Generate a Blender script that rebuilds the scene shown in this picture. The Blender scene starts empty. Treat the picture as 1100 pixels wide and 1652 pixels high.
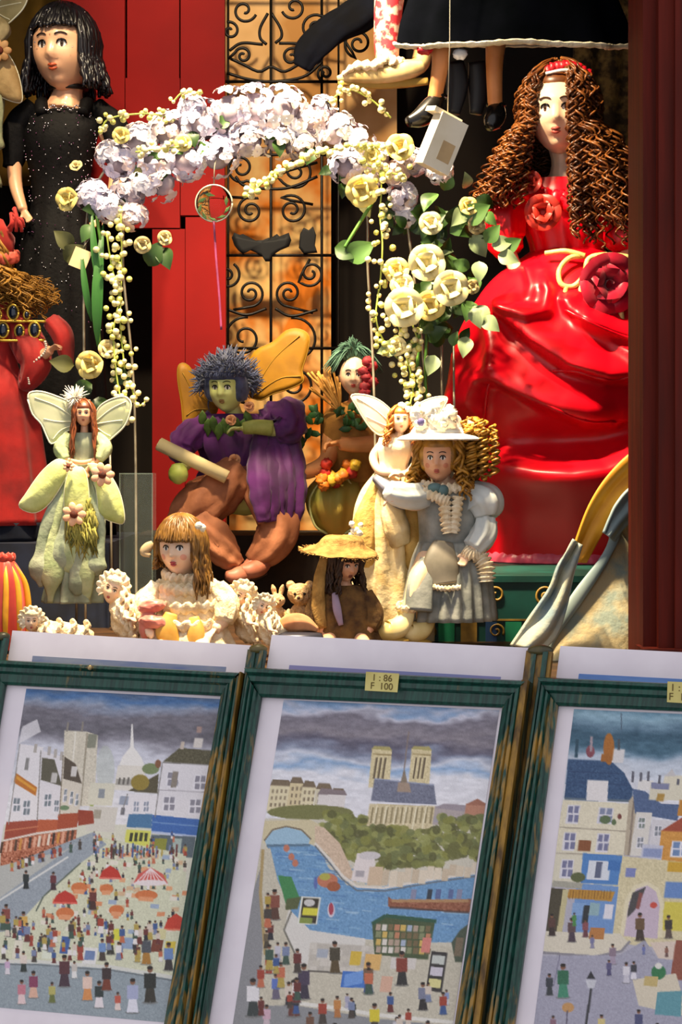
import bpy, bmesh, math, random
import numpy as np
from mathutils import Vector, Matrix, Euler, noise

# ------------------------------------------------------------------ camera, light, exposure
F, CX, YH, ZC = 2650.0, 550.0, 740.0, 1.35      # focal length in pixels, principal column, horizon row, lens height
scn = bpy.context.scene
COL = scn.collection
cam_d = bpy.data.cameras.new('camera')
cam = bpy.data.objects.new('camera', cam_d); COL.objects.link(cam)
cam_d.sensor_fit = 'VERTICAL'; cam_d.sensor_height = 24.0; cam_d.lens = F / 1652.0 * 24.0
cam_d.shift_y = -(826.0 - YH) / 1652.0
cam_d.clip_start = 0.05
cam.location = (0, 0, ZC); cam.rotation_euler = (math.pi / 2, 0, 0)
scn.camera = cam

world = bpy.data.worlds.new('world'); scn.world = world
world.use_nodes = True
bg = world.node_tree.nodes['Background']
bg.inputs[0].default_value = (0.97, 0.95, 1.0, 1); bg.inputs[1].default_value = 0.85

def aim(o, target):
    o.rotation_euler = (Vector(target) - o.location).to_track_quat('-Z', 'Y').to_euler()
def spot(name, loc, target, power, size, blend, radius, col):
    l = bpy.data.lights.new(name, 'SPOT'); l.energy = power; l.spot_size = math.radians(size); l.spot_blend = blend
    l.shadow_soft_size = radius; l.color = col
    o = bpy.data.objects.new(name, l); COL.objects.link(o); o.location = loc; aim(o, target)
    return o
WARM = (1.0, 0.80, 0.52)
# warm ceiling lamps of the display, above the picture just behind the shop front
spot('display_ceiling_lamp_offscreen', (-0.22, 1.60, ZC + 1.08), (-0.10, 2.00, ZC + 0.10), 66, 62, 0.7, 0.03, WARM)
spot('display_ceiling_lamp_offscreen', (-0.02, 1.60, ZC + 1.08), (0.06, 1.90, ZC - 0.05), 70, 50, 0.7, 0.025, WARM)
spot('display_ceiling_lamp_offscreen', (-0.50, 1.62, ZC + 1.08), (-0.36, 2.05, ZC + 0.12), 40, 58, 0.7, 0.03, WARM)
spot('display_ceiling_lamp_offscreen', (-0.36, 1.58, ZC + 1.08), (0.27, 2.05, ZC + 0.12), 150, 44, 0.6, 0.02, WARM)
spot('display_ceiling_lamp_offscreen', (-0.10, 1.60, ZC + 1.08), (-0.14, 2.40, ZC + 0.50), 34, 46, 0.7, 0.03, WARM)
spot('display_ceiling_lamp_offscreen', (-0.14, 1.57, ZC + 1.08), (-0.08, 1.73, ZC - 0.14), 165, 44, 0.6, 0.025, WARM)
scn.view_settings.view_transform = 'Standard'
scn.view_settings.look = 'None'
scn.view_settings.exposure = 0.0
scn.view_settings.gamma = 1.0
scn.view_settings.use_curve_mapping = False

# ------------------------------------------------------------------ materials
def lin(c):
    if isinstance(c, str):
        c = c.lstrip('#'); c = [int(c[i:i + 2], 16) / 255 for i in (0, 2, 4)]
    return tuple(x / 12.92 if x <= 0.04045 else ((x + 0.055) / 1.055) ** 2.4 for x in c) + (1.0,)
MATS = {}
def M(name, c1, c2=None, rough=0.6, scale=40.0, bump=0.0, bscale=None, metal=0.0, sheen=0.0, coat=0.0,
      trans=0.0, alpha=1.0, ior=1.45, sss=0.0, stretch=(1, 1, 1), lo=0.35, hi=0.65, detail=4.0, spec=0.5):
    if name in MATS: return MATS[name]
    m = bpy.data.materials.new(name); m.use_nodes = True; MATS[name] = m
    nt = m.node_tree; N = nt.nodes; b = N['Principled BSDF']
    b.inputs['Roughness'].default_value = rough; b.inputs['Metallic'].default_value = metal
    b.inputs['Sheen Weight'].default_value = sheen; b.inputs['Coat Weight'].default_value = coat
    b.inputs['Transmission Weight'].default_value = trans; b.inputs['Alpha'].default_value = alpha
    b.inputs['IOR'].default_value = ior; b.inputs['Specular IOR Level'].default_value = spec
    if sss: 
        b.inputs['Subsurface Weight'].default_value = sss; b.inputs['Subsurface Radius'].default_value = (0.01, 0.004, 0.002)
    tc = N.new('ShaderNodeTexCoord'); mp = N.new('ShaderNodeMapping'); mp.inputs['Scale'].default_value = stretch
    nt.links.new(tc.outputs['Object'], mp.inputs[0])
    no = N.new('ShaderNodeTexNoise'); no.inputs['Scale'].default_value = scale; no.inputs['Detail'].default_value = detail
    nt.links.new(mp.outputs[0], no.inputs['Vector'])
    cr = N.new('ShaderNodeValToRGB'); cr.color_ramp.elements[0].position = lo; cr.color_ramp.elements[1].position = hi
    a = lin(c1); c = lin(c2) if c2 else tuple(x * 0.78 for x in a[:3]) + (1,)
    cr.color_ramp.elements[0].color = c; cr.color_ramp.elements[1].color = a
    nt.links.new(no.outputs['Fac'], cr.inputs[0]); nt.links.new(cr.outputs[0], b.inputs['Base Color'])
    if bump:
        n2 = N.new('ShaderNodeTexNoise'); n2.inputs['Scale'].default_value = bscale or scale * 3; n2.inputs['Detail'].default_value = 5
        nt.links.new(mp.outputs[0], n2.inputs['Vector'])
        bp = N.new('ShaderNodeBump'); bp.inputs['Strength'].default_value = bump; bp.inputs['Distance'].default_value = 0.004
        nt.links.new(n2.outputs['Fac'], bp.inputs['Height']); nt.links.new(bp.outputs[0], b.inputs['Normal'])
    return m
def MV(name, rough=0.5):                       # printed colours held per vertex of the sheet
    m = bpy.data.materials.new(name); m.use_nodes = True
    b = m.node_tree.nodes['Principled BSDF']; b.inputs['Roughness'].default_value = rough
    a = m.node_tree.nodes.new('ShaderNodeVertexColor'); a.layer_name = 'ink'
    m.node_tree.links.new(a.outputs[0], b.inputs['Base Color'])
    return m

# ------------------------------------------------------------------ mesh builder. Points: (column right, row down, towards the viewer), in pixels at the thing's distance
def p(u, v, w=0.0): return Vector((u, -w, -v))
def P(u, v, d): return Vector(((u - CX) / F * d, d, ZC + (YH - v) / F * d))
def cat(pts, m):
    """Catmull-Rom resample of a list of tuples"""
    a = [np.array(q, float) for q in pts]
    if len(a) == 1: return a
    a = [2 * a[0] - a[1]] + a + [2 * a[-1] - a[-2]]
    n = len(a) - 3; out = []
    for i in range(m):
        t = i / (m - 1) * n; k = min(int(t), n - 1); t -= k
        p0, p1, p2, p3 = a[k:k + 4]
        out.append(0.5 * (2 * p1 + (p2 - p0) * t + (2 * p0 - 5 * p1 + 4 * p2 - p3) * t * t + (3 * p1 - p0 - 3 * p2 + p3) * t ** 3))
    return out
def nz(x, y=0.0, z=0.0): return noise.noise(Vector((x, y, z)))
class MB:
    def __init__(s): s.v = []; s.f = []; s.sm = []
    def add(s, vs, fs, smooth=True):
        o = len(s.v); s.v += [Vector(q) for q in vs]
        for f in fs: s.f.append([i + o for i in f]); s.sm.append(smooth)
        return s
    def grid(s, rows, closed=False, capa=False, capb=False, smooth=True):
        nr, nc = len(rows), len(rows[0]); vs = [q for r in rows for q in r]; fs = []
        for i in range(nr - 1):
            for j in range(nc if closed else nc - 1):
                fs.append((i * nc + j, i * nc + (j + 1) % nc, (i + 1) * nc + (j + 1) % nc, (i + 1) * nc + j))
        if capa: fs.append(tuple(range(nc))[::-1])
        if capb: fs.append(tuple((nr - 1) * nc + j for j in range(nc)))
        return s.add(vs, fs, smooth)
    def ell(s, c, r, rot=None, n=14, m=9, fn=None):
        rows = []
        for i in range(m + 1):
            ph = math.pi * i / m; row = []
            for j in range(n):
                th = 2 * math.pi * j / n
                q = Vector((math.sin(ph) * math.cos(th), math.sin(ph) * math.sin(th), math.cos(ph)))
                k = fn(q) if fn else 1.0
                q = Vector((q.x * r[0], q.y * r[1], q.z * r[2])) * k
                if rot: q = rot @ q
                row.append(Vector(c) + q)
            rows.append(row)
        return s.grid(rows, closed=True)
    def ico(s, c, r, sub=1):
        bm = bmesh.new(); bmesh.ops.create_icosphere(bm, subdivisions=sub, radius=1.0)
        s.add([Vector(c) + v.co * r for v in bm.verts], [[v.index for v in f.verts] for f in bm.faces]); bm.free(); return s
    def tube(s, pts, rad, n=8, m=None, mod=None, squash=1.0, cap=True, side=None):
        """pts: Vectors; rad: number or list; squash flattens the section along the second axis"""
        if not hasattr(rad, '__len__'): rad = [rad] * len(pts)
        q = [tuple(a) + (r,) for a, r in zip(pts, rad)]
        if m: q = cat(q, m)
        P_ = [Vector(a[:3]) for a in q]; R_ = [max(a[3], 1e-4) for a in q]
        rows = []; nv = None
        for i, c in enumerate(P_):
            t = (P_[min(i + 1, len(P_) - 1)] - P_[max(i - 1, 0)])
            t = t.normalized() if t.length > 1e-9 else Vector((0, 0, 1))
            if nv is None:
                ref = side or Vector((0, -1, 0))
                if abs(t.dot(ref)) > 0.95: ref = Vector((1, 0, 0))
                nv = (ref - t * ref.dot(t)).normalized()
            else:
                nv = nv - t * nv.dot(t); nv = nv.normalized() if nv.length > 1e-6 else t.orthogonal().normalized()
            bv = t.cross(nv); row = []
            for j in range(n):
                th = 2 * math.pi * j / n; k = R_[i] * (mod(th, i / max(1, len(P_) - 1)) if mod else 1.0)
                row.append(c + nv * (math.cos(th) * k * squash) + bv * (math.sin(th) * k))
            rows.append(row)
        return s.grid(rows, closed=True, capa=cap, capb=cap)
    def loft(s, rings, n=40, m=None, mod=None, capa=True, capb=True, add=None):
        """rings: (u, v, w, ru, rw) horizontal ellipses"""
        q = cat(rings, m) if m else rings; rows = []
        for i, r in enumerate(q):
            t = i / max(1, len(q) - 1); row = []
            for j in range(n):
                th = 2 * math.pi * j / n; k = mod(th, t) if mod else 1.0
                a = p(r[0] + math.cos(th) * r[3] * k, r[1], r[2] + math.sin(th) * r[4] * k)
                if add: a = a + add(th, t, a)
                row.append(a)
            rows.append(row)
        return s.grid(rows, closed=True, capa=capa, capb=capb)
    def box(s, c, h, rot=None, bev=0.0):
        vs = []
        for x in (-1, 1):
            for y in (-1, 1):
                for z in (-1, 1):
                    q = Vector((x * h[0], y * h[1], z * h[2])); q = rot @ q if rot else q; vs.append(Vector(c) + q)
        return s.add(vs, [(0, 1, 3, 2), (4, 6, 7, 5), (0, 4, 5, 1), (2, 3, 7, 6), (0, 2, 6, 4), (1, 5, 7, 3)], False)
    def plate(s, outline, thick, origin=Vector((0, 0, 0)), ax=Vector((1, 0, 0)), az=Vector((0, 0, 1)), bulge=0.0):
        """closed 2-D outline extruded: a real plate with two faces and a rim; bulge domes the faces"""
        ny = az.cross(ax).normalized(); n = len(outline)
        cx = sum(a for a, b in outline) / n; cz = sum(b for a, b in outline) / n
        pt = lambda a, b, y: origin + ax * a + az * b + ny * y
        vs = []; levels = (1.0, 0.8, 0.5)
        for sgn in (1, -1):
            for k in levels:
                h = thick / 2 + bulge * (1 - k * k)
                vs += [pt(cx + (a - cx) * k, cz + (b - cz) * k, sgn * h) for a, b in outline]
            vs.append(pt(cx, cz, sgn * (thick / 2 + bulge)))
        fs = []; o2 = 3 * n + 1
        for base in (0, o2):
            for l in range(2):
                for i in range(n):
                    j = (i + 1) % n; fs.append((base + l * n + i, base + l * n + j, base + (l + 1) * n + j, base + (l + 1) * n + i))
            for i in range(n): fs.append((base + 2 * n + i, base + 2 * n + (i + 1) % n, base + 3 * n))
        for i in range(n):
            j = (i + 1) % n; fs.append((i, j, o2 + j, o2 + i))
        return s.add(vs, fs, bulge > 0)
    def mesh(s, name, off, k):
        me = bpy.data.meshes.new(name)
        me.from_pydata([(q - off) * k for q in s.v], [], s.f)
        me.polygons.foreach_set('use_smooth', s.sm)
        bm = bmesh.new(); bm.from_mesh(me)
        bmesh.ops.recalc_face_normals(bm, faces=bm.faces); bm.to_mesh(me); bm.free()
        return me
def setp(o, label=None, cat_=None, group=None, kind=None):
    for k, v in (('label', label), ('category', cat_), ('group', group), ('kind', kind)):
        if v: o[k] = v
    return o
class Thing:
    """Empty at the thing's base; parts are given in pixels at distance d"""
    def __init__(s, name, label, cat_, u0, v0, d, group=None, kind=None):
        s.k = d / F; s.d = d; s.off = p(u0, v0)
        s.root = bpy.data.objects.new(name, None); COL.objects.link(s.root)
        s.root.location = P(u0, v0, d); s.root.empty_display_size = 0.02
        setp(s.root, label, cat_, group, kind)
    def part(s, name, mb, mat, parent=None, label=None, kind=None, remesh=0, smooth=0, sub=0, solid=0):
        me = mb.mesh(name, s.off, s.k); me.materials.append(mat)
        o = bpy.data.objects.new(name, me); COL.objects.link(o); o.parent = parent or s.root
        if remesh:
            r = o.modifiers.new('remesh', 'REMESH'); r.mode = 'VOXEL'; r.voxel_size = remesh * s.k; r.use_smooth_shade = True
        if smooth:
            r = o.modifiers.new('smooth', 'SMOOTH'); r.iterations = smooth; r.factor = 0.5
        if solid:
            r = o.modifiers.new('solid', 'SOLIDIFY'); r.thickness = solid * s.k; r.offset = 0
        if sub:
            r = o.modifiers.new('sub', 'SUBSURF'); r.levels = sub; r.render_levels = sub
        return setp(o, label, None, None, kind)
    def inst(s, name, me, loc, rot=None, scale=1.0, parent=None, label=None):
        """copy of a piece with shared mesh data, placed in pixel coordinates"""
        o = bpy.data.objects.new(name, me); COL.objects.link(o); o.parent = parent or s.root
        o.location = (loc - s.off) * s.k
        if rot is not None: o.rotation_euler = rot.to_euler() if isinstance(rot, (Matrix,)) or hasattr(rot, 'to_euler') else rot
        o.scale = (scale,) * 3 if not hasattr(scale, '__len__') else scale
        if label: o['label'] = label
        return o
def single(name, mb, mat, label, cat_, u0, v0, d, group=None, kind=None, **kw):
    """a thing that is one mesh"""
    k = d / F; me = mb.mesh(name, p(u0, v0), k); me.materials.append(mat)
    o = bpy.data.objects.new(name, me); COL.objects.link(o); o.location = P(u0, v0, d)
    if kw.get('remesh'):
        r = o.modifiers.new('remesh', 'REMESH'); r.mode = 'VOXEL'; r.voxel_size = kw['remesh'] * k; r.use_smooth_shade = True
    if kw.get('solid'):
        r = o.modifiers.new('solid', 'SOLIDIFY'); r.thickness = kw['solid'] * k; r.offset = 0
    return setp(o, label, cat_, group, kind)
def wbox(name, lo, hi, mat, kind=None, label=None, cat_=None, parent=None):
    """axis-aligned box in metres (world)"""
    b = MB(); c = [(a + z) / 2 for a, z in zip(lo, hi)]; h = [(z - a) / 2 for a, z in zip(lo, hi)]
    b.box((0, 0, 0), h); me = b.mesh(name, Vector((0, 0, 0)), 1.0); me.materials.append(mat)
    o = bpy.data.objects.new(name, me); COL.objects.link(o); o.location = c
    if parent: o.parent = parent; o.location = Vector(c) - parent.location
    return setp(o, label, cat_, None, kind)
def rotz(a): return Matrix.Rotation(math.radians(a), 3, 'Z')
def rotx(a): return Matrix.Rotation(math.radians(a), 3, 'X')
def roty(a): return Matrix.Rotation(math.radians(a), 3, 'Y')
def lump(amp, freq, seed=0.0):
    return lambda q: 1 + amp * noise.noise(Vector((q.x * freq + seed, q.y * freq, q.z * freq)))

# ================================================================== the setting
ZF = ZC - 0.205                       # display floor
ZT = ZC + 1.15                        # display ceiling
YF = 1.50                             # plane of the shop front
m_dark = M('dark_wall', '#1f150c', '#140d08', rough=0.9, scale=6)
m_ceil = M('dark_ceiling', '#2a2018', rough=0.9)
m_floor = M('display_floor', '#4a3016', '#2a1a0c', rough=0.5, scale=9, stretch=(1, 8, 1))
m_jamb = M('oxblood_paint', '#5c1608', '#421006', rough=0.65, scale=14, stretch=(6, 6, 0.4), bump=0.05, spec=.2)
m_red = M('red_paint', '#98100d', '#800c0a', rough=0.7, scale=5, bump=0.03, spec=.25)
wbox('wall_back', (-0.75, 2.52, ZF - 0.1), (0.75, 2.58, ZT), m_dark, 'structure')
wbox('wall_left', (-0.75, YF, ZF - 0.1), (-0.69, 2.52, ZT), m_dark, 'structure')
wbox('wall_right', (0.66, YF + 0.05, ZF - 0.1), (0.72, 2.52, ZT), m_dark, 'structure')
wbox('ceiling', (-0.75, YF, ZT), (0.75, 2.58, ZT + 0.05), m_ceil, 'structure')
wbox('floor', (-0.75, YF, ZF - 0.06), (0.75, 2.58, ZF), m_floor, 'structure')
wbox('wall_front', (-1.3, YF, ZC - 1.35), (1.3, YF + 0.06, ZF - 0.06), m_jamb, 'structure')       # stall riser under the window
xj = (1041 - CX) / F * YF
fr = wbox('trim_1', (xj + 0.012, YF, ZF - 0.06), (1.3, YF + 0.10, ZT + 0.05), m_jamb, 'structure')    # right jamb of the window
wbox('bead', (xj, YF + 0.012, ZF - 0.02), (xj + 0.02, YF + 0.09, ZT), m_jamb, parent=fr)
wbox('fillet', (xj + 0.026, YF - 0.006, ZF - 0.02), (xj + 0.044, YF + 0.02, ZT), m_jamb, parent=fr)
wbox('sill_board', (xj - 0.9, YF - 0.012, ZF - 0.06), (xj + 0.3, YF + 0.05, ZF - 0.012), m_jamb, parent=fr)
wbox('sill_bead', (xj - 0.004, YF - 0.010, ZF + 0.015), (xj + 0.3, YF + 0.03, ZF + 0.032), m_jamb, parent=fr)
wbox('trim_2', (-1.3, YF, ZF - 0.06), (-0.69, YF + 0.10, ZT + 0.05), m_jamb, 'structure')              # left jamb, outside the frame
wbox('pavement', (-1.6, -0.6, ZC - 1.40), (1.6, YF, ZC - 1.35), M('stone_paving', '#77746f', rough=0.8), 'structure')

# red boarding behind the dolls
rb = Thing('trim_3', None, None, 240, 975, 2.34, kind='structure')
for (x0, x1, y0, y1, d, m) in ((100, 203, -300, 360, 6, m_red), (205, 290, -300, 128, 0, m_red), (203, 292, 128, 370, 8, m_red),
                               (292, 364, -300, 350, 10, m_red), (246, 300, 370, 974, 6, m_red), (300, 366, 352, 974, 12, m_red)):
    b = MB(); b.box(p((x0 + x1) / 2, (y0 + y1) / 2, d / 2), ((x1 - x0) / 2 - 0.7, 4 + d / 2, (y1 - y0) / 2 - 0.7)); rb.part('board', b, m)

# mustard panel at the upper left, mottled tapestry at the upper right
t = MB()
rows = [[p(u, v, 4 * math.sin(u * 0.13 + v * 0.004)) for u in np.linspace(-90, 118, 40)] for v in np.linspace(-300, 300, 20)]
t.grid(rows)
single('wall_hanging', t, M('mustard_cloth', '#8a6414', '#5c430f', rough=0.85, scale=10, bump=0.2), 'mustard cloth hanging flat on the back wall behind the black-haired doll', 'cloth', 0, 300, 2.46, solid=2)
t = MB()
rows = [[p(u, v, 6 * math.sin(u * 0.16 + v * 0.006) + 3 * nz(u * .05, v * .05)) for u in np.linspace(925, 1130, 50)] for v in np.linspace(-300, 520, 60)]
t.grid(rows)
single('wall_hanging', t, M('mottled_tapestry', '#8a6a34', '#3b2a12', rough=0.9, scale=55, bump=0.4, lo=.42, hi=.6), 'mottled olive-brown tapestry hanging behind the curly-haired doll', 'tapestry', 1030, 520, 2.44, solid=2)

# ------------------------------------------------------------------ wrought-iron gate
m_iron = M('black_iron', '#17120e', '#0d0a08', rough=0.45, metal=0.3, bump=0.1, scale=60)
gt = Thing('iron_gate', 'black wrought-iron gate of scrolls with a cat silhouette before an orange screen', 'gate', 445, 971, 2.36)
def spiral(cx, cy, r, turns, a0, sgn, tail=None, n=26):
    pts = []
    for i in range(n + 1):
        t = i / n; a = math.radians(a0) + sgn * t * turns * 2 * math.pi; rr = r * (1 - 0.82 * t)
        pts.append(p(cx + rr * math.cos(a), cy + rr * math.sin(a), 0))
    if tail: pts = [Vector(q) for q in [p(*tt, 0) for tt in tail]] + pts
    return pts
def bar(name, a, b_, r=3.0): 
    b = MB(); b.tube([p(*a), p(*b_)], r, n=6); gt.part(name, b, m_iron)
for x in (368, 437, 519, 546): bar('upright', (x, -120, 0), (x, 968, 0), 2.6 if x in (437, 519) else 2.0)
for y in (-60, 132, 250, 412, 562, 760, 950): bar('rail', (360, y, 1), (548, y, 1), 2.6)
SCR = [(389, 271, 24, 1.6, 60, 1, [(420, 300)]), (478, 276, 30, 1.6, 170, -1, [(512, 262)]), (404, 340, 23, 1.7, 300, -1, [(372, 318)]),
       (471, 339, 25, 1.7, 230, 1, [(505, 330)]), (366, 445, 22, 1.5, 300, 1, None), (501, 441, 22, 1.6, 150, -1, [(500, 418)]),
       (404, 473, 22, 1.7, 90, -1, [(376, 500)]), (466, 473, 22, 1.7, 90, 1, [(505, 505)]), (394, 545, 34, 1.5, 280, -1, None), (476, 550, 38, 1.5, 260, 1, None),
       (394, 17, 20, 1.2, 20, 1, None), (371, 50, 15, 1.2, 250, 1, None), (508, 46, 23, 1.6, 300, -1, [(546, 30)]), (474, 12, 20, 1.2, 160, -1, None),
       (578, 70, 24, 1.7, 100, 1, [(552, 60)]), (392, 90, 14, 1.3, 200, 1, [(368, 95)]), (470, 92, 16, 1.3, 340, -1, None),
       (525, 118, 14, 1.4, 90, 1, None), (395, 620, 30, 1.5, 90, 1, None), (476, 620, 30, 1.5, 90, -1, None), (395, 700, 30, 1.5, 270, 1, None), (476, 700, 30, 1.5, 270, -1, None)]
for (cx, cy, r, tn, a0, sg, tail) in SCR:
    b = MB(); b.tube(spiral(cx, cy, r, tn, a0, sg, tail), 2.5, n=6, m=44); gt.part('scroll', b, m_iron)
for q in ([(432, 22), (420, 45), (420, 62), (430, 72)], [(438, 22), (452, 45), (454, 60), (444, 70)], [(370, 82), (390, 70), (424, 72)], [(450, 70), (482, 72), (500, 88)],
          [(372, 95), (392, 104), (418, 116), (437, 108), (458, 116), (482, 104), (500, 92)], [(366, 118), (400, 128), (440, 132), (490, 124), (520, 100)],
          [(368, 500), (398, 508), (430, 498)], [(444, 498), (470, 510), (512, 500)], [(380, 285), (395, 300), (437, 305), (470, 302), (512, 285)]):
    b = MB(); b.tube([p(u, v, 1) for u, v in q], 2.6, n=6, m=20); gt.part('scroll', b, m_iron)
catpts = [(374, 384), (378, 376), (386, 380), (392, 378), (396, 386), (406, 389), (424, 388), (434, 384), (446, 392), (447, 378), (453, 384), (462, 382), (466, 376), (470, 388),
          (466, 398), (452, 404), (440, 412), (436, 422), (428, 422), (422, 412), (404, 404), (392, 410), (384, 404), (378, 396)]
b = MB(); b.plate([(u, -v) for u, v in catpts], 5, origin=Vector((0, -3, 0)), bulge=0.5); gt.part('cat_silhouette', b, M('black_plate', '#0a0c10', rough=0.7))
b = MB(); b.plate([(u, -v) for u, v in [(484, 378), (490, 368), (498, 372), (505, 366), (510, 380), (508, 396), (512, 408), (490, 410), (482, 400)]], 5, origin=Vector((0, -3, 0)), bulge=0.5)
gt.part('cat_silhouette', b, MATS['black_plate'])
# screen behind the gate
sc = Thing('gate_screen', 'orange and cream painted screen standing behind the iron gate', 'screen', 460, 968, 2.44)
for (x0, x1, y0, y1, c1, c2, s) in ((362, 534, 240, 963, '#efc27a', '#d9760f', 16), (362, 640, -200, 238, '#f0c284', '#c98f4c', 9)):
    b = MB(); b.box(p((x0 + x1) / 2, (y0 + y1) / 2, 0), ((x1 - x0) / 2, 4, (y1 - y0) / 2))
    sc.part('panel', b, M('screen_%d%d' % (x0, y0), c1, c2, rough=0.8, scale=s, detail=3, lo=.4, hi=.6))
# navy cloth slung across the gate
b = MB(); b.tube([p(486, 112, 12), p(502, 84, 16), p(540, 52, 22), p(590, 20, 22), p(630, -30, 16), p(650, -100, 10)], [14, 24, 24, 28, 26, 20], n=20, m=40,
                 mod=lambda th, t: 1 + 0.12 * math.sin(5 * th + 9 * t) + 0.15 * nz(th * 2, t * 8), squash=0.5)
single('velvet_cloth', b, M('navy_velvet', '#0d1426', '#080a12', rough=0.9, scale=20), 'navy velvet cloth slung diagonally over the top of the iron gate', 'cloth', 500, 112, 2.30)

# ------------------------------------------------------------------ risers hidden behind the dolls
def pz(v, d): return ZC + (YH - v) / F * d
def px(u, d): return (u - CX) / F * d
wbox('display_box', (px(215, 2.17), 2.17, ZF), (px(648, 2.17), 2.33, pz(864, 2.17)), M('brown_black_cloth', '#2a1c10', '#1a120b', rough=0.9, scale=30),
     label='dark brown cloth-covered box the purple-jacketed fairy sits on', cat_='display box')
wbox('display_box', (px(-120, 2.0), 1.99, ZF), (px(178, 2.0), 2.30, pz(876, 2.0)), M('navy_cloth', '#1a2238', '#12151f', rough=0.9, scale=30),
     label='navy cloth-covered box under the red velvet dress', cat_='display box')
tb = Thing('patterned_box', 'teal box with gold scroll pattern under the red satin gown', 'box', 850, 1038, 1.84)
x0, x1, y0, y1 = 673, 1075, 932, 1034
b = MB(); b.box(p((x0 + x1) / 2, (y0 + y1) / 2 + 2, -300), ((x1 - x0) / 2, 300, (y1 - y0) / 2 + 2)); tb.part('body', b, M('teal_paper', '#0a4a42', '#07352e', rough=0.5, scale=20))
m_gold = M('gold_paper', '#9b7a34', '#6d5420', rough=0.45, scale=50); m_blue = M('blue_paper', '#1d3f6a', rough=0.6); m_grn = M('green_paper', '#0f7a54', rough=0.6)
b = MB(); b.box(p((x0 + x1) / 2, y0 + 2, -300), ((x1 - x0) / 2 + 3, 303, 5)); tb.part('lid_edge', b, MATS['teal_paper'])
b = MB(); b.box(p((x0 + x1) / 2, 1000, 1), ((x1 - x0) / 2, 1.0, 1.3)); tb.part('gold_line', b, m_gold)
for i, u in enumerate(range(684, 1070, 36)):
    b = MB(); b.box(p(u, 1019, 1), (13 if i % 3 else 9, 1.0, 16)); tb.part('pattern_block', b, (m_blue, m_grn, m_gold)[i % 3])
for u in (700, 800, 880, 960): 
    b = MB(); b.tube([q + Vector((0, -1, 0)) for q in spiral(u, 960, 17, 1.5, 90, 1)], 2.2, n=5, m=36); tb.part('gold_scroll', b, m_gold)
for u in (690, 800, 905):
    b = MB(); b.tube([q + Vector((0, -1, 0)) for q in spiral(u, 1018, 13, 1.4, 30, -1)], 2.0, n=5, m=30); tb.part('gold_scroll', b, m_gold)

# ================================================================== the print rack in front of the window
YAW, LEAN = math.radians(23), math.radians(19)
RR = Vector((math.cos(YAW), -math.sin(YAW), 0))
UU = Vector((math.sin(YAW) * math.sin(LEAN), math.cos(YAW) * math.sin(LEAN), math.cos(LEAN)))
NN = RR.cross(UU).normalized()
if NN.y > 0: NN = -NN
R0 = P(600, 1350, 1.20) - Vector((0, 0, ZC))
def R(u, v, off=0.0):
    """the point of the leaning rack plane (raised by off metres) that a pixel of the photograph shows"""
    D = Vector(((u - CX) / F, 1.0, (YH - v) / F)); s = (R0 + NN * off).dot(NN) / D.dot(NN)
    return D * s + Vector((0, 0, ZC))
def empty(name, loc, label, cat_, group=None):
    o = bpy.data.objects.new(name, None); COL.objects.link(o); o.location = loc; o.empty_display_size = 0.02
    return setp(o, label, cat_, group)
def wpart(name, mb, mat, parent=None, origin=None, kind=None):
    org = Vector(parent.location) if parent else origin
    me = mb.mesh(name, org, 1.0); me.materials.append(mat)
    o = bpy.data.objects.new(name, me); COL.objects.link(o)
    if parent: o.parent = parent
    else: o.location = origin
    return setp(o, None, None, None, kind)
def slab(mb, quad, o0, o1):
    """quad in photo pixels on the rack plane, from offset o0 to o1"""
    a = [R(u, v, o0) for u, v in quad]; b = [R(u, v, o0) + NN * (o1 - o0) for u, v in quad]
    mb.add(a + b, [(3, 2, 1, 0), (4, 5, 6, 7)] + [(i, (i + 1) % 4, 4 + (i + 1) % 4, 4 + i) for i in range(4)], False); return mb

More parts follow.
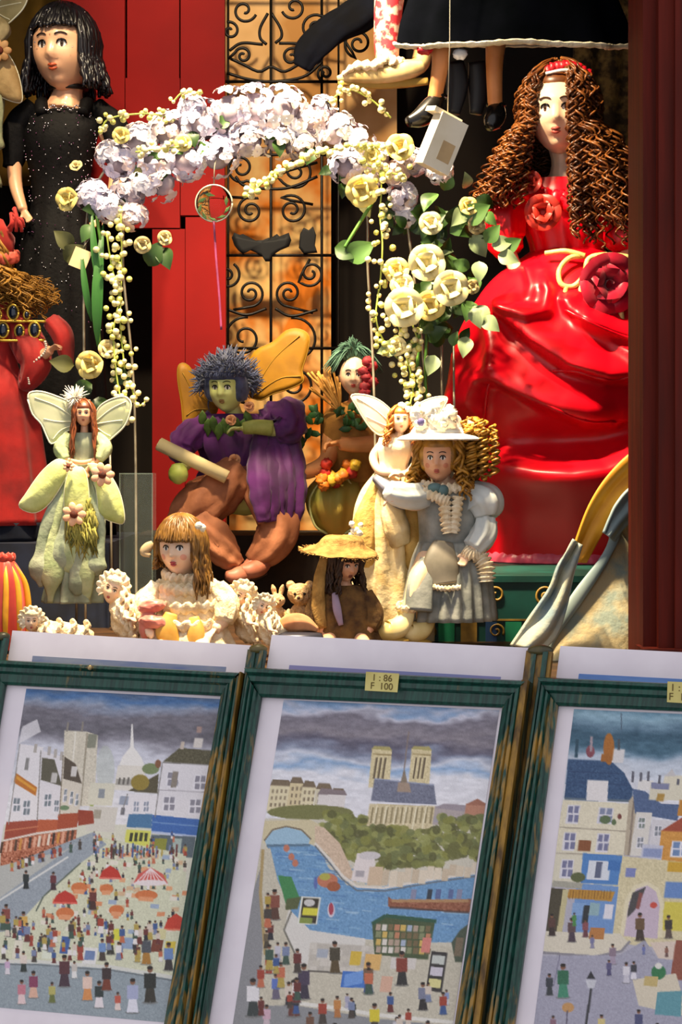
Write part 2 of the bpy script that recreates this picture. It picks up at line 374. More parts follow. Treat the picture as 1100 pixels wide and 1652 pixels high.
def frame_mat(name, gold_lo, gold_hi, base='#17493d', base2='#0c3029'):
    m = bpy.data.materials.new(name); m.use_nodes = True; nt = m.node_tree; N = nt.nodes; b = N['Principled BSDF']; L = nt.links.new
    tc = N.new('ShaderNodeTexCoord'); mp = N.new('ShaderNodeMapping')
    mp.inputs['Rotation'].default_value = (0, -math.radians(9), 0); L(tc.outputs['Object'], mp.inputs[0])
    mp2 = N.new('ShaderNodeMapping'); mp2.inputs['Scale'].default_value = (1, 1, 0.06); L(mp.outputs[0], mp2.inputs[0])
    n1 = N.new('ShaderNodeTexNoise'); n1.inputs['Scale'].default_value = 420; n1.inputs['Detail'].default_value = 3; L(mp2.outputs[0], n1.inputs['Vector'])
    c1 = N.new('ShaderNodeValToRGB'); c1.color_ramp.elements[0].color = lin(base2); c1.color_ramp.elements[1].color = lin(base)
    c1.color_ramp.elements[0].position = .38; c1.color_ramp.elements[1].position = .62; L(n1.outputs['Fac'], c1.inputs[0])
    n2 = N.new('ShaderNodeTexNoise'); n2.inputs['Scale'].default_value = 190; n2.inputs['Detail'].default_value = 5; L(mp2.outputs[0], n2.inputs['Vector'])
    n3 = N.new('ShaderNodeTexNoise'); n3.inputs['Scale'].default_value = 11; n3.inputs['Detail'].default_value = 2; L(mp.outputs[0], n3.inputs['Vector'])
    mu = N.new('ShaderNodeMath'); mu.operation = 'MULTIPLY'; L(n2.outputs['Fac'], mu.inputs[0]); L(n3.outputs['Fac'], mu.inputs[1])
    c2 = N.new('ShaderNodeValToRGB'); c2.color_ramp.elements[0].position = gold_lo; c2.color_ramp.elements[1].position = gold_hi; L(mu.outputs[0], c2.inputs[0])
    mx = N.new('ShaderNodeMix'); mx.data_type = 'RGBA'; L(c2.outputs[0], mx.inputs['Factor']); L(c1.outputs[0], mx.inputs['A']); mx.inputs['B'].default_value = lin('#93702c')
    L(mx.outputs['Result'], b.inputs['Base Color']); b.inputs['Roughness'].default_value = 0.38
    return m
m_frame = frame_mat('worn_green_gilt', .27, .37)
m_rail = frame_mat('worn_green_rail', .36, .48)
m_seam = M('rubbed_gilt', '#9a7428', '#4c3510', rough=0.4, scale=160, stretch=(1, 1, .08))
m_card = M('white_card', '#e6dfe6', '#ded6de', rough=0.55, scale=30)
m_back = M('backing_board', '#8a8078', rough=0.8)

# ------------------------------------------------------------------ a small painter for the flat prints (colours per vertex of the sheet)
def homog(src):
    dst = [(0, 0), (1, 0), (1, 1), (0, 1)]; A = []; B = []
    for (x, y), (u, v) in zip(src, dst):
        A += [[x, y, 1, 0, 0, 0, -u * x, -u * y], [0, 0, 0, x, y, 1, -v * x, -v * y]]; B += [u, v]
    h = np.linalg.solve(np.array(A, float), np.array(B, float)); return np.append(h, 1).reshape(3, 3)
def rgb(c): return np.array([int(c[i:i + 2], 16) / 255 for i in (1, 3, 5)])
class Painter:
    def __init__(s, quad, W=500, H=740, seed=1):
        s.q = quad; s.W, s.H = W, H; s.Hm = homog(quad); s.Hi = np.linalg.inv(s.Hm)
        s.a = np.ones((H, W, 3)); s.rng = random.Random(seed)
        yy, xx = np.mgrid[0:H, 0:W]; q = np.stack([(xx + .5) / W, (yy + .5) / H, np.ones_like(xx, float)], -1) @ s.Hi.T
        s.X = q[..., 0] / q[..., 2]; s.Y = q[..., 1] / q[..., 2]       # where each dot of the sheet lies in the photograph
        s.nr = np.random.default_rng(seed)
    def uv(s, pts):
        q = np.array([(x, y, 1) for x, y in pts], float) @ s.Hm.T; q = q[:, :2] / q[:, 2:]; return q * [s.W, s.H]
    def poly(s, pts, col, alpha=1.0, tex=0.0):
        q = s.uv(pts); x0, y0 = np.floor(q.min(0)).astype(int); x1, y1 = np.ceil(q.max(0)).astype(int) + 1
        x0, y0, x1, y1 = max(x0, 0), max(y0, 0), min(x1, s.W), min(y1, s.H)
        if x1 <= x0 or y1 <= y0: return
        yy, xx = np.mgrid[y0:y1, x0:x1] + .5; ins = np.zeros(yy.shape, bool)
        for i in range(len(q)):
            (ax, ay), (bx, by) = q[i], q[i - 1]
            if ay == by: continue
            c = (ay > yy) != (by > yy); ins ^= c & (xx < (bx - ax) * (yy - ay) / (by - ay) + ax)
        c = rgb(col); blk = s.a[y0:y1, x0:x1]
        if tex:
            n = s.nr.normal(size=(yy.shape[0] // 3 + 1, yy.shape[1] // 3 + 1)).repeat(3, 0).repeat(3, 1)[:yy.shape[0], :yy.shape[1]]
            c = np.clip(c + n[..., None] * tex, 0, 1)[ins]
        blk[ins] = blk[ins] * (1 - alpha) + c * alpha
    def ell(s, x, y, rx, ry, col, alpha=1.0, n=14): s.poly([(x + rx * math.cos(i * 2 * math.pi / n), y + ry * math.sin(i * 2 * math.pi / n)) for i in range(n)], col, alpha)
    def line(s, pts, w, col, alpha=1.0):
        for (x0, y0), (x1, y1) in zip(pts, pts[1:]):
            l = math.hypot(x1 - x0, y1 - y0) or 1; nx, ny = -(y1 - y0) / l * w / 2, (x1 - x0) / l * w / 2
            s.poly([(x0 + nx, y0 + ny), (x1 + nx, y1 + ny), (x1 - nx, y1 - ny), (x0 - nx, y0 - ny)], col, alpha)
    def rect(s, x, y, w, h, col, sl=0.05, up=-0.15, **k): s.poly([(x, y), (x + w, y + w * sl), (x + w + up * h, y + h + w * sl), (x + up * h, y + h)], col, **k)
    def win(s, x, y, w, h, col='#7f86a0', fr='#e8e4ea', shut=None):
        if shut: s.rect(x - w * .5, y, w * .45, h, shut); s.rect(x + w * 1.05, y, w * .45, h, shut)
        s.rect(x, y, w, h, fr); s.rect(x + w * .08, y + h * .06, w * .36, h * .38, col); s.rect(x + w * .55, y + h * .06, w * .36, h * .38, col)
        s.rect(x + w * .06, y + h * .54, w * .36, h * .38, col); s.rect(x + w * .53, y + h * .54, w * .36, h * .38, col)
    def man(s, x, y, h, coat, legs='#2b2a30', skin='#8a5a40', skirt=False):
        s.ell(x, y - 1, h * .22, h * .05, '#6b6a66', .6)
        if skirt: s.poly([(x - h * .08, y - h * .62), (x + h * .08, y - h * .62), (x + h * .17, y - h * .02), (x - h * .17, y - h * .02)], legs)
        else:
            s.line([(x - h * .02, y - h * .48), (x - h * .08, y - h * .02)], h * .15, legs); s.line([(x + h * .02, y - h * .48), (x + h * .09, y - h * .02)], h * .15, legs)
        s.poly([(x - h * .16, y - h * .8), (x + h * .16, y - h * .8), (x + h * .16, y - h * .4), (x - h * .16, y - h * .4)], coat)
        s.ell(x, y - h * .9, h * .075, h * .085, skin); s.ell(x, y - h * .95, h * .08, h * .055, '#2a211c')
    def sky(s, stops, ymax, warp=16, seed=0):
        r = np.random.default_rng(seed)
        def vn(fx, fy):
            g = r.random((int(s.H / fy) + 3, int(s.W / fx) + 3)); y = np.arange(s.H) / fy; x = np.arange(s.W) / fx
            y0, x0 = y.astype(int), x.astype(int); ty, tx = (y - y0)[:, None], (x - x0)[None]; ty = ty * ty * (3 - 2 * ty); tx = tx * tx * (3 - 2 * tx)
            return (g[y0][:, x0] * (1 - tx) + g[y0][:, x0 + 1] * tx) * (1 - ty) + (g[y0 + 1][:, x0] * (1 - tx) + g[y0 + 1][:, x0 + 1] * tx) * ty
        n = vn(90, 28) + .5 * vn(40, 14) + .25 * vn(18, 8) - .87
        t = s.Y - (s.X - s.q[0][0]) * 0.05 + n * warp * 2
        ys = [k for k, c in stops]; cs = np.array([rgb(c) for k, c in stops])
        col = np.stack([np.interp(t, ys, cs[:, i]) for i in range(3)], -1) + (vn(14, 5) - .5)[..., None] * .10
        m = s.Y < ymax; s.a[m] = np.clip(col, 0, 1)[m]
    def sheet(s, name, off, thick, mat, origin):
        """down-sample and lay out as a real sheet on the rack plane"""
        g_ = s.a.mean(-1, keepdims=True); s.a = np.clip((s.a * .92 + g_ * .08) + s.nr.normal(size=s.a.shape[:2])[..., None] * .03, 0, 1) * .97
        a = s.a.reshape(s.H // 2, 2, s.W // 2, 2, 3).mean((1, 3)); h, w = a.shape[:2]
        g = [[R(s.X[2 * i + 1, 2 * j + 1], s.Y[2 * i + 1, 2 * j + 1], off) + NN * thick for j in range(w)] for i in range(h)]
        mb = MB(); mb.grid(g, smooth=False)
        me = bpy.data.meshes.new(name); me.from_pydata([q - origin for q in mb.v], [], mb.f); me.materials.append(mat)
        at = me.color_attributes.new('ink', 'FLOAT_COLOR', 'POINT')
        c = a.reshape(-1, 3); c = np.where(c <= .04045, c / 12.92, ((c + .055) / 1.055) ** 2.4)
        at.data.foreach_set('color', np.concatenate([c, np.ones((len(c), 1))], 1).ravel())
        o = bpy.data.objects.new(name, me); COL.objects.link(o); return o
m_ink = MV('printed_ink', 0.45)
CROWD = ['#2d2b33', '#6d2f2a', '#3d5a94', '#e8e2e0', '#c96d4a', '#4a4038', '#b9a04a', '#7a86a8', '#a8402c', '#40584a', '#d8c8b8']

# print 1: market square
q1 = [(42, 1110), (358, 1127), (268, 1650), (-42, 1622)]
k = Painter(q1, seed=3); k.a[:] = rgb('#d9d7c4')
k.sky([(1100, '#5d6c86'), (1122, '#3f6ea8'), (1136, '#8f9ab2'), (1150, '#77737f'), (1175, '#67646e'), (1190, '#8d8a96'), (1205, '#cfd0dc'), (1300, '#e6e4e8')], 1330, 9, 4)
k.poly([(36, 1172), (60, 1160), (66, 1180), (30, 1200)], '#e6e2e6', .8)
# dome church
k.poly([(212, 1168), (214, 1168), (216, 1205), (228, 1222), (234, 1236), (192, 1234), (198, 1220), (210, 1205)], '#f0ece6')
k.rect(190, 1234, 46, 40, '#e6dfd2', sl=.04); k.rect(188, 1256, 44, 10, '#8d887e', alpha=.6)
for i in range(6): k.rect(192 + i * 7, 1254, 3, 11, '#6b665e')
k.ell(170, 1240, 15, 38, '#bcc4b4', .5)
# tower on the left
k.poly([(104, 1178), (140, 1180), (158, 1186), (152, 1300), (100, 1300)], '#d8cfba', tex=.03); k.rect(143, 1184, 14, 22, '#8a8b78'); k.line([(110, 1165), (108, 1180)], 3, '#8f877c'); k.line([(134, 1164), (132, 1180)], 3, '#8f877c')
k.line([(141, 1182), (130, 1300)], 3, '#a79c86'); k.line([(122, 1180), (112, 1290)], 2, '#efe9da')
# left row of houses
k.poly([(32, 1200), (70, 1205), (62, 1322), (14, 1330)], '#e9e4e6'); k.poly([(66, 1210), (104, 1222), (98, 1318), (60, 1324)], '#e4dfe2'); k.poly([(102, 1218), (134, 1252), (128, 1312), (96, 1316)], '#dcd2c0')
k.poly([(68, 1222), (88, 1225), (100, 1268), (66, 1258)], '#5f5a46'); k.poly([(104, 1220), (122, 1232), (132, 1264), (102, 1256)], '#5a4c3c'); k.rect(84, 1246, 9, 16, '#c9c4be'); k.rect(116, 1236, 9, 16, '#d8d2cc')
for x, y in ((56, 1200), (78, 1204), (88, 1208), (98, 1212)): k.rect(x, y, 5, 14, '#b8b0a8')
k.rect(42, 1222, 6, 20, '#8d8a88'); k.poly([(25, 1246), (60, 1270), (58, 1284), (22, 1262)], '#c9741c'); k.poly([(27, 1251), (58, 1273), (57, 1277), (26, 1256)], '#e8a02e')
for x, y, w, h in ((22, 1286, 12, 24), (38, 1290, 12, 26), (72, 1280, 12, 22), (88, 1290, 8, 20), (104, 1272, 5, 22), (114, 1276, 5, 22), (123, 1280, 4, 20)): k.win(x, y, w, h, '#77828a')
k.ell(104, 1303, 8, 4, '#6d8a62'); k.ell(148, 1290, 5, 12, '#9ab04c')
# far street
k.rect(146, 1262, 40, 36, '#ddd8c2'); k.rect(160, 1272, 10, 15, '#8f959c'); k.rect(144, 1300, 46, 40, '#d6d0c4'); k.rect(152, 1306, 12, 14, '#a89f8c')
# right houses
k.poly([(270, 1226), (288, 1216), (352, 1222), (346, 1232), (264, 1228)], '#57513a'); k.poly([(262, 1229), (290, 1206), (356, 1212), (346, 1234)], '#5c563c', tex=.03)
k.rect(314, 1190, 14, 16, '#d8d0c8'); k.rect(292, 1196, 6, 12, '#c8b8a8'); k.rect(318, 1172, 8, 10, '#a88a80')
k.poly([(262, 1230), (342, 1234), (326, 1322), (250, 1318)], '#e2dee2')
for x, y in ((270, 1244), (314, 1250), (264, 1284), (306, 1288)): k.win(x, y, 20, 25, '#8d8a96')
k.rect(279, 1244, 9, 26, '#8f8478')
k.poly([(238, 1258), (256, 1248), (254, 1280), (206, 1276)], '#5a5238'); k.ell(226, 1262, 15, 13, '#9a8430'); k.ell(243, 1240, 14, 9, '#7c8c5c'); k.ell(255, 1232, 5, 7, '#8a5a3c')
k.poly([(206, 1280), (254, 1282), (250, 1316), (196, 1312)], '#e6e2e6'); k.rect(194, 1284, 14, 14, '#9aa2b4'); k.rect(196, 1302, 6, 12, '#6d6c74')
for x in (216, 232): k.win(x, 1292, 9, 18, '#8d96a8')
# blue and red awnings, shop fronts
k.poly([(208, 1313), (246, 1313), (244, 1336), (204, 1334)], '#4878a4'); k.poly([(246, 1314), (324, 1322), (318, 1348), (244, 1340)], '#3868b4'); k.line([(244, 1342), (318, 1350)], 4, '#b8c4e0')
k.line([(246, 1326), (322, 1333)], 2, '#6c94cc'); k.rect(204, 1338, 40, 26, '#d8d85a'); 
for i in range(4): k.rect(210 + i * 8, 1343, 5, 14, '#3a3c24')
k.rect(244, 1346, 72, 34, '#5a6870'); k.rect(280, 1352, 14, 26, '#a8b8b0'); k.rect(250, 1352, 20, 20, '#8f9030')
k.poly([(10, 1326), (66, 1322), (62, 1342), (6, 1356)], '#a8452a'); k.poly([(62, 1322), (94, 1322), (92, 1340), (58, 1344)], '#c25a30'); k.poly([(94, 1313), (128, 1311), (124, 1334), (92, 1338)], '#b04a26'); k.poly([(126, 1306), (150, 1308), (152, 1328), (126, 1332)], '#a03c20')
k.line([(8, 1340), (62, 1333)], 2, '#d07850'); k.line([(6, 1356), (60, 1344), (124, 1336)], 3, '#e6d8cc')
k.poly([(2, 1358), (60, 1346), (124, 1338), (122, 1360), (84, 1380), (0, 1408)], '#b86a48', tex=.10)
for i in range(16): k.rect(2 + i * 7.6, 1358 - i * 1.3, 4, 18, k.rng.choice(['#e6d4c0', '#5a3c28', '#d8923c', '#3a2c24', '#e8a888']))
# ground: pale square, street on the left, pavement below
k.poly([(-40, 1428), (100, 1372), (160, 1350), (300, 1378), (300, 1600), (-60, 1600)], '#d5d6b8', tex=.02)
k.poly([(-30, 1412), (150, 1342), (172, 1362), (130, 1392), (70, 1446), (20, 1500), (-40, 1510)], '#98a2ac', tex=.02); k.poly([(-30, 1404), (104, 1372), (140, 1350), (150, 1342), (0, 1448), (-30, 1462)], '#b9bab4'); k.line([(-10, 1458), (110, 1382)], 3, '#dcdcd8')
k.line([(130, 1392), (70, 1446), (58, 1470)], 2.4, '#5a6658')
k.poly([(-60, 1552), (60, 1552), (180, 1560), (300, 1580), (270, 1660), (-60, 1640)], '#93a0a8', tex=.02); k.line([(-40, 1550), (60, 1551), (180, 1560), (300, 1580)], 6, '#d8d8d0'); k.line([(-40, 1555), (60, 1556), (180, 1565), (300, 1585)], 2, '#6b7478')
for i in range(150):                                    # tables and small crowd of the square
    y = 1372 + k.rng.random() * 130; x0 = 150 - (y - 1372) * .85; x = x0 + k.rng.random() * (308 - (y - 1372) * .2 - x0)
    c = k.rng.random()
    if c < .35: k.rect(x, y, 8 + 6 * k.rng.random(), 7, k.rng.choice(['#e09060', '#e8a878', '#d8b48c', '#9fb0c8', '#e8e0d0']))
    else: k.man(x, y + 8, 11 + 8 * k.rng.random(), k.rng.choice(CROWD), k.rng.choice(CROWD))
for i in range(26): k.man(150 + 130 * k.rng.random(), 1352 + 30 * k.rng.random(), 12, k.rng.choice(CROWD), k.rng.choice(CROWD))
for i in range(22): x = 15 + 120 * k.rng.random(); k.man(x, 1412 - x * .32, 17, k.rng.choice(CROWD), k.rng.choice(CROWD))
for x, y, w, h in ((128, 1432, 22, 15), (172, 1434, 18, 14), (105, 1473, 24, 16), (188, 1468, 20, 14), (236, 1444, 30, 14)): k.ell(x, y, w * .62, h * .6, '#d8763c'); k.rect(x - w * .4, y + 2, w * .8, h * .5, '#e89a68')
def para(x, y, w, h, c, c2):
    k.poly([(x - w, y + h * .5), (x - w * .7, y - h * .1), (x, y - h * .5), (x + w * .7, y - h * .1), (x + w, y + h * .5)], c); k.line([(x - w, y + h * .5), (x + w, y + h * .55)], 3, c2)
para(178, 1406, 18, 20, '#c8301f', '#e87060'); para(105, 1446, 20, 20, '#c8301f', '#e86050'); para(243, 1412, 28, 26, '#d85a50', '#f0d8d8'); para(284, 1486, 20, 26, '#cf3a22', '#e87858'); k.ell(243, 1424, 26, 5, '#eadcdc')
for i in range(7): k.line([(243, 1400), (221 + i * 7.5, 1422)], 1.6, '#f2dede')
for x, y, w, h, c in ((24, 1516, 14, 30, '#e2dcc8'), (70, 1524, 18, 22, '#dfe4d0'), (100, 1510, 14, 28, '#3d5fa4'), (136, 1528, 22, 26, '#e4e2e0'), (255, 1498, 14, 16, '#d8d09a'), (268, 1518, 16, 20, '#dcc23c'), (246, 1515, 18, 20, '#7d3c26'), (196, 1512, 22, 18, '#8fa4c4'), (180, 1498, 16, 18, '#dcd83c'), (70, 1524, 8, 9, '#46a052')): k.rect(x, y, w, h, c)
k.rect(138, 1533, 16, 15, '#6f86b4')
for x, y, h, c, l in ((150, 1468, 36, '#6d3028', '#4a2822'), (165, 1550, 36, '#6f92c8', '#4a3c34'), (178, 1540, 40, '#ddd83a', '#39372e'), (236, 1556, 48, '#50545c', '#b07a2c'), (272, 1566, 46, '#6c8cc4', '#3a3434'), (42, 1434, 30, '#26302e', '#1e2426'), (86, 1436, 30, '#6d2e34', '#40242c'), (10, 1498, 40, '#8a4438', '#345078'), (38, 1510, 40, '#d8a84c', '#4a5c94'), (38, 1568, 34, '#e0d0c4', '#2a3430')): k.man(x, y, h, c, l)
for x, y, h, c, l, sk in ((104, 1592, 52, '#5a2e34', '#46303c', 1), (120, 1578, 28, '#c8c0b8', '#e4e2e0', 1), (35, 1620, 40, '#c87888', '#e6c8c8', 1), (54, 1610, 44, '#8a3c5c', '#e0b098', 1), (84, 1618, 34, '#b8b060', '#6a7438', 0), (141, 1614, 48, '#e8c8b8', '#dc9050', 1), (160, 1626, 44, '#2f3a38', '#e6dce0', 1), (172, 1598, 46, '#3c2c2c', '#7d3a26', 1), (190, 1630, 30, '#c85c48', '#e8d0c8', 1), (214, 1634, 56, '#a8aed0', '#e0e0ec', 1), (242, 1618, 60, '#2a2c28', '#38342a', 0), (12, 1572, 26, '#c8a8c8', '#dcd4dc', 1)): k.man(x, y, h, c, l, skirt=bool(sk))
for i in range(60): x = -30 + 300 * k.rng.random(); k.man(x, 1500 + 52 * k.rng.random() + x * .03, 18 + 14 * k.rng.random(), k.rng.choice(CROWD), k.rng.choice(CROWD))
for i in range(40): x = 150 + 150 * k.rng.random(); k.line([(x, 1360 + 20 * k.rng.random()), (x - 1, 1372 + 14 * k.rng.random())], 3, k.rng.choice(CROWD))
for a, c in (([(32, 1200), (14, 1330)], '#9a9490'), ([(66, 1210), (60, 1324)], '#8a847e'), ([(102, 1218), (96, 1316)], '#8a7c68'), ([(262, 1230), (342, 1234)], '#8a8684'), ([(256, 1274), (334, 1278)], '#b0aab0'), ([(262, 1230), (250, 1318)], '#8a8684'), ([(206, 1280), (196, 1312)], '#8a8684')): k.line(a, 1.6, c)
P1 = k

# print 2: cathedral over the river
q2 = [(457, 1128), (806, 1145), (722, 1715), (368, 1695)]
k = Painter(q2, seed=7); k.a[:] = rgb('#d2cbb8')
k.sky([(1120, '#2f6a9c'), (1134, '#86a2c8'), (1142, '#c4c4d4'), (1152, '#7c7684'), (1180, '#8a828c'), (1196, '#605c70'), (1208, '#8a93ac'), (1220, '#d0d4e2'), (1232, '#8faed4'), (1246, '#e4e4ec'), (1290, '#e6e4ea')], 1320, 11, 9)
for x, y, w, h in ((436, 1266, 34, 42), (468, 1262, 22, 44), (488, 1268, 22, 42), (510, 1272, 26, 40), (534, 1280, 24, 34)):
    k.rect(x, y, w, h, k.rng.choice(['#dcc99c', '#e4d6ae', '#d8cdb0'])); k.poly([(x - 1, y + 1), (x + 4, y - 9), (x + w - 4, y - 8), (x + w, y + 2)], '#7d6a52')
    for i in range(int(w // 7)):
        for j in range(3): k.rect(x + 3 + i * 7 - j * 1.5, y + 7 + j * 11, 3, 6, '#8d7c62')
k.rect(514, 1280, 44, 20, '#e2dad6'); k.poly([(512, 1281), (518, 1271), (556, 1275), (560, 1283)], '#8a7a7c')
k.ell(500, 1310, 70, 12, '#7c7c44')
# cathedral
k.rect(596, 1296, 106, 44, '#d8c79c', sl=.04, tex=.04)
for i in range(13): k.rect(600 + i * 8, 1302, 3, 26, '#9a8a62', sl=0)
for i in range(6): k.line([(608 + i * 16, 1300), (600 + i * 16, 1340)], 2.4, '#f0e4c0')
for x in (600, 664):
    k.poly([(x, 1208), (x + 32, 1210), (x + 28, 1272), (x - 6, 1270)], '#dccb9c', tex=.03); k.poly([(x - 1, 1208), (x + 4, 1203), (x + 28, 1204), (x + 33, 1211)], '#b0a464')
    for j in (6, 13, 20): k.rect(x + j, 1222, 3.4, 34, '#6c5c44', sl=0)
    k.line([(x + 1, 1216), (x + 31, 1218)], 2, '#a08a58')
k.poly([(604, 1256), (700, 1266), (704, 1298), (598, 1292)], '#75798e', tex=.03); k.line([(604, 1256), (700, 1266)], 2, '#98a0b8'); k.poly([(646, 1262), (652, 1238), (657, 1262)], '#8c7c68'); k.line([(659, 1180), (652, 1240)], 2, '#8c7a70'); k.poly([(642, 1262), (660, 1263), (663, 1278), (640, 1277)], '#a8907c')
k.rect(702, 1300, 70, 30, '#b4a6a4'); k.poly([(700, 1303), (716, 1296), (768, 1300), (774, 1312)], '#a0949c'); k.rect(752, 1296, 34, 28, '#c08468'); k.poly([(750, 1298), (770, 1288), (790, 1300)], '#a86c54'); k.rect(700, 1316, 60, 10, '#a8a0a8')
# trees
for i in range(520):
    x = 520 + k.rng.random() * 270; y = (1336 if 590 < x < 712 else 1318) + k.rng.random() * 66 - max(0, 560 - x) * .25
    k.ell(x, y, 5 + 6 * k.rng.random(), 4 + 5 * k.rng.random(), k.rng.choice(['#6c6c34', '#808440', '#5c5c2c', '#9a9c54', '#747a44', '#8a8a3c']), .85, 8)
# river
k.poly([(428, 1352), (470, 1345), (512, 1368), (530, 1400), (560, 1428), (600, 1432), (700, 1418), (790, 1402), (770, 1520), (640, 1520), (500, 1505), (470, 1480), (440, 1400)], '#6d9cc8', tex=.03)
for i in range(120):
    y = 1370 + 140 * k.rng.random(); x = 440 + (y - 1370) * .3 + k.rng.random() * (60 + (y - 1370) * 2); x = min(x, 770)
    k.line([(x, y), (x + 14 + 12 * k.rng.random(), y + 2)], 2, k.rng.choice(['#8fb8d8', '#5484bc', '#a8c8e0', '#4c78b0', '#6498cc']), .7)
# bridge, far quay with wall
k.poly([(424, 1324), (500, 1322), (516, 1330), (512, 1362), (424, 1360)], '#d6c8a0'); k.poly([(427, 1356), (440, 1340), (462, 1334), (486, 1340), (500, 1352), (498, 1362), (430, 1364)], '#9cc0d8'); k.line([(426, 1356), (440, 1338), (462, 1333), (486, 1338), (502, 1354)], 2.4, '#7a6a54'); k.line([(430, 1364), (500, 1363)], 4, '#5a7890')
k.poly([(508, 1332), (522, 1334), (548, 1360), (566, 1400), (575, 1424), (552, 1412), (530, 1380), (508, 1358)], '#d8bca0', tex=.03); k.line([(508, 1360), (530, 1384), (552, 1412), (575, 1430), (620, 1432), (700, 1418), (784, 1406)], 4, '#e6dcd0'); k.line([(508, 1364), (530, 1390), (552, 1418), (575, 1436), (620, 1437), (700, 1423), (784, 1411)], 2.4, '#6c747c')
k.poly([(576, 1376), (604, 1378), (606, 1426), (566, 1420)], '#e8dcd8'); k.poly([(596, 1398), (618, 1398), (616, 1428), (592, 1428)], '#d8bc9c'); k.ell(596, 1380, 18, 7, '#d4cccc'); k.rect(574, 1404, 14, 10, '#b0a8ac')
for i in range(14): x = 618 + i * 12; k.rect(x, 1402 - i * .9 + (i % 3) * 3, 11, 26 - i * .8, k.rng.choice(['#dccab0', '#e4d4bc', '#d0bca0']))
# boats
for a, b in ((462, 1368), (470, 1382), (476, 1392)): k.ell(a, b, 5, 6, '#c8785c')
k.ell(528, 1420, 17, 12, '#c87858'); k.ell(524, 1414, 9, 6, '#b8b048'); k.ell(538, 1430, 11, 8, '#a85a34'); k.ell(509, 1424, 3, 10, '#5a6cb0'); k.ell(534, 1468, 6, 12, '#d8d0dc'); k.ell(534, 1466, 4, 10, '#b03c50')
k.poly([(626, 1446), (634, 1452), (760, 1450), (758, 1472), (640, 1464), (626, 1462)], '#9a5c40', tex=.05); k.line([(632, 1453), (756, 1453)], 5, '#b88a5c'); k.line([(628, 1463), (756, 1472)], 3, '#5c4038')
for x in (664, 690, 704, 724, 738): k.rect(x, 1434, 8, 16, k.rng.choice(['#40506c', '#5c6c9c', '#8a8ca8', '#343c48']))
# near quay, pavement, stalls
k.poly([(412, 1370), (436, 1368), (448, 1420), (470, 1470), (500, 1508), (540, 1512), (770, 1530), (760, 1720), (350, 1720), (400, 1430)], '#cbc3ae', tex=.02)
k.poly([(404, 1450), (420, 1400), (424, 1520), (418, 1610), (360, 1720), (350, 1640)], '#8f8f92'); k.line([(424, 1370), (420, 1440), (428, 1540)], 5, '#b49a64')
k.poly([(466, 1466), (500, 1500), (590, 1514), (588, 1530), (500, 1520), (498, 1556), (484, 1556), (458, 1500)], '#ddd8d0'); k.poly([(500, 1520), (600, 1526), (596, 1566), (496, 1562)], '#c8c0b4')
for j in range(5):
    for i in range(9): k.rect(500 + i * 12 + (j % 2) * 5, 1522 + j * 9 + i * .5, 11, 8, k.rng.choice(['#d4ccc0', '#c0b8ac', '#cac2b4']))
k.line([(470, 1470), (458, 1500), (482, 1552)], 3, '#7c786c'); k.line([(496, 1566), (560, 1570)], 3, '#6c665c')
k.poly([(448, 1412), (470, 1414), (484, 1450), (462, 1462)], '#3f8a4c'); k.poly([(462, 1450), (486, 1446), (480, 1466), (460, 1468)], '#5a6238')
k.rect(486, 1446, 32, 44, '#e4e4d8'); k.rect(489, 1448, 26, 40, '#3a3224'); k.rect(489, 1464, 24, 12, '#e0d83c'); k.ell(499, 1456, 9, 6, '#d0ccc8'); k.rect(484, 1480, 20, 9, '#8a9a44')
k.poly([(600, 1490), (622, 1476), (702, 1484), (700, 1496), (690, 1548), (604, 1540)], '#4a5a38'); k.line([(600, 1490), (622, 1477), (704, 1486)], 6, '#2f5a42')
for j in range(4):
    for i in range(9): k.rect(607 + i * 10, 1490 + j * 12 + i * .4, 8, 10, k.rng.choice(['#d8b45c', '#b8a08c', '#c88460', '#8a9068', '#e0d8cc', '#7c6a48', '#a8b4c8']))
k.poly([(728, 1520), (742, 1500), (756, 1490), (750, 1552), (734, 1552)], '#4c5844'); k.rect(736, 1512, 12, 30, '#7c6c54'); k.rect(682, 1512, 14, 24, '#dc8478')
k.rect(696, 1534, 26, 64, '#3a3634', sl=.1); 
for j, c in enumerate(('#c8ccc4', '#d0c8d4', '#e0d890')): k.rect(698 - j * 3, 1540 + j * 19, 20, 14, c, sl=.1)
for x, y, w, h, c in ((566, 1534, 18, 22, '#dcb83c'), (590, 1538, 26, 26, '#e4b468'), (553, 1566, 40, 26, '#3f74c8'), (616, 1574, 18, 26, '#dcae94'), (632, 1544, 40, 18, '#d8d0c8'), (512, 1530, 18, 14, '#aab0bc')): k.rect(x, y, w, h, c)
k.poly([(556, 1572), (590, 1564), (584, 1586), (554, 1592)], '#6c9ae0')
k.line([(480, 1618), (560, 1628), (600, 1636), (740, 1650)], 6, '#e6e2d8'); k.poly([(400, 1622), (480, 1622), (600, 1642), (740, 1656), (730, 1720), (350, 1720)], '#8f9092')
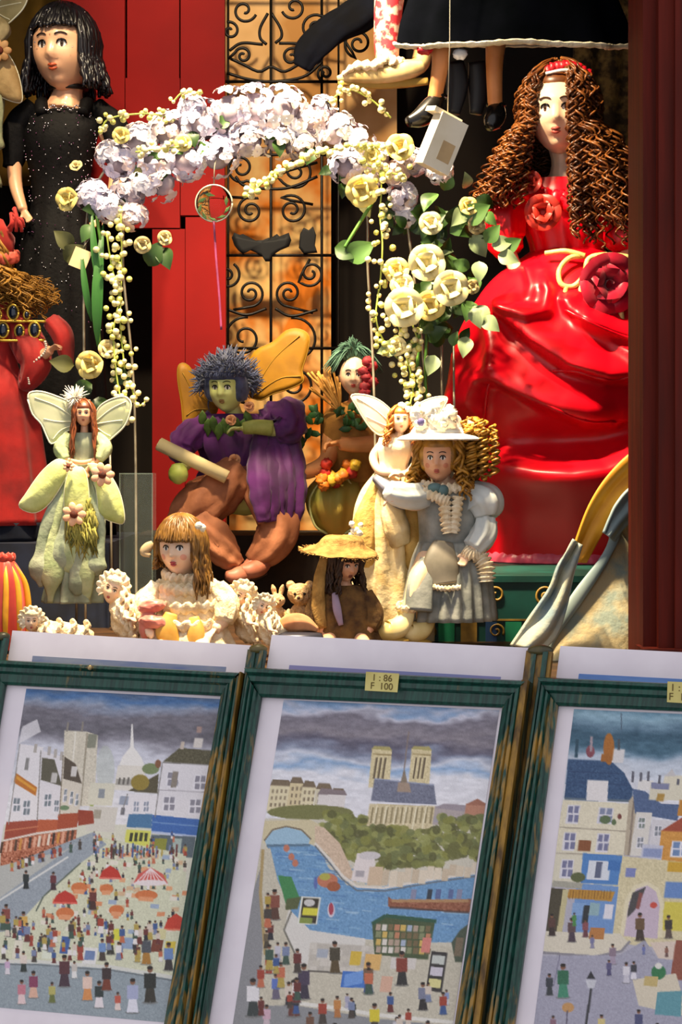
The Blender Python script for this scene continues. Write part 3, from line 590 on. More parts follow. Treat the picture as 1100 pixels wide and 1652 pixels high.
for x, y, h, c, l in ((540, 1570, 52, '#4a4230', '#5c4a2c'), (648, 1590, 56, '#8c3c2c', '#32302e'), (594, 1602, 50, '#7a6048', '#44558c'), (682, 1630, 46, '#7c8098', '#302c2c'), (443, 1484, 50, '#8a4a38', '#5c3a2c'), (490, 1612, 58, '#4a3e54', '#3c3444'), (474, 1640, 60, '#8a4434', '#6c3830'), (445, 1612, 42, '#5c74c0', '#6c6478'), (408, 1640, 62, '#e6e2e4', '#3a4240'), (544, 1642, 36, '#c88440', '#b8743c'), (604, 1668, 50, '#e0cc2c', '#4a4238'), (560, 1626, 24, '#a8a4bc', '#b4b0c4'), (720, 1622, 26, '#8ca0cc', '#c8ccd8'), (430, 1530, 30, '#6c5c44', '#4c4434'), (448, 1550, 30, '#c4c0cc', '#a8a4b8'), (430, 1660, 40, '#d0a8b8', '#c8b4bc'), (500, 1672, 40, '#74503c', '#5c5460'), (640, 1680, 40, '#c8c4cc', '#70707c'), (570, 1640, 26, '#2c3230', '#2c3230'), (432, 1470, 30, '#b89a3c', '#a4904c'), (690, 1690, 44, '#5c70b0', '#3a3a40'), (540, 1700, 50, '#b05a40', '#303038')): k.man(x, y, h, c, l)
for i in range(15): x = 420 + 60 * k.rng.random(); k.man(x, 1490 + 150 * k.rng.random(), 26 + 16 * k.rng.random(), k.rng.choice(CROWD), k.rng.choice(CROWD))
for i in range(8): x = 520 + 210 * k.rng.random(); k.man(x, 1600 + 70 * k.rng.random(), 30 + 14 * k.rng.random(), k.rng.choice(CROWD), k.rng.choice(CROWD))
P2 = k

# print 3: blue-roofed house and archway
q3 = [(925, 1143), (1300, 1160), (1232, 1728), (853, 1710)]
k = Painter(q3, seed=11); k.a[:] = rgb('#b4b0bc')
k.sky([(1130, '#5f93b4'), (1150, '#8fb4c8'), (1166, '#5a7c94'), (1180, '#2f566e'), (1200, '#3f6880'), (1212, '#6d8ca4'), (1222, '#b8c4d4'), (1260, '#dcdce4')], 1330, 9, 6)
k.line([(1002, 1150), (1002, 1178)], 1.5, '#48586c')
k.poly([(916, 1224), (986, 1228), (1006, 1246), (1020, 1272), (1020, 1292), (910, 1288)], '#2f4f78', tex=.03); k.line([(916, 1244), (1008, 1248)], 1.5, '#24406a'); k.line([(914, 1262), (1016, 1266)], 1.5, '#24406a'); k.line([(910, 1288), (1020, 1292)], 4, '#5a6c7c')
k.rect(947, 1258, 34, 33, '#e4dedc', up=-.05); k.ell(982, 1208, 9, 26, '#b0691c'); k.rect(970, 1216, 20, 12, '#a8641c'); k.rect(990, 1208, 18, 22, '#d8d4d4'); k.line([(998, 1192), (998, 1210)], 4, '#3f4c58')
k.line([(931, 1192), (929, 1222)], 5, '#23485c'); k.ell(952, 1212, 7, 10, '#8a4450'); k.line([(954, 1188), (953, 1212)], 4, '#a8949c')
k.poly([(908, 1290), (1014, 1296), (1006, 1378), (892, 1372)], '#e2d8bc', tex=.015); k.poly([(892, 1372), (1006, 1378), (990, 1430), (884, 1424)], '#dcd4bc'); k.line([(902, 1334), (1012, 1341)], 2, '#a89c88'); k.line([(896, 1376), (1004, 1380)], 2, '#b0a490')
k.poly([(1014, 1292), (1026, 1276), (1026, 1380), (1006, 1380)], '#b8a890'); k.line([(1022, 1292), (1014, 1380)], 3, '#8c7c6c')
for x, y in ((916, 1298), (910, 1342), (906, 1386)): k.win(x, y, 20, 30, '#77789a', '#dcd8e0')
k.win(964, 1344, 20, 30, '#77789a', '#dcd8e0'); k.win(966, 1302, 24, 26, '#8088a4', '#d8d4dc'); k.ell(976, 1322, 9, 7, '#5c7048'); k.ell(990, 1326, 4, 5, '#5c7048'); k.ell(999, 1317, 3.5, 4.5, '#7a3c34'); k.rect(934, 1355, 20, 17, '#8c5028')
# right cluster
k.poly([(1020, 1272), (1040, 1276), (1066, 1296), (1100, 1298), (1092, 1324), (1024, 1312)], '#4d638c', tex=.02); k.rect(1030, 1258, 24, 16, '#e0dcd8'); k.rect(1050, 1262, 30, 28, '#d8d0b8'); k.rect(1072, 1250, 40, 40, '#dcd4bc'); k.poly([(1050, 1262), (1080, 1264), (1078, 1274), (1050, 1272)], '#8084a4'); k.poly([(1084, 1240), (1090, 1252), (1072, 1252)], '#c8c4c4')
for x, y, h in ((1021, 1244, 18), (1034, 1246, 14), (1046, 1244, 16), (1064, 1250, 14), (1094, 1256, 10)): k.line([(x, y), (x - 1, y + h)], 4, '#5c5c68')
k.rect(1060, 1280, 12, 12, '#b48c3c'); k.rect(1026, 1310, 26, 70, '#dcd6cc'); k.rect(1052, 1322, 36, 60, '#d4d0d4'); k.win(1030, 1318, 11, 19, '#78847c'); k.win(1056, 1332, 12, 17, '#80848c'); k.win(1028, 1350, 11, 18, '#80848c')
k.poly([(1066, 1340), (1110, 1312), (1200, 1330), (1200, 1350)], '#a8482c'); k.poly([(1066, 1340), (1200, 1346), (1190, 1420), (1060, 1400)], '#d8953c', tex=.02); k.rect(1096, 1290, 90, 26, '#c88428'); k.win(1084, 1356, 30, 26, '#6c88b4'); k.rect(1036, 1362, 34, 34, '#c4c4d4'); k.rect(1038, 1368, 30, 14, '#8c98c0')
k.poly([(996, 1380), (1200, 1400), (1190, 1540), (976, 1520)], '#d8caa0', tex=.025)
k.rect(1078, 1390, 60, 16, '#d4a428'); k.rect(1074, 1422, 60, 26, '#6488c4'); k.rect(1072, 1454, 60, 46, '#d8c848')
# blue house
k.poly([(940, 1376), (1004, 1380), (996, 1428), (936, 1424)], '#4b82c4'); k.rect(950, 1388, 36, 30, '#d8dce4'); k.rect(962, 1390, 10, 26, '#5c6480'); k.rect(982, 1388, 20, 16, '#3a72b8'); k.poly([(930, 1424), (998, 1430), (988, 1510), (920, 1504)], '#6c94cc')
k.poly([(918, 1434), (992, 1438), (986, 1454), (914, 1448)], '#c08a2c'); 
for i in range(14): k.line([(920 + i * 5, 1436), (918 + i * 5, 1450)], 1.2, '#8c5c1c')
k.rect(924, 1456, 22, 20, '#7fa4d4'); k.rect(942, 1460, 10, 30, '#2c3034'); k.rect(952, 1456, 16, 20, '#8fb0b8'); k.rect(976, 1458, 14, 24, '#e0dce4'); k.ell(932, 1415, 12, 8, '#5c6438'); k.poly([(892, 1420), (940, 1424), (938, 1434), (890, 1430)], '#a8a494'); k.poly([(888, 1432), (912, 1434), (906, 1510), (880, 1506)], '#4c4430'); k.rect(908, 1434, 9, 70, '#c8bc8c')
k.rect(1010, 1400, 16, 14, '#7c84bc')
# archway
k.poly([(1000, 1508), (1008, 1452), (1022, 1428), (1044, 1422), (1062, 1432), (1070, 1456), (1068, 1512)], '#e4d8b4'); k.poly([(1006, 1510), (1014, 1456), (1026, 1434), (1044, 1428), (1058, 1438), (1064, 1460), (1060, 1514)], '#c8b4c4'); k.poly([(1012, 1470), (1020, 1440), (1042, 1430), (1036, 1446), (1024, 1468), (1012, 1480)], '#4c4848'); k.line([(1034, 1440), (1028, 1466)], 6, '#8c4c44'); k.ell(1054, 1460, 6, 5, '#d04c3c')
# street
k.poly([(880, 1502), (1000, 1506), (1014, 1520), (1000, 1536), (960, 1542), (870, 1536)], '#dcd2bc'); k.line([(872, 1536), (960, 1543), (1002, 1534), (1016, 1518)], 4, '#8c8890'); k.poly([(1048, 1520), (1090, 1518), (1092, 1548), (1062, 1546)], '#dcc8b8'); k.poly([(868, 1542), (1000, 1540), (1040, 1516), (1060, 1546), (1200, 1560), (1180, 1730), (840, 1720)], '#a4a2b4', tex=.015)
k.rect(1090, 1516, 60, 64, '#94503c'); k.poly([(1020, 1580), (1090, 1570), (1110, 1640), (1030, 1622)], '#d8ccb4'); k.poly([(1060, 1600), (1100, 1598), (1098, 1640), (1056, 1636)], '#5c98a4'); k.ell(1062, 1568, 12, 12, '#2f7a48'); k.rect(1040, 1574, 22, 16, '#c8b070'); k.ell(1062, 1558, 6, 5, '#e0dcd4')
k.rect(952, 1496, 24, 18, '#bc7a3c')
for x, y, h, c, l in ((890, 1510, 36, '#5c3c34', '#3c2c28'), (922, 1520, 40, '#604848', '#4c3c48'), (944, 1512, 30, '#8c4c50', '#6c3c44'), (926, 1494, 22, '#4c8c44', '#4c8c44'), (1032, 1518, 46, '#6c5034', '#44342c'), (1078, 1514, 38, '#3c3430', '#5c4c44'), (955, 1530, 22, '#7878a0', '#8c88a4'), (988, 1556, 34, '#8c7888', '#a494a8'), (982, 1574, 26, '#5c5880', '#504c74'), (908, 1610, 56, '#2c6c4c', '#3f8c6c'), (886, 1606, 36, '#383c44', '#383c40'), (1010, 1586, 34, '#d8d4dc', '#c8c4d0'), (1022, 1580, 30, '#3c3c44', '#e0dce4'), (1038, 1540, 16, '#6c74ac', '#6c74a0'), (1075, 1544, 18, '#8c5c4c', '#6c4c48'), (892, 1668, 30, '#8c6474', '#74606c'), (970, 1672, 36, '#d4c07c', '#b8a464'), (1030, 1668, 40, '#4c5078', '#4c4c68'), (1060, 1690, 40, '#a05048', '#4c4450'), (930, 1700, 40, '#487098', '#383c48')): k.man(x, y, h, c, l)
k.ell(916, 1625, 10, 8, '#c89458'); k.line([(915, 1630), (913, 1660)], 2, '#5c5468'); k.line([(954, 1590), (944, 1660)], 4, '#38383c'); k.poly([(944, 1580), (962, 1581), (958, 1594), (948, 1594)], '#c8c8d0'); k.poly([(946, 1578), (953, 1566), (960, 1579)], '#2c2c30'); k.line([(903, 1540), (893, 1590)], 1.5, '#78748c')
P3 = k

# ------------------------------------------------------------------ frames, prints, sheets behind
OUT = [[(-28, 1066), (399, 1089), (301, 1745), (-130, 1725)], [(403, 1080), (858, 1102), (765, 1760), (304, 1745)], [(872, 1096), (1340, 1118), (1260, 1775), (776, 1745)]]
INN = [[(12, 1106), (360, 1124), (260, 1705), (-85, 1688)], [(424, 1126), (813, 1143), (727, 1715), (330, 1697)], [(902, 1140), (1310, 1158), (1230, 1735), (824, 1712)]]
SHEET = [[(8, 1100), (366, 1118), (264, 1712), (-92, 1694)], [(418, 1120), (820, 1137), (733, 1722), (323, 1704)], [(896, 1134), (1318, 1152), (1238, 1742), (817, 1719)]]
FL = ['dark green gilt-worn frame around the market-square print', 'dark green gilt-worn frame with a yellow price sticker, around the cathedral print', 'dark green gilt-worn frame around the print of a blue-roofed house']
PL = ['street print of a crowded market square with red parasols and a white dome', 'street print of a twin-towered cathedral above a blue river', 'street print of a blue-roofed cream house beside an archway']
PROF_S = [(0, -.004), (0, .006), (.10, .010), (.2, .0105), (.24, .0085), (.30, .0125), (.42, .013), (.47, .0105), (.53, .012), (.62, .0118), (.66, .009), (.74, .010), (.84, .0085), (.88, .006), (1.0, .0045), (1.0, .001)]
PROF_T = [(0, -.004), (0, .008), (.08, .0125), (.2, .013), (.26, .0105), (.34, .012), (.5, .011), (.58, .0075), (.9, .006), (1.0, .004), (1.0, .001)]
for i, (o, n_, k) in enumerate(zip(OUT, INN, (P1, P2, P3))):
    base = R((o[3][0] + o[2][0]) / 2, (o[3][1] + o[2][1]) / 2)
    fe = empty('picture_frame', base, FL[i], 'picture frame', 'framed prints on the rack')
    for s_ in range(4):
        a, b_ = s_, (s_ + 1) % 4; prof = PROF_T if s_ == 0 else PROF_S; rows = []
        for (t, h) in prof:
            A = (o[a][0] + (n_[a][0] - o[a][0]) * t, o[a][1] + (n_[a][1] - o[a][1]) * t); B = (o[b_][0] + (n_[b_][0] - o[b_][0]) * t, o[b_][1] + (n_[b_][1] - o[b_][1]) * t)
            rows.append([R(A[0] + (B[0] - A[0]) * q, A[1] + (B[1] - A[1]) * q) + NN * h for q in (0, .25, .5, .75, 1)])
        mb = MB(); mb.grid(rows, smooth=False); wpart(('top_rail', 'stile', 'bottom_rail', 'stile')[s_], mb, m_rail if s_ in (0, 2) else m_frame, fe)
    mb = slab(MB(), o, -.006, -.004); wpart('backing', mb, m_back, fe)
    if i < 2:                                             # rubbed gilt bead along the outer edge of the right stile
        mb = MB(); w_ = 10 if i else 3
        mb.grid([[R(o[1][0] + (o[2][0] - o[1][0]) * q + dx, o[1][1] + (o[2][1] - o[1][1]) * q) + NN * h for q in (0, .33, .66, 1)] for dx, h in ((-w_, .0092), (-w_, .0115), (-w_ / 2, .0125), (0, .0115), (0, .004))], smooth=False)
        wpart('gilt_bead', mb, m_seam, fe)
    if i == 0:
        mb = MB(); mb.ico(R(159, 1083) + NN * .014, .0022, 2); wpart('pin', mb, M('brass', '#b8a070', rough=.35, metal=.7), fe)
    if i in (1, 2):                                       # price stickers on the top rail
        qd = [(601, 1090), (654, 1093), (651, 1123), (599, 1120)] if i == 1 else [(1083, 1106), (1130, 1108), (1128, 1142), (1082, 1139)]
        mb = slab(MB(), qd, .0, .0005); mb.v = [q + NN * .0135 for q in mb.v]; st = wpart('price_sticker', mb, M('sticker_paper', '#c8bc74', '#b4a660', rough=.6), fe)
        for ln, (txt, fy) in enumerate((('1 : 86', .30), ('F  100', .74))):
            cu = bpy.data.curves.new('ink', 'FONT'); cu.body = txt; cu.size = .0072; cu.align_x = 'CENTER'; cu.align_y = 'CENTER'; cu.extrude = .00012
            to = bpy.data.objects.new('tmp', cu); COL.objects.link(to); dg = bpy.context.evaluated_depsgraph_get(); me = bpy.data.meshes.new_from_object(to.evaluated_get(dg)); bpy.data.objects.remove(to)
            a0, a1, a3 = [R(*qd[j]) for j in (0, 1, 3)]; ex = (a1 - a0).normalized(); ez = (a0 - a3).normalized(); c = (a0 + a1) / 2 + (a3 - a0) * fy + NN * .0142
            mt = Matrix((ex, ez, NN)).transposed().to_4x4(); mt.translation = c - Vector(fe.location); me.transform(mt)
            me.materials.append(M('brown_ink', '#5c4a14', rough=.6)); wo = bpy.data.objects.new('price_text', me); COL.objects.link(wo); wo.parent = st
    # sheet with its white border, and the printed picture on it
    base = R((SHEET[i][3][0] + SHEET[i][2][0]) / 2, SHEET[i][3][1], 0)
    pe = empty('street_print', base, PL[i], 'print', 'framed prints on the rack')
    mb = slab(MB(), SHEET[i], -.0035, -.0005); wpart('paper', mb, m_card, pe)
    so = k.sheet('picture', -.0005, .0003, m_ink, base); so.parent = pe
# white-bordered sheets standing behind the frames
CARD = [([(22, 1018), (406, 1042), (300, 1715), (-80, 1690)], [(53, 1058), (365, 1076), (355, 1130), (45, 1112)], '#4a62a0', '#9aa0a4', 'white-bordered print sheet standing behind the market-square frame'),
        ([(440, 1025), (872, 1047), (780, 1730), (335, 1710)], [(467, 1073), (808, 1092), (800, 1150), (458, 1130)], '#8c88b8', '#7c84b4', 'white-bordered print sheet standing behind the cathedral frame'),
        ([(905, 1043), (1345, 1066), (1255, 1745), (815, 1722)], [(934, 1087), (1300, 1106), (1290, 1160), (926, 1140)], '#3f68b0', '#6c94d0', 'white-bordered print sheet standing behind the blue-roofed-house frame')]
for qd, st, c1, c2, lb in CARD:
    base = R((qd[3][0] + qd[2][0]) / 2, qd[3][1], -.016); ce = empty('print_sheet', base, lb, 'print sheet', 'spare sheets behind the frames')
    mb = slab(MB(), qd, -.0165, -.0145); wpart('paper', mb, m_card, ce)
    mb = slab(MB(), st, -.0145, -.0142); wpart('printed_sky', mb, M('ink' + c1, c1, c2, rough=.5, scale=14, stretch=(1, 1, 5)), ce)
# rack that carries them
re_ = empty('print_rack', R(560, 1752, -.03), 'green gilt-worn wooden rack holding the three framed prints', 'rack')
for (a, b_, c, d, tone) in (((404, 1050), (431, 1051), (325, 1750), (300, 1750), m_frame), ((852, 1052), (893, 1054), (805, 1762), (762, 1760), m_seam), ((-6, 1030), (16, 1031), (-110, 1730), (-130, 1730), m_frame)):
    mb = slab(MB(), [a, b_, c, d], -.0118, -.0064); wpart('post', mb, tone, re_)
    e0, e1 = R((a[0] + b_[0]) / 2 - 1, a[1] - 3, -.009), (R(*b_) - R(*a)).length / 2
    mb = MB(); mb.ell(e0, (e1, .006, .004), n=12, m=8); wpart('finial', mb, M('aged_brass', '#6f6030', '#3c3a24', rough=.4), re_)
    for t in (.25, .7):
        mb = slab(MB(), [(a[0] + (b_[0] - a[0]) * (t - .1), a[1]), (a[0] + (b_[0] - a[0]) * (t + .1), a[1]), (d[0] + (c[0] - d[0]) * (t + .1), d[1]), (d[0] + (c[0] - d[0]) * (t - .1), d[1])], -.0064, -.0048); wpart('reeding', mb, m_frame, re_)
mb = slab(MB(), [(-150, 1735), (1290, 1790), (1285, 1815), (-155, 1760)], -.03, .03); wpart('ledge', mb, m_rail, re_)
for u in (-60, 560, 1180):
    a = R(u, 1775 + (u - 560) * .03, -.02); mb = MB(); mb.tube([a, Vector((a.x, a.y, ZC - 1.35))], .014, n=8); wpart('leg', mb, m_rail, re_)

# ================================================================== doll kit
def sm(a, b, x):
    t = min(1, max(0, (x - a) / (b - a))); return t * t * (3 - 2 * t)
def headmap(q):
    """unit sphere direction -> point of a doll head one unit tall (front is -y)"""
    x, y, z = q; t = max(0.0, -z); ax = abs(x); e = math.exp
    X = x * .385 * (1 - .26 * t ** 1.6); Y = y * .44 * (1 - .10 * t); Z = z * .5
    if y < 0:
        fr = min(1.0, -y * 1.6); Y *= .93
        nf = (0.16 - z) / .40 if -.24 <= z <= .16 else (e(-((z + .24) / .07) ** 2) if z < -.24 else 0.0)
        d = .115 * e(-(x / (.07 + .07 * nf)) ** 2) * nf - .040 * e(-((ax - .34) / .20) ** 2 - ((z - .03) / .13) ** 2)
        d += .030 * e(-((ax - .48) / .20) ** 2 - ((z + .30) / .22) ** 2) + .035 * e(-(x / .24) ** 2 - ((z + .50) / .10) ** 2)
        d += .045 * e(-(x / .26) ** 2 - ((z + .86) / .14) ** 2) - .018 * e(-(x / .26) ** 2 - ((z + .66) / .06) ** 2) + .02 * e(-((z - .28) / .12) ** 2)
        Y -= d * fr
    return Vector((X, Y, Z))
def facept(x, z, off): 
    q = headmap((x, -math.sqrt(max(0.0, 1 - x * x - z * z)), z)); q.y -= off; return q
class Head:
    """a head with eyes, brows and lips; c is its centre in pixels (a p() vector), h its height"""
    def __init__(s, T, c, h, yaw=0, pitch=0, roll=0, skin=None, eye='#3a2a1c', lip='#c0504a', brow='#3a2416', parent=None, fine=True, name='head', cheek=None):
        s.T, s.c, s.h = T, Vector(c), h; s.rot = roty(roll) @ rotz(yaw) @ rotx(pitch)
        b = MB(); n, m = (44, 38) if fine else (28, 24); rows = []
        for i in range(m + 1):
            ph = math.pi * i / m
            rows.append([s.w(headmap((math.sin(ph) * math.cos(2 * math.pi * j / n), math.sin(ph) * math.sin(2 * math.pi * j / n), math.cos(ph)))) for j in range(n)])
        b.grid(rows, closed=True)
        for sd in (-1, 1): b.ell(s.w(Vector((sd * .375, .03, -.03))), (h * .035, h * .06, h * .10), s.rot)
        s.o = T.part(name, b, skin, parent)
        ew = M('doll_eye_white', '#f2ece2', rough=.25); ei = M('iris' + eye, eye, rough=.15); pu = M('pupil_black', '#0a0808', rough=.1); br = M('brow' + brow, brow, rough=.7); lp = M('lip' + lip, lip, rough=.35)
        for sd in (-1, 1):
            s.patch('eye', sd * .335, .03, .135, .085, .010, ew); s.patch('iris', sd * .335, .03, .068, .082, .016, ei); s.patch('pupil', sd * .335, .03, .034, .042, .020, pu)
            b = MB(); b.tube([s.w(facept(sd * (.335 + .15 * t), .03 + .095 * math.sqrt(max(0, 1 - t * t)), .014)) for t in np.linspace(-1, 1, 9)], [h * .006] + [h * .013] * 7 + [h * .006], n=5); T.part('lash_line', b, pu, s.o)
            b = MB(); b.tube([s.w(facept(sd * (.33 + .19 * t), .235 + .05 * (1 - t * t) , .008)) for t in np.linspace(-1, 1, 9)], [h * .005] + [h * .011] * 7 + [h * .004], n=5); T.part('eyebrow', b, br, s.o)
        b = MB()
        for (z0, amp, rr) in ((-.475, .02, .020), (-.535, -.018, .024)):
            b.tube([s.w(facept(.17 * t, z0 + amp * (1 - abs(t)) * (1 if z0 < -.5 else (abs(t) * 2.2)), .004)) for t in np.linspace(-1, 1, 11)], [h * rr * (1 - abs(t) ** 2.2) + h * .003 for t in np.linspace(-1, 1, 11)], n=7)
        T.part('lips', b, lp, s.o)
        if cheek:
            for sd in (-1, 1): s.patch('blush', sd * .5, -.28, .13, .11, .002, M('blush' + cheek, cheek, rough=.6))
    def w(s, q): return s.c + s.rot @ (q * s.h)
    def patch(s, name, cx, cz, rx, rz, off, mat):
        b = MB(); n = 14; vs = [s.w(facept(cx, cz, off))]; fs = []
        for k in (.55, 1.0):
            for j in range(n):
                a = 2 * math.pi * j / n; vs.append(s.w(facept(cx + rx * k * math.cos(a), cz + rz * k * math.sin(a), off * (1 if k < .6 else .35))))
        for j in range(n):
            j2 = (j + 1) % n; fs += [(0, 1 + j, 1 + j2), (1 + j, 1 + n + j, 1 + n + j2, 1 + j2)]
        b.add(vs, fs); return s.T.part(name, b, mat, s.o)
    def cap(s, b, thick=.09, line=.42, side=.80, amp=.03, freq=9, seed=0.0, back=0.0):
        n, m = 40, 30; rows = []
        for i in range(m + 1):
            ph = math.pi * i / m; row = []
            for j in range(n):
                th = 2 * math.pi * j / n; q = (math.sin(ph) * math.cos(th), math.sin(ph) * math.sin(th), math.cos(ph))
                face = sm(.05, .30, -q[1]) * (1 - sm(line - .07, line + .05, q[2])) * (1 - sm(side - .08, side + .06, abs(q[0])))
                k = (1 + thick + amp * nz(q[0] * freq + seed, q[1] * freq, q[2] * 3)) * (1 - face) + .84 * face
                low = sm(-.35, -.8, q[2]) if back == 0 else 0
                v = headmap(q) * (k * (1 - low) + .8 * low); row.append(s.w(v))
            rows.append(row)
        b.grid(rows, closed=True)
    def strands(s, b, n, length, r, a0=48, a1=180, curl=0.0, turns=7, spread=.15, sx=1.10, seed=1, bangs=0, bangz=.35, m=18, taper=.5, lenvar=.15, nsides=5, droop=1.0, sway=(0, 0), scatter=.05, sgn=0):
        rg = random.Random(seed)
        for i in range(n + bangs):
            bang = i >= n
            if bang: a = math.radians(rg.uniform(-a0, a0))
            else: a = math.radians(rg.uniform(a0, a1) * (sgn or rg.choice((-1, 1))))
            hx, hy = math.sin(a), -math.cos(a); k = sx * (1 + rg.uniform(-.5, .5) * scatter); pts = []
            phm = math.acos(max(-1, min(1, bangz + rg.uniform(-.05, .05)))) if bang else math.radians(100)
            ph0 = rg.uniform(.02, .35) if not bang else rg.uniform(.05, .3)
            for f in np.linspace(0, 1, 6):
                ph = ph0 + (phm - ph0) * f; pts.append(s.w(headmap((math.sin(ph) * hx, math.sin(ph) * hy, math.cos(ph))) * k))
            if not bang:
                L = length(math.degrees(a)) if callable(length) else length
                L *= 1 + rg.uniform(-lenvar, lenvar); e = pts[-1]; o = s.rot @ Vector((hx, hy, 0)); o.z = 0; sp = spread * rg.uniform(.3, 1.2)
                for f in np.linspace(.15, 1, 7): pts.append(e + Vector((o.x * sp * L * f ** .7 + sway[0] * L * f * f, o.y * sp * L * f ** .7 + sway[1] * L * f * f, -L * f * droop)))
            q = cat([tuple(v) for v in pts], m); out = []
            p0 = rg.uniform(0, 6.28); tn = turns * rg.uniform(.8, 1.2) * (.3 if bang else 1); dr = rg.choice((-1, 1))
            for j, v in enumerate(q):
                t = j / (m - 1); v = Vector(v)
                if curl:
                    am = curl * sm(.05, .35, t); v += Vector((math.cos(p0 + dr * tn * 6.283 * t), math.sin(p0 + dr * tn * 6.283 * t), 0)) * am
                out.append(v + Vector((nz(t * 5 + p0, i * .37), nz(t * 5, i * .71 + p0), 0)) * curl * .6 if curl else v)
            b.tube(out, [r * (1 - (1 - taper) * (j / (m - 1)) ** 2) for j in range(m)], n=nsides)
def hand(b, wrist, d, n, s, side=1, curl=.5, fr=.085):
    """palm, four unequal bent fingers and a thumb; d points along the hand, fingers close towards n"""
    d = Vector(d).normalized(); n = Vector(n); n = (n - d * n.dot(d)).normalized(); sd = d.cross(n) * side; W = Vector(wrist)
    rot = Matrix((sd, n, d)).transposed()
    b.ell(W + d * .42 * s, (.27 * s, .13 * s, .46 * s), rot)
    for i, L in enumerate((.62, .74, .68, .50)):
        q = W + d * .78 * s + sd * (i - 1.5) * -.145 * s; pts = [q]; a = 0
        for seg in (.42, .32, .26): a += curl * .9; q = q + (d * math.cos(a) + n * math.sin(a)) * seg * L * s; pts.append(q)
        b.tube([W + d * .5 * s + sd * (i - 1.5) * -.12 * s] + pts, [fr * s * 1.05, fr * s, fr * s * .95, fr * s * .85, fr * s * .6], n=7)
    q = W + d * .25 * s + sd * .22 * s; e = q + (d * .55 + sd * .6 + n * .25) * .42 * s; b.tube([q - sd * .1 * s, q, e, e + (d * .9 + sd * .15 + n * .4 * curl) * .30 * s], [fr * s * 1.2, fr * s * 1.2, fr * s, fr * s * .7], n=7)
def limb(b, pts, rad, n=12, m=18): b.tube([Vector(q) for q in pts], rad, n=n, m=m)
def ruffle(b, pts, r, amp=.25, freq=14, n=24, m=None, squash=.6, width=None):
    """gathered frill along a path"""
    b.tube([Vector(q) for q in pts], r, n=n, m=m or max(24, len(pts) * 10), mod=lambda th, t: 1 + amp * math.sin(freq * t * 6.283 + 2 * math.cos(th)) + amp * .5 * nz(th * 2, t * 20), squash=squash)
def folds(nf, amp, ph=0.0, grow=1.0, rnd=.4, seed=0.0):
    return lambda th, t: 1 + amp * (t ** grow) * (math.sin(nf * th + ph + 1.2 * nz(th * 1.5 + seed, t * 2)) + rnd * nz(math.cos(th) * 3 + seed, math.sin(th) * 3, t * 3))
def wing(T, name, outline, thick, w, mat, veins=None, vmat=None, yaw=0, pivot=None, bulge=1.0, edge=1.4, emat=None):
    """wing: thin bulged plate in the picture's plane turned about a vertical pivot, with a wired edge and veins"""
    pu, pv = pivot or outline[0]; ax = rotz(yaw) @ Vector((1, 0, 0)); org = p(pu, pv, w)
    out = [tuple(q) for q in cat(outline + [outline[0]], 40)][:-1]
    b = MB(); b.plate([(u - pu, pv - v) for u, v in out], thick, org, ax, bulge=bulge); o = T.part(name, b, mat)
    W = lambda u, v, y=0: org + ax * (u - pu) + Vector((0, 0, pv - v)) + Vector((0, -1, 0)) * y
    b = MB(); b.tube([W(u, v) for u, v in out + [out[0]]], edge, n=6); T.part('wing_edge', b, emat or vmat or mat, o)
    for vn in veins or []:
        b = MB(); b.tube([W(u, v, thick / 2 + bulge * .8) for u, v in vn], edge * .6, n=5, m=10); T.part('vein', b, vmat or mat, o)
    return o
def rose_meshes(T, key, mat, R_=1.0):
    """shared meshes of a rose: heart and outer petal, radius one pixel of thing T scaled on placement"""
    b = MB()
    rows = [[], [], [], []]; nst = 46
    for i in range(nst):                                             # rolled spiral of the heart
        f = i / (nst - 1); a = f * 3.2 * 6.283; rr = .07 + .46 * f; h = .50 - .16 * f + .03 * math.sin(3 * a)
        for q, (t, o) in enumerate(((0, -.10), (.45, .0), (.85, .03), (1.0, .08))): rows[q].append(Vector(((rr + o * f) * math.cos(a), -h * t, (rr + o * f) * math.sin(a))))
    b.grid(rows); b.ell(Vector((0, -.12, 0)), (.40, .16, .40), n=12, m=6)
    heart = b.mesh('rose_heart', Vector((0, 0, 0)), T.k * R_); heart.materials.append(mat)
    b = MB(); rows = []
    for i in range(6):
        t = i / 5; row = []
        for j in range(7):
            s_ = (j / 6 - .5) * 2; wd = .22 + .42 * math.sin(1.57 * min(1, t * 1.25)); x = s_ * wd * (1 - .22 * max(0, t - .6) * abs(s_))
            z = .12 + .84 * t - .30 * s_ * s_ * t * t; y = -.46 * t * (1 - .5 * t) + .20 * s_ * s_ * t - .12 * t + .50 * max(0, t - .72) - .02
            row.append(Vector((x, y, z)))
        rows.append(row)
    b.grid(rows); petal = b.mesh('rose_petal', Vector((0, 0, 0)), T.k * R_); petal.materials.append(mat)
    return heart, petal
def rose(T, meshes, c, r, yaw=0, pitch=0, rng=random, name='rose', label=None, parent=None, np_=9):
    hm, pm = meshes; rt = (rotz(yaw) @ rotx(pitch)).to_euler()
    o = T.inst(name, hm, c, rt, r, parent=parent, label=label)
    for i in range(np_):
        q = bpy.data.objects.new('petal', pm); COL.objects.link(q); q.parent = o
        a = 360 / np_ * i * (2 if np_ % 2 else 1) + rng.uniform(-12, 12); inner = i < np_ // 2
        q.rotation_euler = (roty(a) @ rotx(42 if inner else 12)).to_euler(); q.scale = (.78 if inner else 1.0,) * 3
    return o

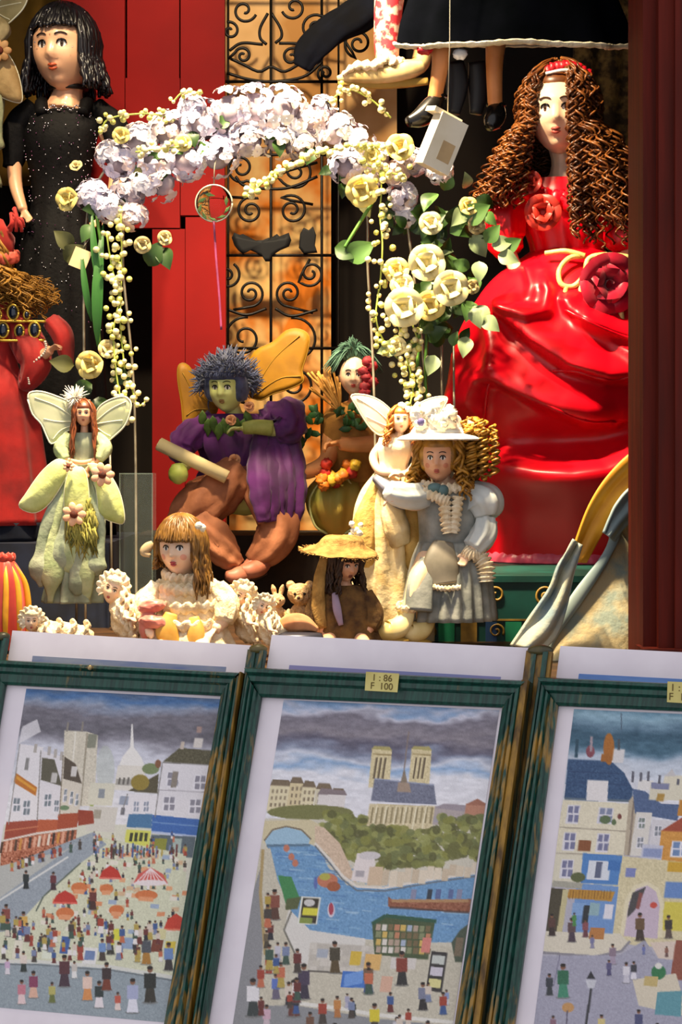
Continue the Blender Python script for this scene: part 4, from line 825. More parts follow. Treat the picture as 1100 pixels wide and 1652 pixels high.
# ================================================================== the dolls
m_skin = M('porcelain_peach', '#e8b48c', '#e0a47c', rough=.38, scale=8, sss=.05, coat=.2)
m_skin_pale = M('porcelain_pale', '#f0cfae', '#e8c09c', rough=.36, scale=8, sss=.05, coat=.2)
m_skin_dim = M('porcelain_tan', '#cf9468', '#c08458', rough=.4, scale=8, coat=.1)
m_lace = M('cream_lace', '#f0e2c4', '#d8bf92', rough=.85, scale=90, bump=.6, bscale=260)
m_pearl = M('pearl_bead', '#efe6d2', rough=.25, coat=.5)

# ------------------------------------------------------------------ black-haired doll in a black sequined gown
T = Thing('porcelain_doll', 'black-haired porcelain doll in a black sequined gown and choker', 'doll', 98, 863, 2.22)
m_blk = M('black_gown', '#0b090b', '#060506', rough=.7, scale=60, bump=.2, spec=.2)
H = Head(T, p(107, 88, 22), 130, yaw=-14, pitch=2, skin=m_skin, eye='#4a3424', lip='#d0603c', brow='#2a1a14')
b = MB(); limb(b, [p(112, 128, 6), p(110, 150, 4), p(106, 176, 2)], [26, 24, 34]); b.ell(p(104, 196, 2), (58, 26, 36)); limb(b, [p(46, 190, 0), p(26, 250, 4), p(28, 300, 14), p(44, 345, 34)], [15, 13, 11, 8]); limb(b, [p(160, 190, 0), p(186, 250, 4), p(186, 310, 14), p(168, 352, 34)], [15, 13, 11, 8])
hand(b, p(44, 343, 34), (.5, -.3, -.8), (0, -1, 0), 24, 1); hand(b, p(168, 350, 34), (-.5, -.3, -.8), (0, -1, 0), 24, -1)
T.part('body', b, m_skin, remesh=2.2, smooth=4)
b = MB(); b.loft([(106, 181, 4, 40, 28), (102, 200, 6, 60, 34), (98, 235, 6, 58, 38), (98, 290, 0, 48, 32), (96, 335, 0, 46, 32), (93, 400, 0, 60, 44), (90, 520, 0, 74, 54), (88, 720, 0, 86, 62), (88, 862, 0, 98, 70)], n=72, m=60, mod=folds(11, .05, grow=1.6), capa=False); gown = T.part('gown', b, m_blk)
for (a, bb, c, s_) in (((58, 172), (30, 205), (20, 272), -1), ((152, 172), (184, 208), (192, 272), 1)):
    b = MB(); b.tube([p(*a, 0), p(*bb, 2), p((bb[0] + c[0]) / 2, 245, 2), p(*c, 4)], [18, 24, 20, 15], n=24, m=24, mod=lambda th, t: 1 + .06 * math.sin(6 * th + 10 * t)); T.part('sleeve', b, m_blk)
for sx in (70, 142): b = MB(); b.tube([p(sx - 2, 168, -4), p(sx, 172, 14), p(sx + (3 if sx < 100 else -3), 190, 34)], [10, 12, 9], n=12, m=12); T.part('strap', b, m_blk)
b = MB(); b.tube([p(111 + 29 * math.cos(a), 144 + 2 * math.sin(a), 6 + 28 * math.sin(a)) for a in np.linspace(0, 6.283, 33)], 4.2, n=8); T.part('choker', b, M('black_ribbon', '#0c0a0a', rough=.5))
m_bh = M('black_hair', '#15131a', '#08070a', rough=.35, scale=120, stretch=(1, 1, .2))
b = MB(); H.cap(b, .10, .44, .74, .05); hr = T.part('hair', b, m_bh)
b = MB(); H.strands(b, 230, lambda a: 46, 4.2, a0=52, spread=.28, sx=1.13, bangs=70, bangz=.42, seed=4, m=16, curl=1.5, turns=4, lenvar=.25, taper=.7, nsides=6); T.part('hair_strands', b, m_bh, hr)
rg = random.Random(5); bs, bp = MB(), MB()
for i in range(260):                                        # sequins follow the front of the bodice and skirt
    v = 184 + 360 * rg.random() ** 1.3; r_ = np.interp(v, [181, 200, 235, 290, 335, 400, 520, 560], [40, 60, 58, 48, 46, 60, 74, 78]); r2 = r_ * .66; c_ = np.interp(v, [181, 235, 560], [106, 98, 90]); a = rg.uniform(.15, 2.99)
    (bs if rg.random() < .6 else bp).ell(p(c_ + r_ * math.cos(a) * 1.03, v, 6 + r2 * math.sin(a) * 1.05), (1.2, .8, 1.2), n=6, m=4)
for i in range(46):
    a = rg.uniform(-2.6, 2.6); ph = rg.uniform(.2, 1.7)
    bs.ico(H.w(headmap((math.sin(ph) * math.sin(a), -math.cos(a) * math.sin(ph) * -1 if abs(a) < 0 else math.sin(ph) * -math.cos(a), math.cos(ph))) * 1.2), 1.3)
for i in range(22): bs.ico(p(78 + 2.7 * i, 182 + 4 * math.sin(i * .9), 38), 1.6)
T.part('sequins', bs, M('silver_sequin', '#d8d4dc', rough=.2, metal=.9), gown, kind='stuff'); T.part('sequins', bp, M('plum_sequin', '#7a4a70', rough=.2, metal=.8), gown, kind='stuff')

# ------------------------------------------------------------------ curly-haired doll in the red satin gown
T = Thing('porcelain_doll', 'curly brown-haired porcelain doll in a billowing red satin gown', 'doll', 925, 905, 2.11)
m_satin = M('red_satin', '#e0041c', '#cc0218', rough=.34, scale=5, spec=.55)
m_satin_d = m_satin
RID = [([(786, 488), (815, 520), (850, 558), (900, 598), (950, 615), (985, 612), (1006, 592), (1013, 572)], 24, 34, 9),
       ([(772, 690), (772, 645), (778, 620), (800, 618), (835, 640), (880, 665), (925, 681), (975, 682)], 26, 40, 8),
       ([(781, 505), (786, 545), (797, 585), (806, 612)], 12, 12, 12),
       ([(778, 735), (810, 752), (860, 762), (905, 766), (950, 758), (990, 735), (1020, 715)], 28, 20, 60),
       ([(800, 480), (815, 505), (845, 520), (868, 512), (874, 480), (866, 445)], 13, 14, 9),
       ([(888, 480), (900, 510), (925, 530), (960, 545), (1005, 558), (1030, 575)], 13, 22, 8),
       ([(845, 430), (850, 470), (846, 500)], 8, 9, 9), ([(1000, 640), (1040, 660), (1090, 640)], 14, 30, 10), ([(740, 560), (748, 620), (742, 690)], 8, 16, 16), ([(905, 520), (960, 560), (1010, 600)], 8, 16, 10)]
def pl_dist(u, v, pts):
    best = (1e9, 0, 0)
    for i in range(len(pts) - 1):
        (x0, y0), (x1, y1) = pts[i], pts[i + 1]; dx, dy = x1 - x0, y1 - y0; L = dx * dx + dy * dy
        t = max(0, min(1, ((u - x0) * dx + (v - y0) * dy) / L)); ex, ey = u - x0 - t * dx, v - y0 - t * dy; d = math.hypot(ex, ey)
        if d < best[0]: best = (d, (ey * dx - ex * dy), (i + t) / (len(pts) - 1))
    return best
def gown_add(th, t, a):
    u, v = a.x, -a.z; f = sm(-.15, .35, math.sin(th)); w = 0.0
    if f <= 0: return Vector((0, 0, 0))
    for pts, h, sa, sb in RID:
        if abs(v - sum(q[1] for q in pts) / len(pts)) > 190: continue
        d, sg, k = pl_dist(u, v, pts); s_ = sb if sg > 0 else sa
        w += 1.55 * h * math.exp(-(d / s_) ** 2) * (sm(0, .12, k) * (1 - .6 * sm(.85, 1, k)))
    w -= 34 * math.exp(-((u - 900) / 95) ** 2 - ((v - 712) / 30) ** 2)       # deep hollow under the second swag
    w += 4 * nz(u * .018, v * .018, 3)
    o = Vector((math.cos(th), -math.sin(th) * .9 - .25, 0)).normalized(); return o * (w * f)
b = MB(); b.loft([(915, 404, 0, 58, 44), (917, 420, 0, 82, 64), (919, 440, 0, 112, 86), (920, 470, 0, 142, 106), (920, 520, 0, 172, 132), (922, 570, 0, 190, 142), (922, 640, 0, 190, 138), (924, 695, 0, 170, 128), (925, 745, 0, 154, 132), (926, 800, 0, 150, 120), (926, 860, 0, 146, 104), (926, 900, 0, 142, 94)], n=260, m=190,
                 mod=folds(9, .012, grow=.3), add=gown_add, capa=False); gown = T.part('gown', b, m_satin)
b = MB(); b.loft([(926, 888, 0, 143, 96), (926, 896, 0, 150, 101), (926, 904, 0, 152, 103)], n=160, m=8, mod=lambda th, t: 1 + .012 * math.sin(40 * th)); T.part('hem_ribbon', b, M('pink_ribbon', '#e0506c', rough=.3, sheen=.3), gown)
def gown_pt(u, v, lift):
    G = [(404, 915, 58, 44), (440, 919, 112, 86), (470, 920, 142, 106), (520, 920, 172, 132), (570, 922, 190, 142), (640, 922, 190, 138), (695, 924, 170, 128), (745, 925, 154, 132), (800, 926, 150, 120), (900, 926, 142, 94)]
    c, ru, rw = [float(np.interp(v, [g[0] for g in G], [g[i] for g in G])) for i in (1, 2, 3)]
    x = max(-.97, min(.97, (u - c) / ru)); th = math.acos(x); a = p(c + ru * x, v, rw * math.sin(th)); d = gown_add(th, 0, a)
    return p(u, v, rw * math.sin(th) - d.y + lift)
m_edge = m_satin
for ln in ([(872, 606), (905, 608), (950, 620), (985, 616), (1004, 598), (1012, 574)], [(775, 690), (774, 650), (780, 622), (800, 620), (835, 642), (880, 667), (925, 683), (972, 684)], [(786, 492), (815, 524), (850, 562), (880, 590)], [(892, 512), (925, 533), (960, 548), (1004, 562)]):
    b = MB(); q = cat([(a, c) for a, c in ln], 40); b.tube([gown_pt(a[0], a[1], 2.0) for a in q], [1.0] + [2.6] * 38 + [1.0], n=8); T.part('fold_edge', b, m_edge, gown)
H = Head(T, p(897, 190, 34), 128, yaw=-14, pitch=3, skin=m_skin_pale, eye='#5a3a24', lip='#b8584c', brow='#4a2c18')
b = MB(); limb(b, [p(903, 236, 10), p(908, 265, 4), p(912, 300, 0)], [21, 20, 34]); b.ell(p(914, 320, 0), (74, 36, 40)); b.ell(p(915, 385, 0), (54, 34, 46))
limb(b, [p(838, 318, 0), p(812, 370, 8), p(826, 430, 26), p(850, 462, 66)], [17, 15, 12, 9]); limb(b, [p(992, 318, 0), p(1006, 370, 24), p(1006, 415, 50), p(1026, 455, 80)], [17, 16, 14, 10])
hand(b, p(850, 462, 66), (.8, -.4, -.5), (0, -.6, -.8), 26, 1); hand(b, p(1026, 453, 80), (.1, -.7, -.8), (-1, 0, 0), 26, -1)
T.part('body', b, m_skin_pale, remesh=2.2, smooth=4)
b = MB(); b.loft([(912, 292, 4, 70, 40), (913, 320, 8, 82, 48), (914, 355, 6, 74, 46), (915, 400, 0, 60, 45), (915, 418, 0, 62, 48)], n=72, m=26, mod=lambda th, t: 1 + .03 * math.sin(14 * th + 3 * t), capa=False, capb=False); T.part('bodice', b, m_satin_d)
for (pts, rr) in (([p(842, 312, 4), p(816, 345, 16), p(812, 388, 22), p(822, 412, 28)], [24, 34, 32, 20]), ([p(988, 312, 4), p(1006, 345, 24), p(1002, 388, 44), p(1004, 412, 48)], [24, 34, 34, 20])):
    b = MB(); b.tube(pts, rr, n=36, m=30, mod=lambda th, t: 1 + .07 * math.sin(7 * th + 4 * t) + .05 * nz(th * 3, t * 6)); T.part('puff_sleeve', b, m_satin_d)
for i in range(11):                                               # ruffled collar, one frill after another
    t = i / 10; b = MB(); c = p(828 + 160 * t, 300 + 26 * math.sin(math.pi * t) + 6, 30 + 22 * math.sin(math.pi * t)); b.ell(c, (15, 11, 17), roty(30 * math.sin(i * 2)), n=14, m=10, fn=lump(.5, 4, i)); T.part('frill', b, m_satin_d)
m_rr = M('red_fabric_rose', '#9c1018', '#d0402c', rough=.45, scale=60); m_rm = M('crimson_fabric_rose', '#c40a34', '#8e0422', rough=.3, scale=40, sheen=.3)
rg = random.Random(8); RS = rose_meshes(T, 'r', m_rr); RM = rose_meshes(T, 'm', m_rm)
rose(T, RS, p(868, 352, 62), 33, -8, 6, rg, 'fabric_rose', np_=11); rose(T, RS, p(850, 306, 56), 22, -20, -10, rg, 'fabric_rose'); rose(T, RS, p(990, 330, 60), 22, 18, 0, rg, 'fabric_rose'); rose(T, RS, p(812, 318, 44), 16, -30, 0, rg, 'fabric_rose'); rose(T, RS, p(1018, 316, 44), 18, 20, 0, rg, 'fabric_rose')
rose(T, RM, p(958, 470, 118), 54, 10, 6, rg, 'waist_rose', np_=13)
m_cord = M('cream_cord', '#e8d68c', '#c8ac5c', rough=.45, scale=80)
for q in ([(930, 424, 86), (905, 428, 96), (888, 448, 106), (890, 470, 112), (908, 474, 114), (926, 456, 110), (934, 430, 100), (960, 424, 104), (1000, 430, 110), (1032, 448, 104)], [(898, 476, 114), (894, 500, 118), (900, 528, 128)], [(922, 470, 112), (914, 500, 120), (906, 522, 128)], [(980, 512, 124), (986, 548, 132), (1006, 570, 136), (1030, 566, 126), (1040, 536, 116), (1034, 506, 108), (1022, 488, 110)], [(870, 418, 74), (900, 416, 86), (930, 424, 92)], [(1004, 570, 136), (1012, 600, 142)]):
    b = MB(); b.tube([p(*a) for a in q], 4.2, n=8, m=44); T.part('cord', b, m_cord)
m_ch = M('brown_curls', '#6e3d18', '#3c1e0c', rough=.38, scale=60)
b = MB(); H.cap(b, .08, .66, .74, .04, 8); hr = T.part('hair', b, m_ch)
bA, bB = MB(), MB()
H.strands(bA, 260, lambda a: 165 if a > 0 else 112, 2.3, a0=40, a1=175, curl=6, turns=13, spread=.46, sx=1.12, seed=21, m=110, lenvar=.3, scatter=.3, nsides=4, taper=.7)
H.strands(bB, 170, lambda a: 150 if a > 0 else 100, 2.2, a0=38, a1=150, curl=7, turns=12, spread=.58, sx=1.17, seed=33, m=110, lenvar=.35, scatter=.35, nsides=4, taper=.7)
H.strands(bA, 52, 168, 2.4, a0=27, a1=66, curl=6, turns=13, spread=.10, sx=1.12, seed=5, m=110, lenvar=.2, scatter=.3, nsides=4, taper=.8, sgn=1)
H.strands(bA, 40, 120, 2.6, a0=44, a1=72, curl=5, turns=10, spread=.5, sx=1.10, seed=6, m=110, lenvar=.2, scatter=.3, nsides=4, taper=.8, sgn=-1)
T.part('curls', bA, m_ch, hr); T.part('curls', bB, M('auburn_curls', '#8c5424', '#54290f', rough=.36, scale=60), hr)
for i in range(9):
    b = MB(); b.ell(p(878 + 7.6 * i, 118 + 1.1 * (i - 4) ** 2 * .5 + i * .8, 66 - abs(i - 4) * 2), (8, 6, 8), n=12, m=8, fn=lump(.6, 4, i * 3)); T.part('hair_flower', b, M('hairband_red', '#d01424', '#98101c', rough=.4, scale=50))
b = MB(); b.tube([p(872, 134, 66), p(905, 131, 76), p(945, 140, 62)], 2.6, n=6, m=12); T.part('hairband', b, M('white_band', '#e8e4e0', rough=.4))

# ------------------------------------------------------------------ doll in red velvet at the left edge
T = Thing('velvet_doll', 'golden-haired doll in a red velvet dress with jewelled trim', 'doll', 0, 872, 2.06)
m_vel = M('red_velvet', '#b01610', '#7c0c0a', rough=.75, scale=26, sheen=.15, bump=.15); m_gilt = M('gilt_braid', '#d8b040', '#8c6a1c', rough=.3, metal=.6, scale=80)
H = Head(T, p(-34, 420, 20), 96, yaw=-4, skin=m_skin, lip='#b8402c')
b = MB(); limb(b, [p(-32, 462, 4), p(-30, 490, 0)], [16, 18]); b.ell(p(-28, 540, 0), (62, 34, 60)); limb(b, [p(22, 520, 4), p(52, 560, 20), p(74, 575, 44), p(92, 568, 56)], [15, 13, 10, 8]); hand(b, p(90, 568, 56), (.7, -.5, .35), (0, -.3, -1), 22, 1, .6)
limb(b, [p(-86, 520, 4), p(-104, 570, 20), p(-100, 620, 40)], [15, 13, 9]); hand(b, p(-100, 618, 40), (0, -.3, -1), (1, 0, 0), 22, 1, .5)
T.part('body', b, m_skin, remesh=2.2, smooth=4)
b = MB(); b.loft([(-28, 490, 2, 56, 34), (-26, 530, 4, 64, 40), (-24, 585, 2, 52, 36), (-16, 640, 0, 70, 50), (-10, 740, 0, 80, 58), (-6, 846, 0, 88, 62)], n=90, m=50, mod=folds(10, .07, grow=.8), capa=False); dr = T.part('dress', b, m_vel)
b = MB(); b.loft([(-6, 842, 0, 84, 59), (-6, 871, 0, 82, 57)], n=60, m=6, mod=folds(10, .05)); T.part('underskirt', b, M('navy_velvet', '#16203a'), dr)
b = MB(); b.tube([p(20, 510, 6), p(50, 556, 24), p(64, 590, 36), p(48, 622, 34), p(40, 600, 20)], [22, 26, 24, 12, 6], n=24, m=26, mod=lambda th, t: 1 + .08 * math.sin(6 * th)); T.part('hanging_sleeve', b, m_vel)
b = MB(); b.tube([p(88, 520, 30), p(108, 545, 40), p(116, 590, 40)], [14, 16, 9], n=18, m=16, mod=lambda th, t: 1 + .1 * math.sin(6 * th)); T.part('hanging_sleeve', b, m_vel)
b = MB()
for i in range(22): b.ico(p(84 - 1.6 * i + 7 * math.sin(i * .35), 556 + 3.1 * i, 62 - i * .6), 2.2, 2)
T.part('pearl_trim', b, m_pearl, kind='stuff')
for i, (u, v, r) in enumerate(((14, 536, 11), (40, 538, 9), (64, 536, 11), (30, 508, 11), (-8, 540, 10), (6, 512, 7), (52, 512, 6))):
    b = MB(); b.ell(p(u, v, 44), (r * .7, 6, r), n=14, m=10); j_ = T.part('jewel', b, M('navy_glass', '#101c30', rough=.12, coat=.6)); b = MB(); b.tube([p(u + r * .8 * math.cos(a), v + r * 1.1 * math.sin(a), 45) for a in np.linspace(0, 6.283, 22)], 2.0, n=6); T.part('setting', b, m_gilt, j_)
for q in ([(-20, 520, 42), (20, 522, 47), (84, 522, 40)], [(-20, 552, 44), (30, 553, 47), (80, 552, 42)]): b = MB(); b.tube([p(*a) for a in q], 2.4, n=6, m=16); T.part('gilt_braid', b, m_gilt)
m_gh = M('golden_curls', '#a87828', '#6c4812', rough=.6, scale=70); b = MB(); H.cap(b, .12, .40, .7); hr = T.part('hair', b, m_gh)
b = MB(); H.strands(b, 170, 60, 2.2, a0=50, curl=6, turns=5, spread=1.0, sx=1.2, seed=3, m=36, lenvar=.4, scatter=.5)
for i in range(300):
    a = random.Random(i).uniform(0, 6.28); r_ = random.Random(i + 999).random() ** .5; c = p(34 + 62 * r_ * math.cos(a), 478 + 30 * r_ * math.sin(a), 8 + 26 * random.Random(i * 7).random()); s0 = i * .7
    b.tube([c + Vector((9 * math.cos(s0 + t * 5), 7 * math.sin(s0 + t * 5), 8 * math.sin(s0 * 2 + t * 3))) for t in np.linspace(0, 1.2, 10)], .7, n=4)
T.part('curls', b, m_gh, hr)
b = MB(); b.ell(p(-30, 392, 10), (54, 48, 46), n=26, m=18, fn=lump(.12, 2.5)); T.part('red_bonnet', b, M('bonnet_red', '#b8241a', '#8c1812', rough=.7, sheen=.1, scale=30)); b = MB(); ruffle(b, [p(-30 + 58 * math.cos(a), 416 + 6 * math.sin(2 * a), 10 + 50 * math.sin(a)) for a in np.linspace(0, 6.283, 26)], 8, .3, 20); T.part('bonnet_frill', b, M('pink_frill', '#d8604c', rough=.7))
b = MB()
for i in range(9): b.tube([p(20 + 3 * i, 372 + 6 * math.sin(i * 2), 30), p(26 + 2 * i, 360 + 5 * math.cos(i), 36), p(24 + i, 348 + 9 * math.sin(i), 30)], 3, n=6, m=8)
T.part('bonnet_bow', b, M('bonnet_red', '#b8241a'))

# ------------------------------------------------------------------ green gauze fairy, and its twin hanging higher up
m_gz = M('sage_gauze', '#c3cc9a', '#96a878', rough=.8, scale=50, bump=.3, alpha=.93); m_gz2 = M('grey_green_gauze', '#a6b096', '#7c8a70', rough=.85, scale=40, bump=.3)
m_wing = M('gauze_wing', '#d8dcb8', '#b8c098', rough=.5, scale=30, alpha=.62); m_wedge = M('wing_wire', '#e8e6c8', rough=.4)
m_fpet = M('peach_petal', '#eec49c', '#dca078', rough=.6, scale=60); m_fctr = M('rust_centre', '#6c2a12', '#3c1408', rough=.8, scale=200)
m_moss = M('moss_fringe', '#a8a050', '#6c6c2c', rough=.9, scale=90)
def gauze_fairy(du, dv, d, v0, label, hang, m_gz, m_gz2, m_wing, m_lime, m_fpet):
    O = lambda u, v, w=0: p(u + du, v + dv, w)
    T = Thing('gauze_fairy', label, 'fairy doll', 125 + du, v0, d)
    H = Head(T, O(137, 668, 10), 40, yaw=4, skin=m_skin, lip='#c07050', fine=False, brow='#6a3a1c')
    b = MB(); limb(b, [O(137, 684, 4), O(136, 700, 2)], [6, 7], m=6); b.ell(O(135, 722, 0), (18, 12, 26)); limb(b, [O(118, 706, 2), O(102, 728, 8), O(118, 748, 20), O(130, 757, 24)], [7, 6, 5, 4.2]); limb(b, [O(152, 706, 2), O(166, 728, 8), O(152, 750, 20), O(142, 760, 24)], [7, 6, 5, 4.2]); hand(b, O(130, 756, 24), (.35, -.2, -.8), (0, -1, 0), 15, 1, .4, .12); hand(b, O(142, 758, 24), (-.2, -.2, -.9), (0, -1, 0), 16, -1, .4, .12)
    limb(b, [O(130, 745, 0), O(126, 850, 2), O(122, 940, 2)], [9, 8, 5]); limb(b, [O(142, 745, 0), O(138, 850, 2), O(134, 945, 2)], [9, 8, 5]); b.ell(O(121, 950, 6), (6, 12, 5)); b.ell(O(133, 954, 6), (6, 12, 5)); T.part('body', b, m_skin, remesh=1.6, smooth=3)
    b = MB(); b.loft([(135 + du, 698 + dv, 2, 19, 13), (135 + du, 716 + dv, 3, 22, 15), (134 + du, 742 + dv, 2, 18, 13), (132 + du, 760 + dv, 2, 26, 18)], n=36, m=16, mod=lambda th, t: 1 + .04 * math.sin(9 * th)); T.part('bodice', b, M('sage_bodice', '#b0b494', '#8c9478', rough=.7, scale=60))
    for s_ in (-1, 1): b = MB(); b.tube([O(135 + s_ * 20, 703, 2), O(135 + s_ * 34, 722, 8), O(135 + s_ * 26, 742, 18)], [9, 13, 8], n=20, m=18, mod=lambda th, t: 1 + .1 * math.sin(6 * th + 5 * t)); T.part('sleeve', b, m_gz)
    b = MB(); b.tube([O(97, 735, 14), O(115, 742, 22), O(138, 746, 22), O(164, 738, 14)], 3.2, n=8, m=20, squash=.5); T.part('ribbon', b, M('peach_ribbon', '#eebc94', rough=.5))
    b = MB(); b.loft([(132 + du, 744 + dv, 2, 24, 17), (128 + du, 790 + dv, 0, 40, 26), (122 + du, 860 + dv, 0, 44, 28), (118 + du, 930 + dv, 0, 40, 26), (118 + du, 972 + dv, 0, 44, 26)], n=64, m=44, mod=folds(8, .20, grow=.8, rnd=.8, seed=du * .1)); T.part('underskirt', b, m_gz2)
    rg = random.Random(2)
    for i in range(7):                                        # ragged hanging strips
        u = 70 + i * 15; b = MB(); b.tube([O(110 + i * 6, 770, 22), O(u + 6, 860, 30), O(u + 4 * math.sin(i), 915 + 12 * math.sin(i * 2), 30), O(u, 945 + 26 * math.sin(i * 1.7), 24)], [5, 10, 15, 5], n=12, m=26, squash=.35, mod=lambda th, t: 1 + .3 * math.sin(11 * t + i) + .2 * nz(th * 2, t * 9, i)); T.part('gauze_strip', b, m_gz if i % 2 else m_gz2)
    wing_l = [(45, 645), (48, 634), (66, 632), (92, 640), (112, 650), (124, 672), (120, 690), (106, 696), (96, 708), (82, 716), (74, 702), (66, 684), (52, 668)]
    wing_r = [(152, 672), (160, 656), (178, 645), (202, 640), (214, 650), (212, 668), (204, 686), (190, 700), (172, 712), (160, 706), (152, 692)]
    sh = lambda q: [(u + du, v + dv) for u, v in q]
    wing(T, 'wing', sh(wing_l), 1.2, -6, m_wing, [sh([(122, 676), (90, 655), (56, 642)]), sh([(122, 680), (92, 680), (70, 676)]), sh([(118, 686), (98, 694), (84, 710)])], m_wedge, 14, (122 + du, 680 + dv)); wing(T, 'wing', sh(wing_r), 1.2, -6, m_wing, [sh([(153, 680), (180, 660), (206, 648)]), sh([(153, 684), (180, 680), (200, 678)]), sh([(153, 688), (168, 698), (180, 704)])], m_wedge, -14, (153 + du, 680 + dv))
    for (pts, w) in (([(112, 744), (96, 742), (72, 762), (48, 796), (37, 816), (60, 826), (82, 814), (102, 786), (113, 762)], 30), ([(146, 748), (156, 770), (162, 806), (166, 830), (190, 842), (204, 840), (200, 806), (188, 776), (168, 752)], 28), ([(118, 756), (110, 790), (112, 830), (130, 846), (146, 830), (148, 790), (140, 756)], 34)):
        out = [tuple(q) for q in cat(sh(pts) + [sh(pts)[0]], 36)][:-1]; b = MB(); b.plate([(u, -v) for u, v in out], 3, Vector((0, -w, 0)), bulge=9); o = T.part('skirt_petal', b, m_lime); b = MB(); b.tube([p(u, v, w) for u, v in out + [out[0]]], 1.3, n=5); T.part('petal_edge', b, m_wedge, o)
    for (u, v, r) in ((127, 828, 19), (172, 765, 19), (118, 752, 9)):
        c = O(u, v, 48); b = MB(); b.ell(c, (r * .34, 4, r * .34), n=12, m=8, fn=lump(.3, 5)); f = T.part('flower', b, m_fctr)
        for i in range(7):
            a = i * 6.283 / 7; b = MB(); b.ell(c + Vector((math.cos(a) * r * .62, 1.5, math.sin(a) * r * .62)), (r * .42, 2.2, r * .32), roty(-math.degrees(a)), n=10, m=7); T.part('petal', b, m_fpet, f)
    b = MB()
    for i in range(90):
        u = rg.uniform(116, 160); v = 800 + 60 * rg.random() ** .7; b.tube([O(u, v, 34 + rg.random() * 8), O(u + rg.uniform(-7, 7), v + 14, 38), O(u + rg.uniform(-10, 10), v + 30 + 20 * rg.random(), 34)], [1.8, 1.6, .7], n=4)
    T.part('moss_fringe', b, m_moss, kind='stuff')
    m_rh = M('auburn_hair', '#8a4a24', '#5c2c12', rough=.4, scale=100); b = MB(); H.cap(b, .12, .42, .66); hr = T.part('hair', b, m_rh); b = MB(); H.strands(b, 80, 62, 2.2, a0=52, spread=.10, sx=1.14, seed=9, m=14, curl=1.5, turns=3); T.part('hair_strands', b, m_rh, hr)
    b = MB()
    for i in range(130):
        q = Vector((rg.gauss(0, 1), rg.gauss(0, 1), rg.gauss(.3, 1))).normalized(); b.tube([O(122, 642, 8), O(122, 642, 8) + q * rg.uniform(12, 26)], [1.0, .3], n=4)
    T.part('feather_pompom', b, M('white_feather', '#f4ece0', rough=.9), kind='stuff')
    if hang: b = MB(); b.tube([O(136, 660, -16), p(125 + du, -250, -16)], .8, n=5); T.part('hanging_thread', b, M('thread', '#8c8474', rough=.8))
    else:
        b = MB(); b.tube([O(124, 720, -16), O(121, 1036, -10)], 2.0, n=8); T.part('stand_rod', b, M('steel_rod', '#9a988c', rough=.3, metal=.8)); b = MB(); b.loft([(121, 1036, -10, 34, 30), (121, 1041, -10, 36, 32)], n=28); T.part('stand_base', b, M('stand_black', '#1c1a18', rough=.5))
gauze_fairy(0, 0, 1.80, 1041, 'small fairy doll in sage gauze with peach flowers, on a stand before the navy box', False, m_gz, m_gz2, m_wing, M('lime_gauze', '#cdd48c', '#a4b060', rough=.7, scale=34, bump=.3), m_fpet)
gauze_fairy(-163, -672, 2.20, 330, 'beige gauze fairy doll hung on a thread beside the mustard cloth', True, M('beige_gauze', '#b8a67c', '#8c7c54', rough=.8, scale=50, bump=.3), M('drab_gauze', '#9a9c78', '#74785a', rough=.85, scale=40, bump=.3), M('beige_wing', '#b8ac80', '#94885c', rough=.5, scale=30, alpha=.7), M('tan_gauze', '#b09464', '#8c7044', rough=.7, scale=34, bump=.3), M('tan_petal', '#c09464', '#a07444', rough=.6, scale=60))

# ------------------------------------------------------------------ green-faced fairy in a purple jacket
T = Thing('fairy_doll', 'green-faced fairy doll with blue hair, yellow wings and purple velvet jacket', 'fairy doll', 400, 862, 2.18)
m_gf = M('green_face', '#dde294', '#c4cc70', rough=.4, scale=12, coat=.2); m_pv = M('purple_velvet', '#5c1866', '#380f40', rough=.7, scale=22, sheen=.2, bump=.2); m_mg = m_pv
m_rust = M('rust_cloth', '#b87650', '#8c5436', rough=.75, scale=30, bump=.25); m_yw = M('mustard_wing', '#b07c0c', '#885c08', rough=.6, scale=14, bump=.15)
H = Head(T, p(368, 626, 30), 80, yaw=-14, pitch=6, skin=m_gf, eye='#3c3c1c', lip='#a07c48', brow='#4c5420')
b = MB(); limb(b, [p(374, 654, 16), p(382, 680, 6)], [13, 14], m=6); b.ell(p(386, 720, 0), (56, 32, 56)); b.ell(p(395, 790, 0), (58, 40, 42))
limb(b, [p(336, 690, 8), p(300, 722, 26), p(306, 748, 50), p(298, 756, 60)], [15, 12, 9, 7]); limb(b, [p(440, 690, 8), p(470, 700, 30), p(430, 692, 56), p(396, 694, 66)], [15, 13, 11, 8]); hand(b, p(300, 755, 60), (-.6, -.2, -.5), (0, -.4, -1), 24, -1, .9, .12); hand(b, p(398, 693, 66), (-1, -.2, .05), (0, -.3, -1), 22, 1, .5, .11)
T.part('body', b, m_gf, remesh=2.2, smooth=3)
b = MB(); b.loft([(384, 668, 4, 44, 26), (386, 690, 6, 66, 38), (388, 722, 6, 66, 42), (390, 752, 2, 58, 40), (396, 772, 2, 70, 46)], n=70, m=30, mod=folds(11, .13, grow=.5, rnd=1.0), capa=False); T.part('jacket', b, m_pv)
b = MB(); b.tube([p(344, 680, 6), p(312, 702, 24), p(296, 726, 36), p(306, 748, 48)], [18, 23, 20, 11], n=26, m=26, mod=lambda th, t: 1 + .13 * math.sin(7 * th + 8 * t) + .2 * nz(th * 3, t * 9)); T.part('sleeve', b, m_pv)
b = MB(); b.tube([p(432, 676, 8), p(462, 672, 34), p(464, 694, 50), p(446, 700, 56)], [20, 28, 26, 14], n=26, m=28, mod=lambda th, t: 1 + .16 * math.sin(7 * th + 10 * t) + .22 * nz(th * 3, t * 9)); T.part('sleeve', b, m_mg)
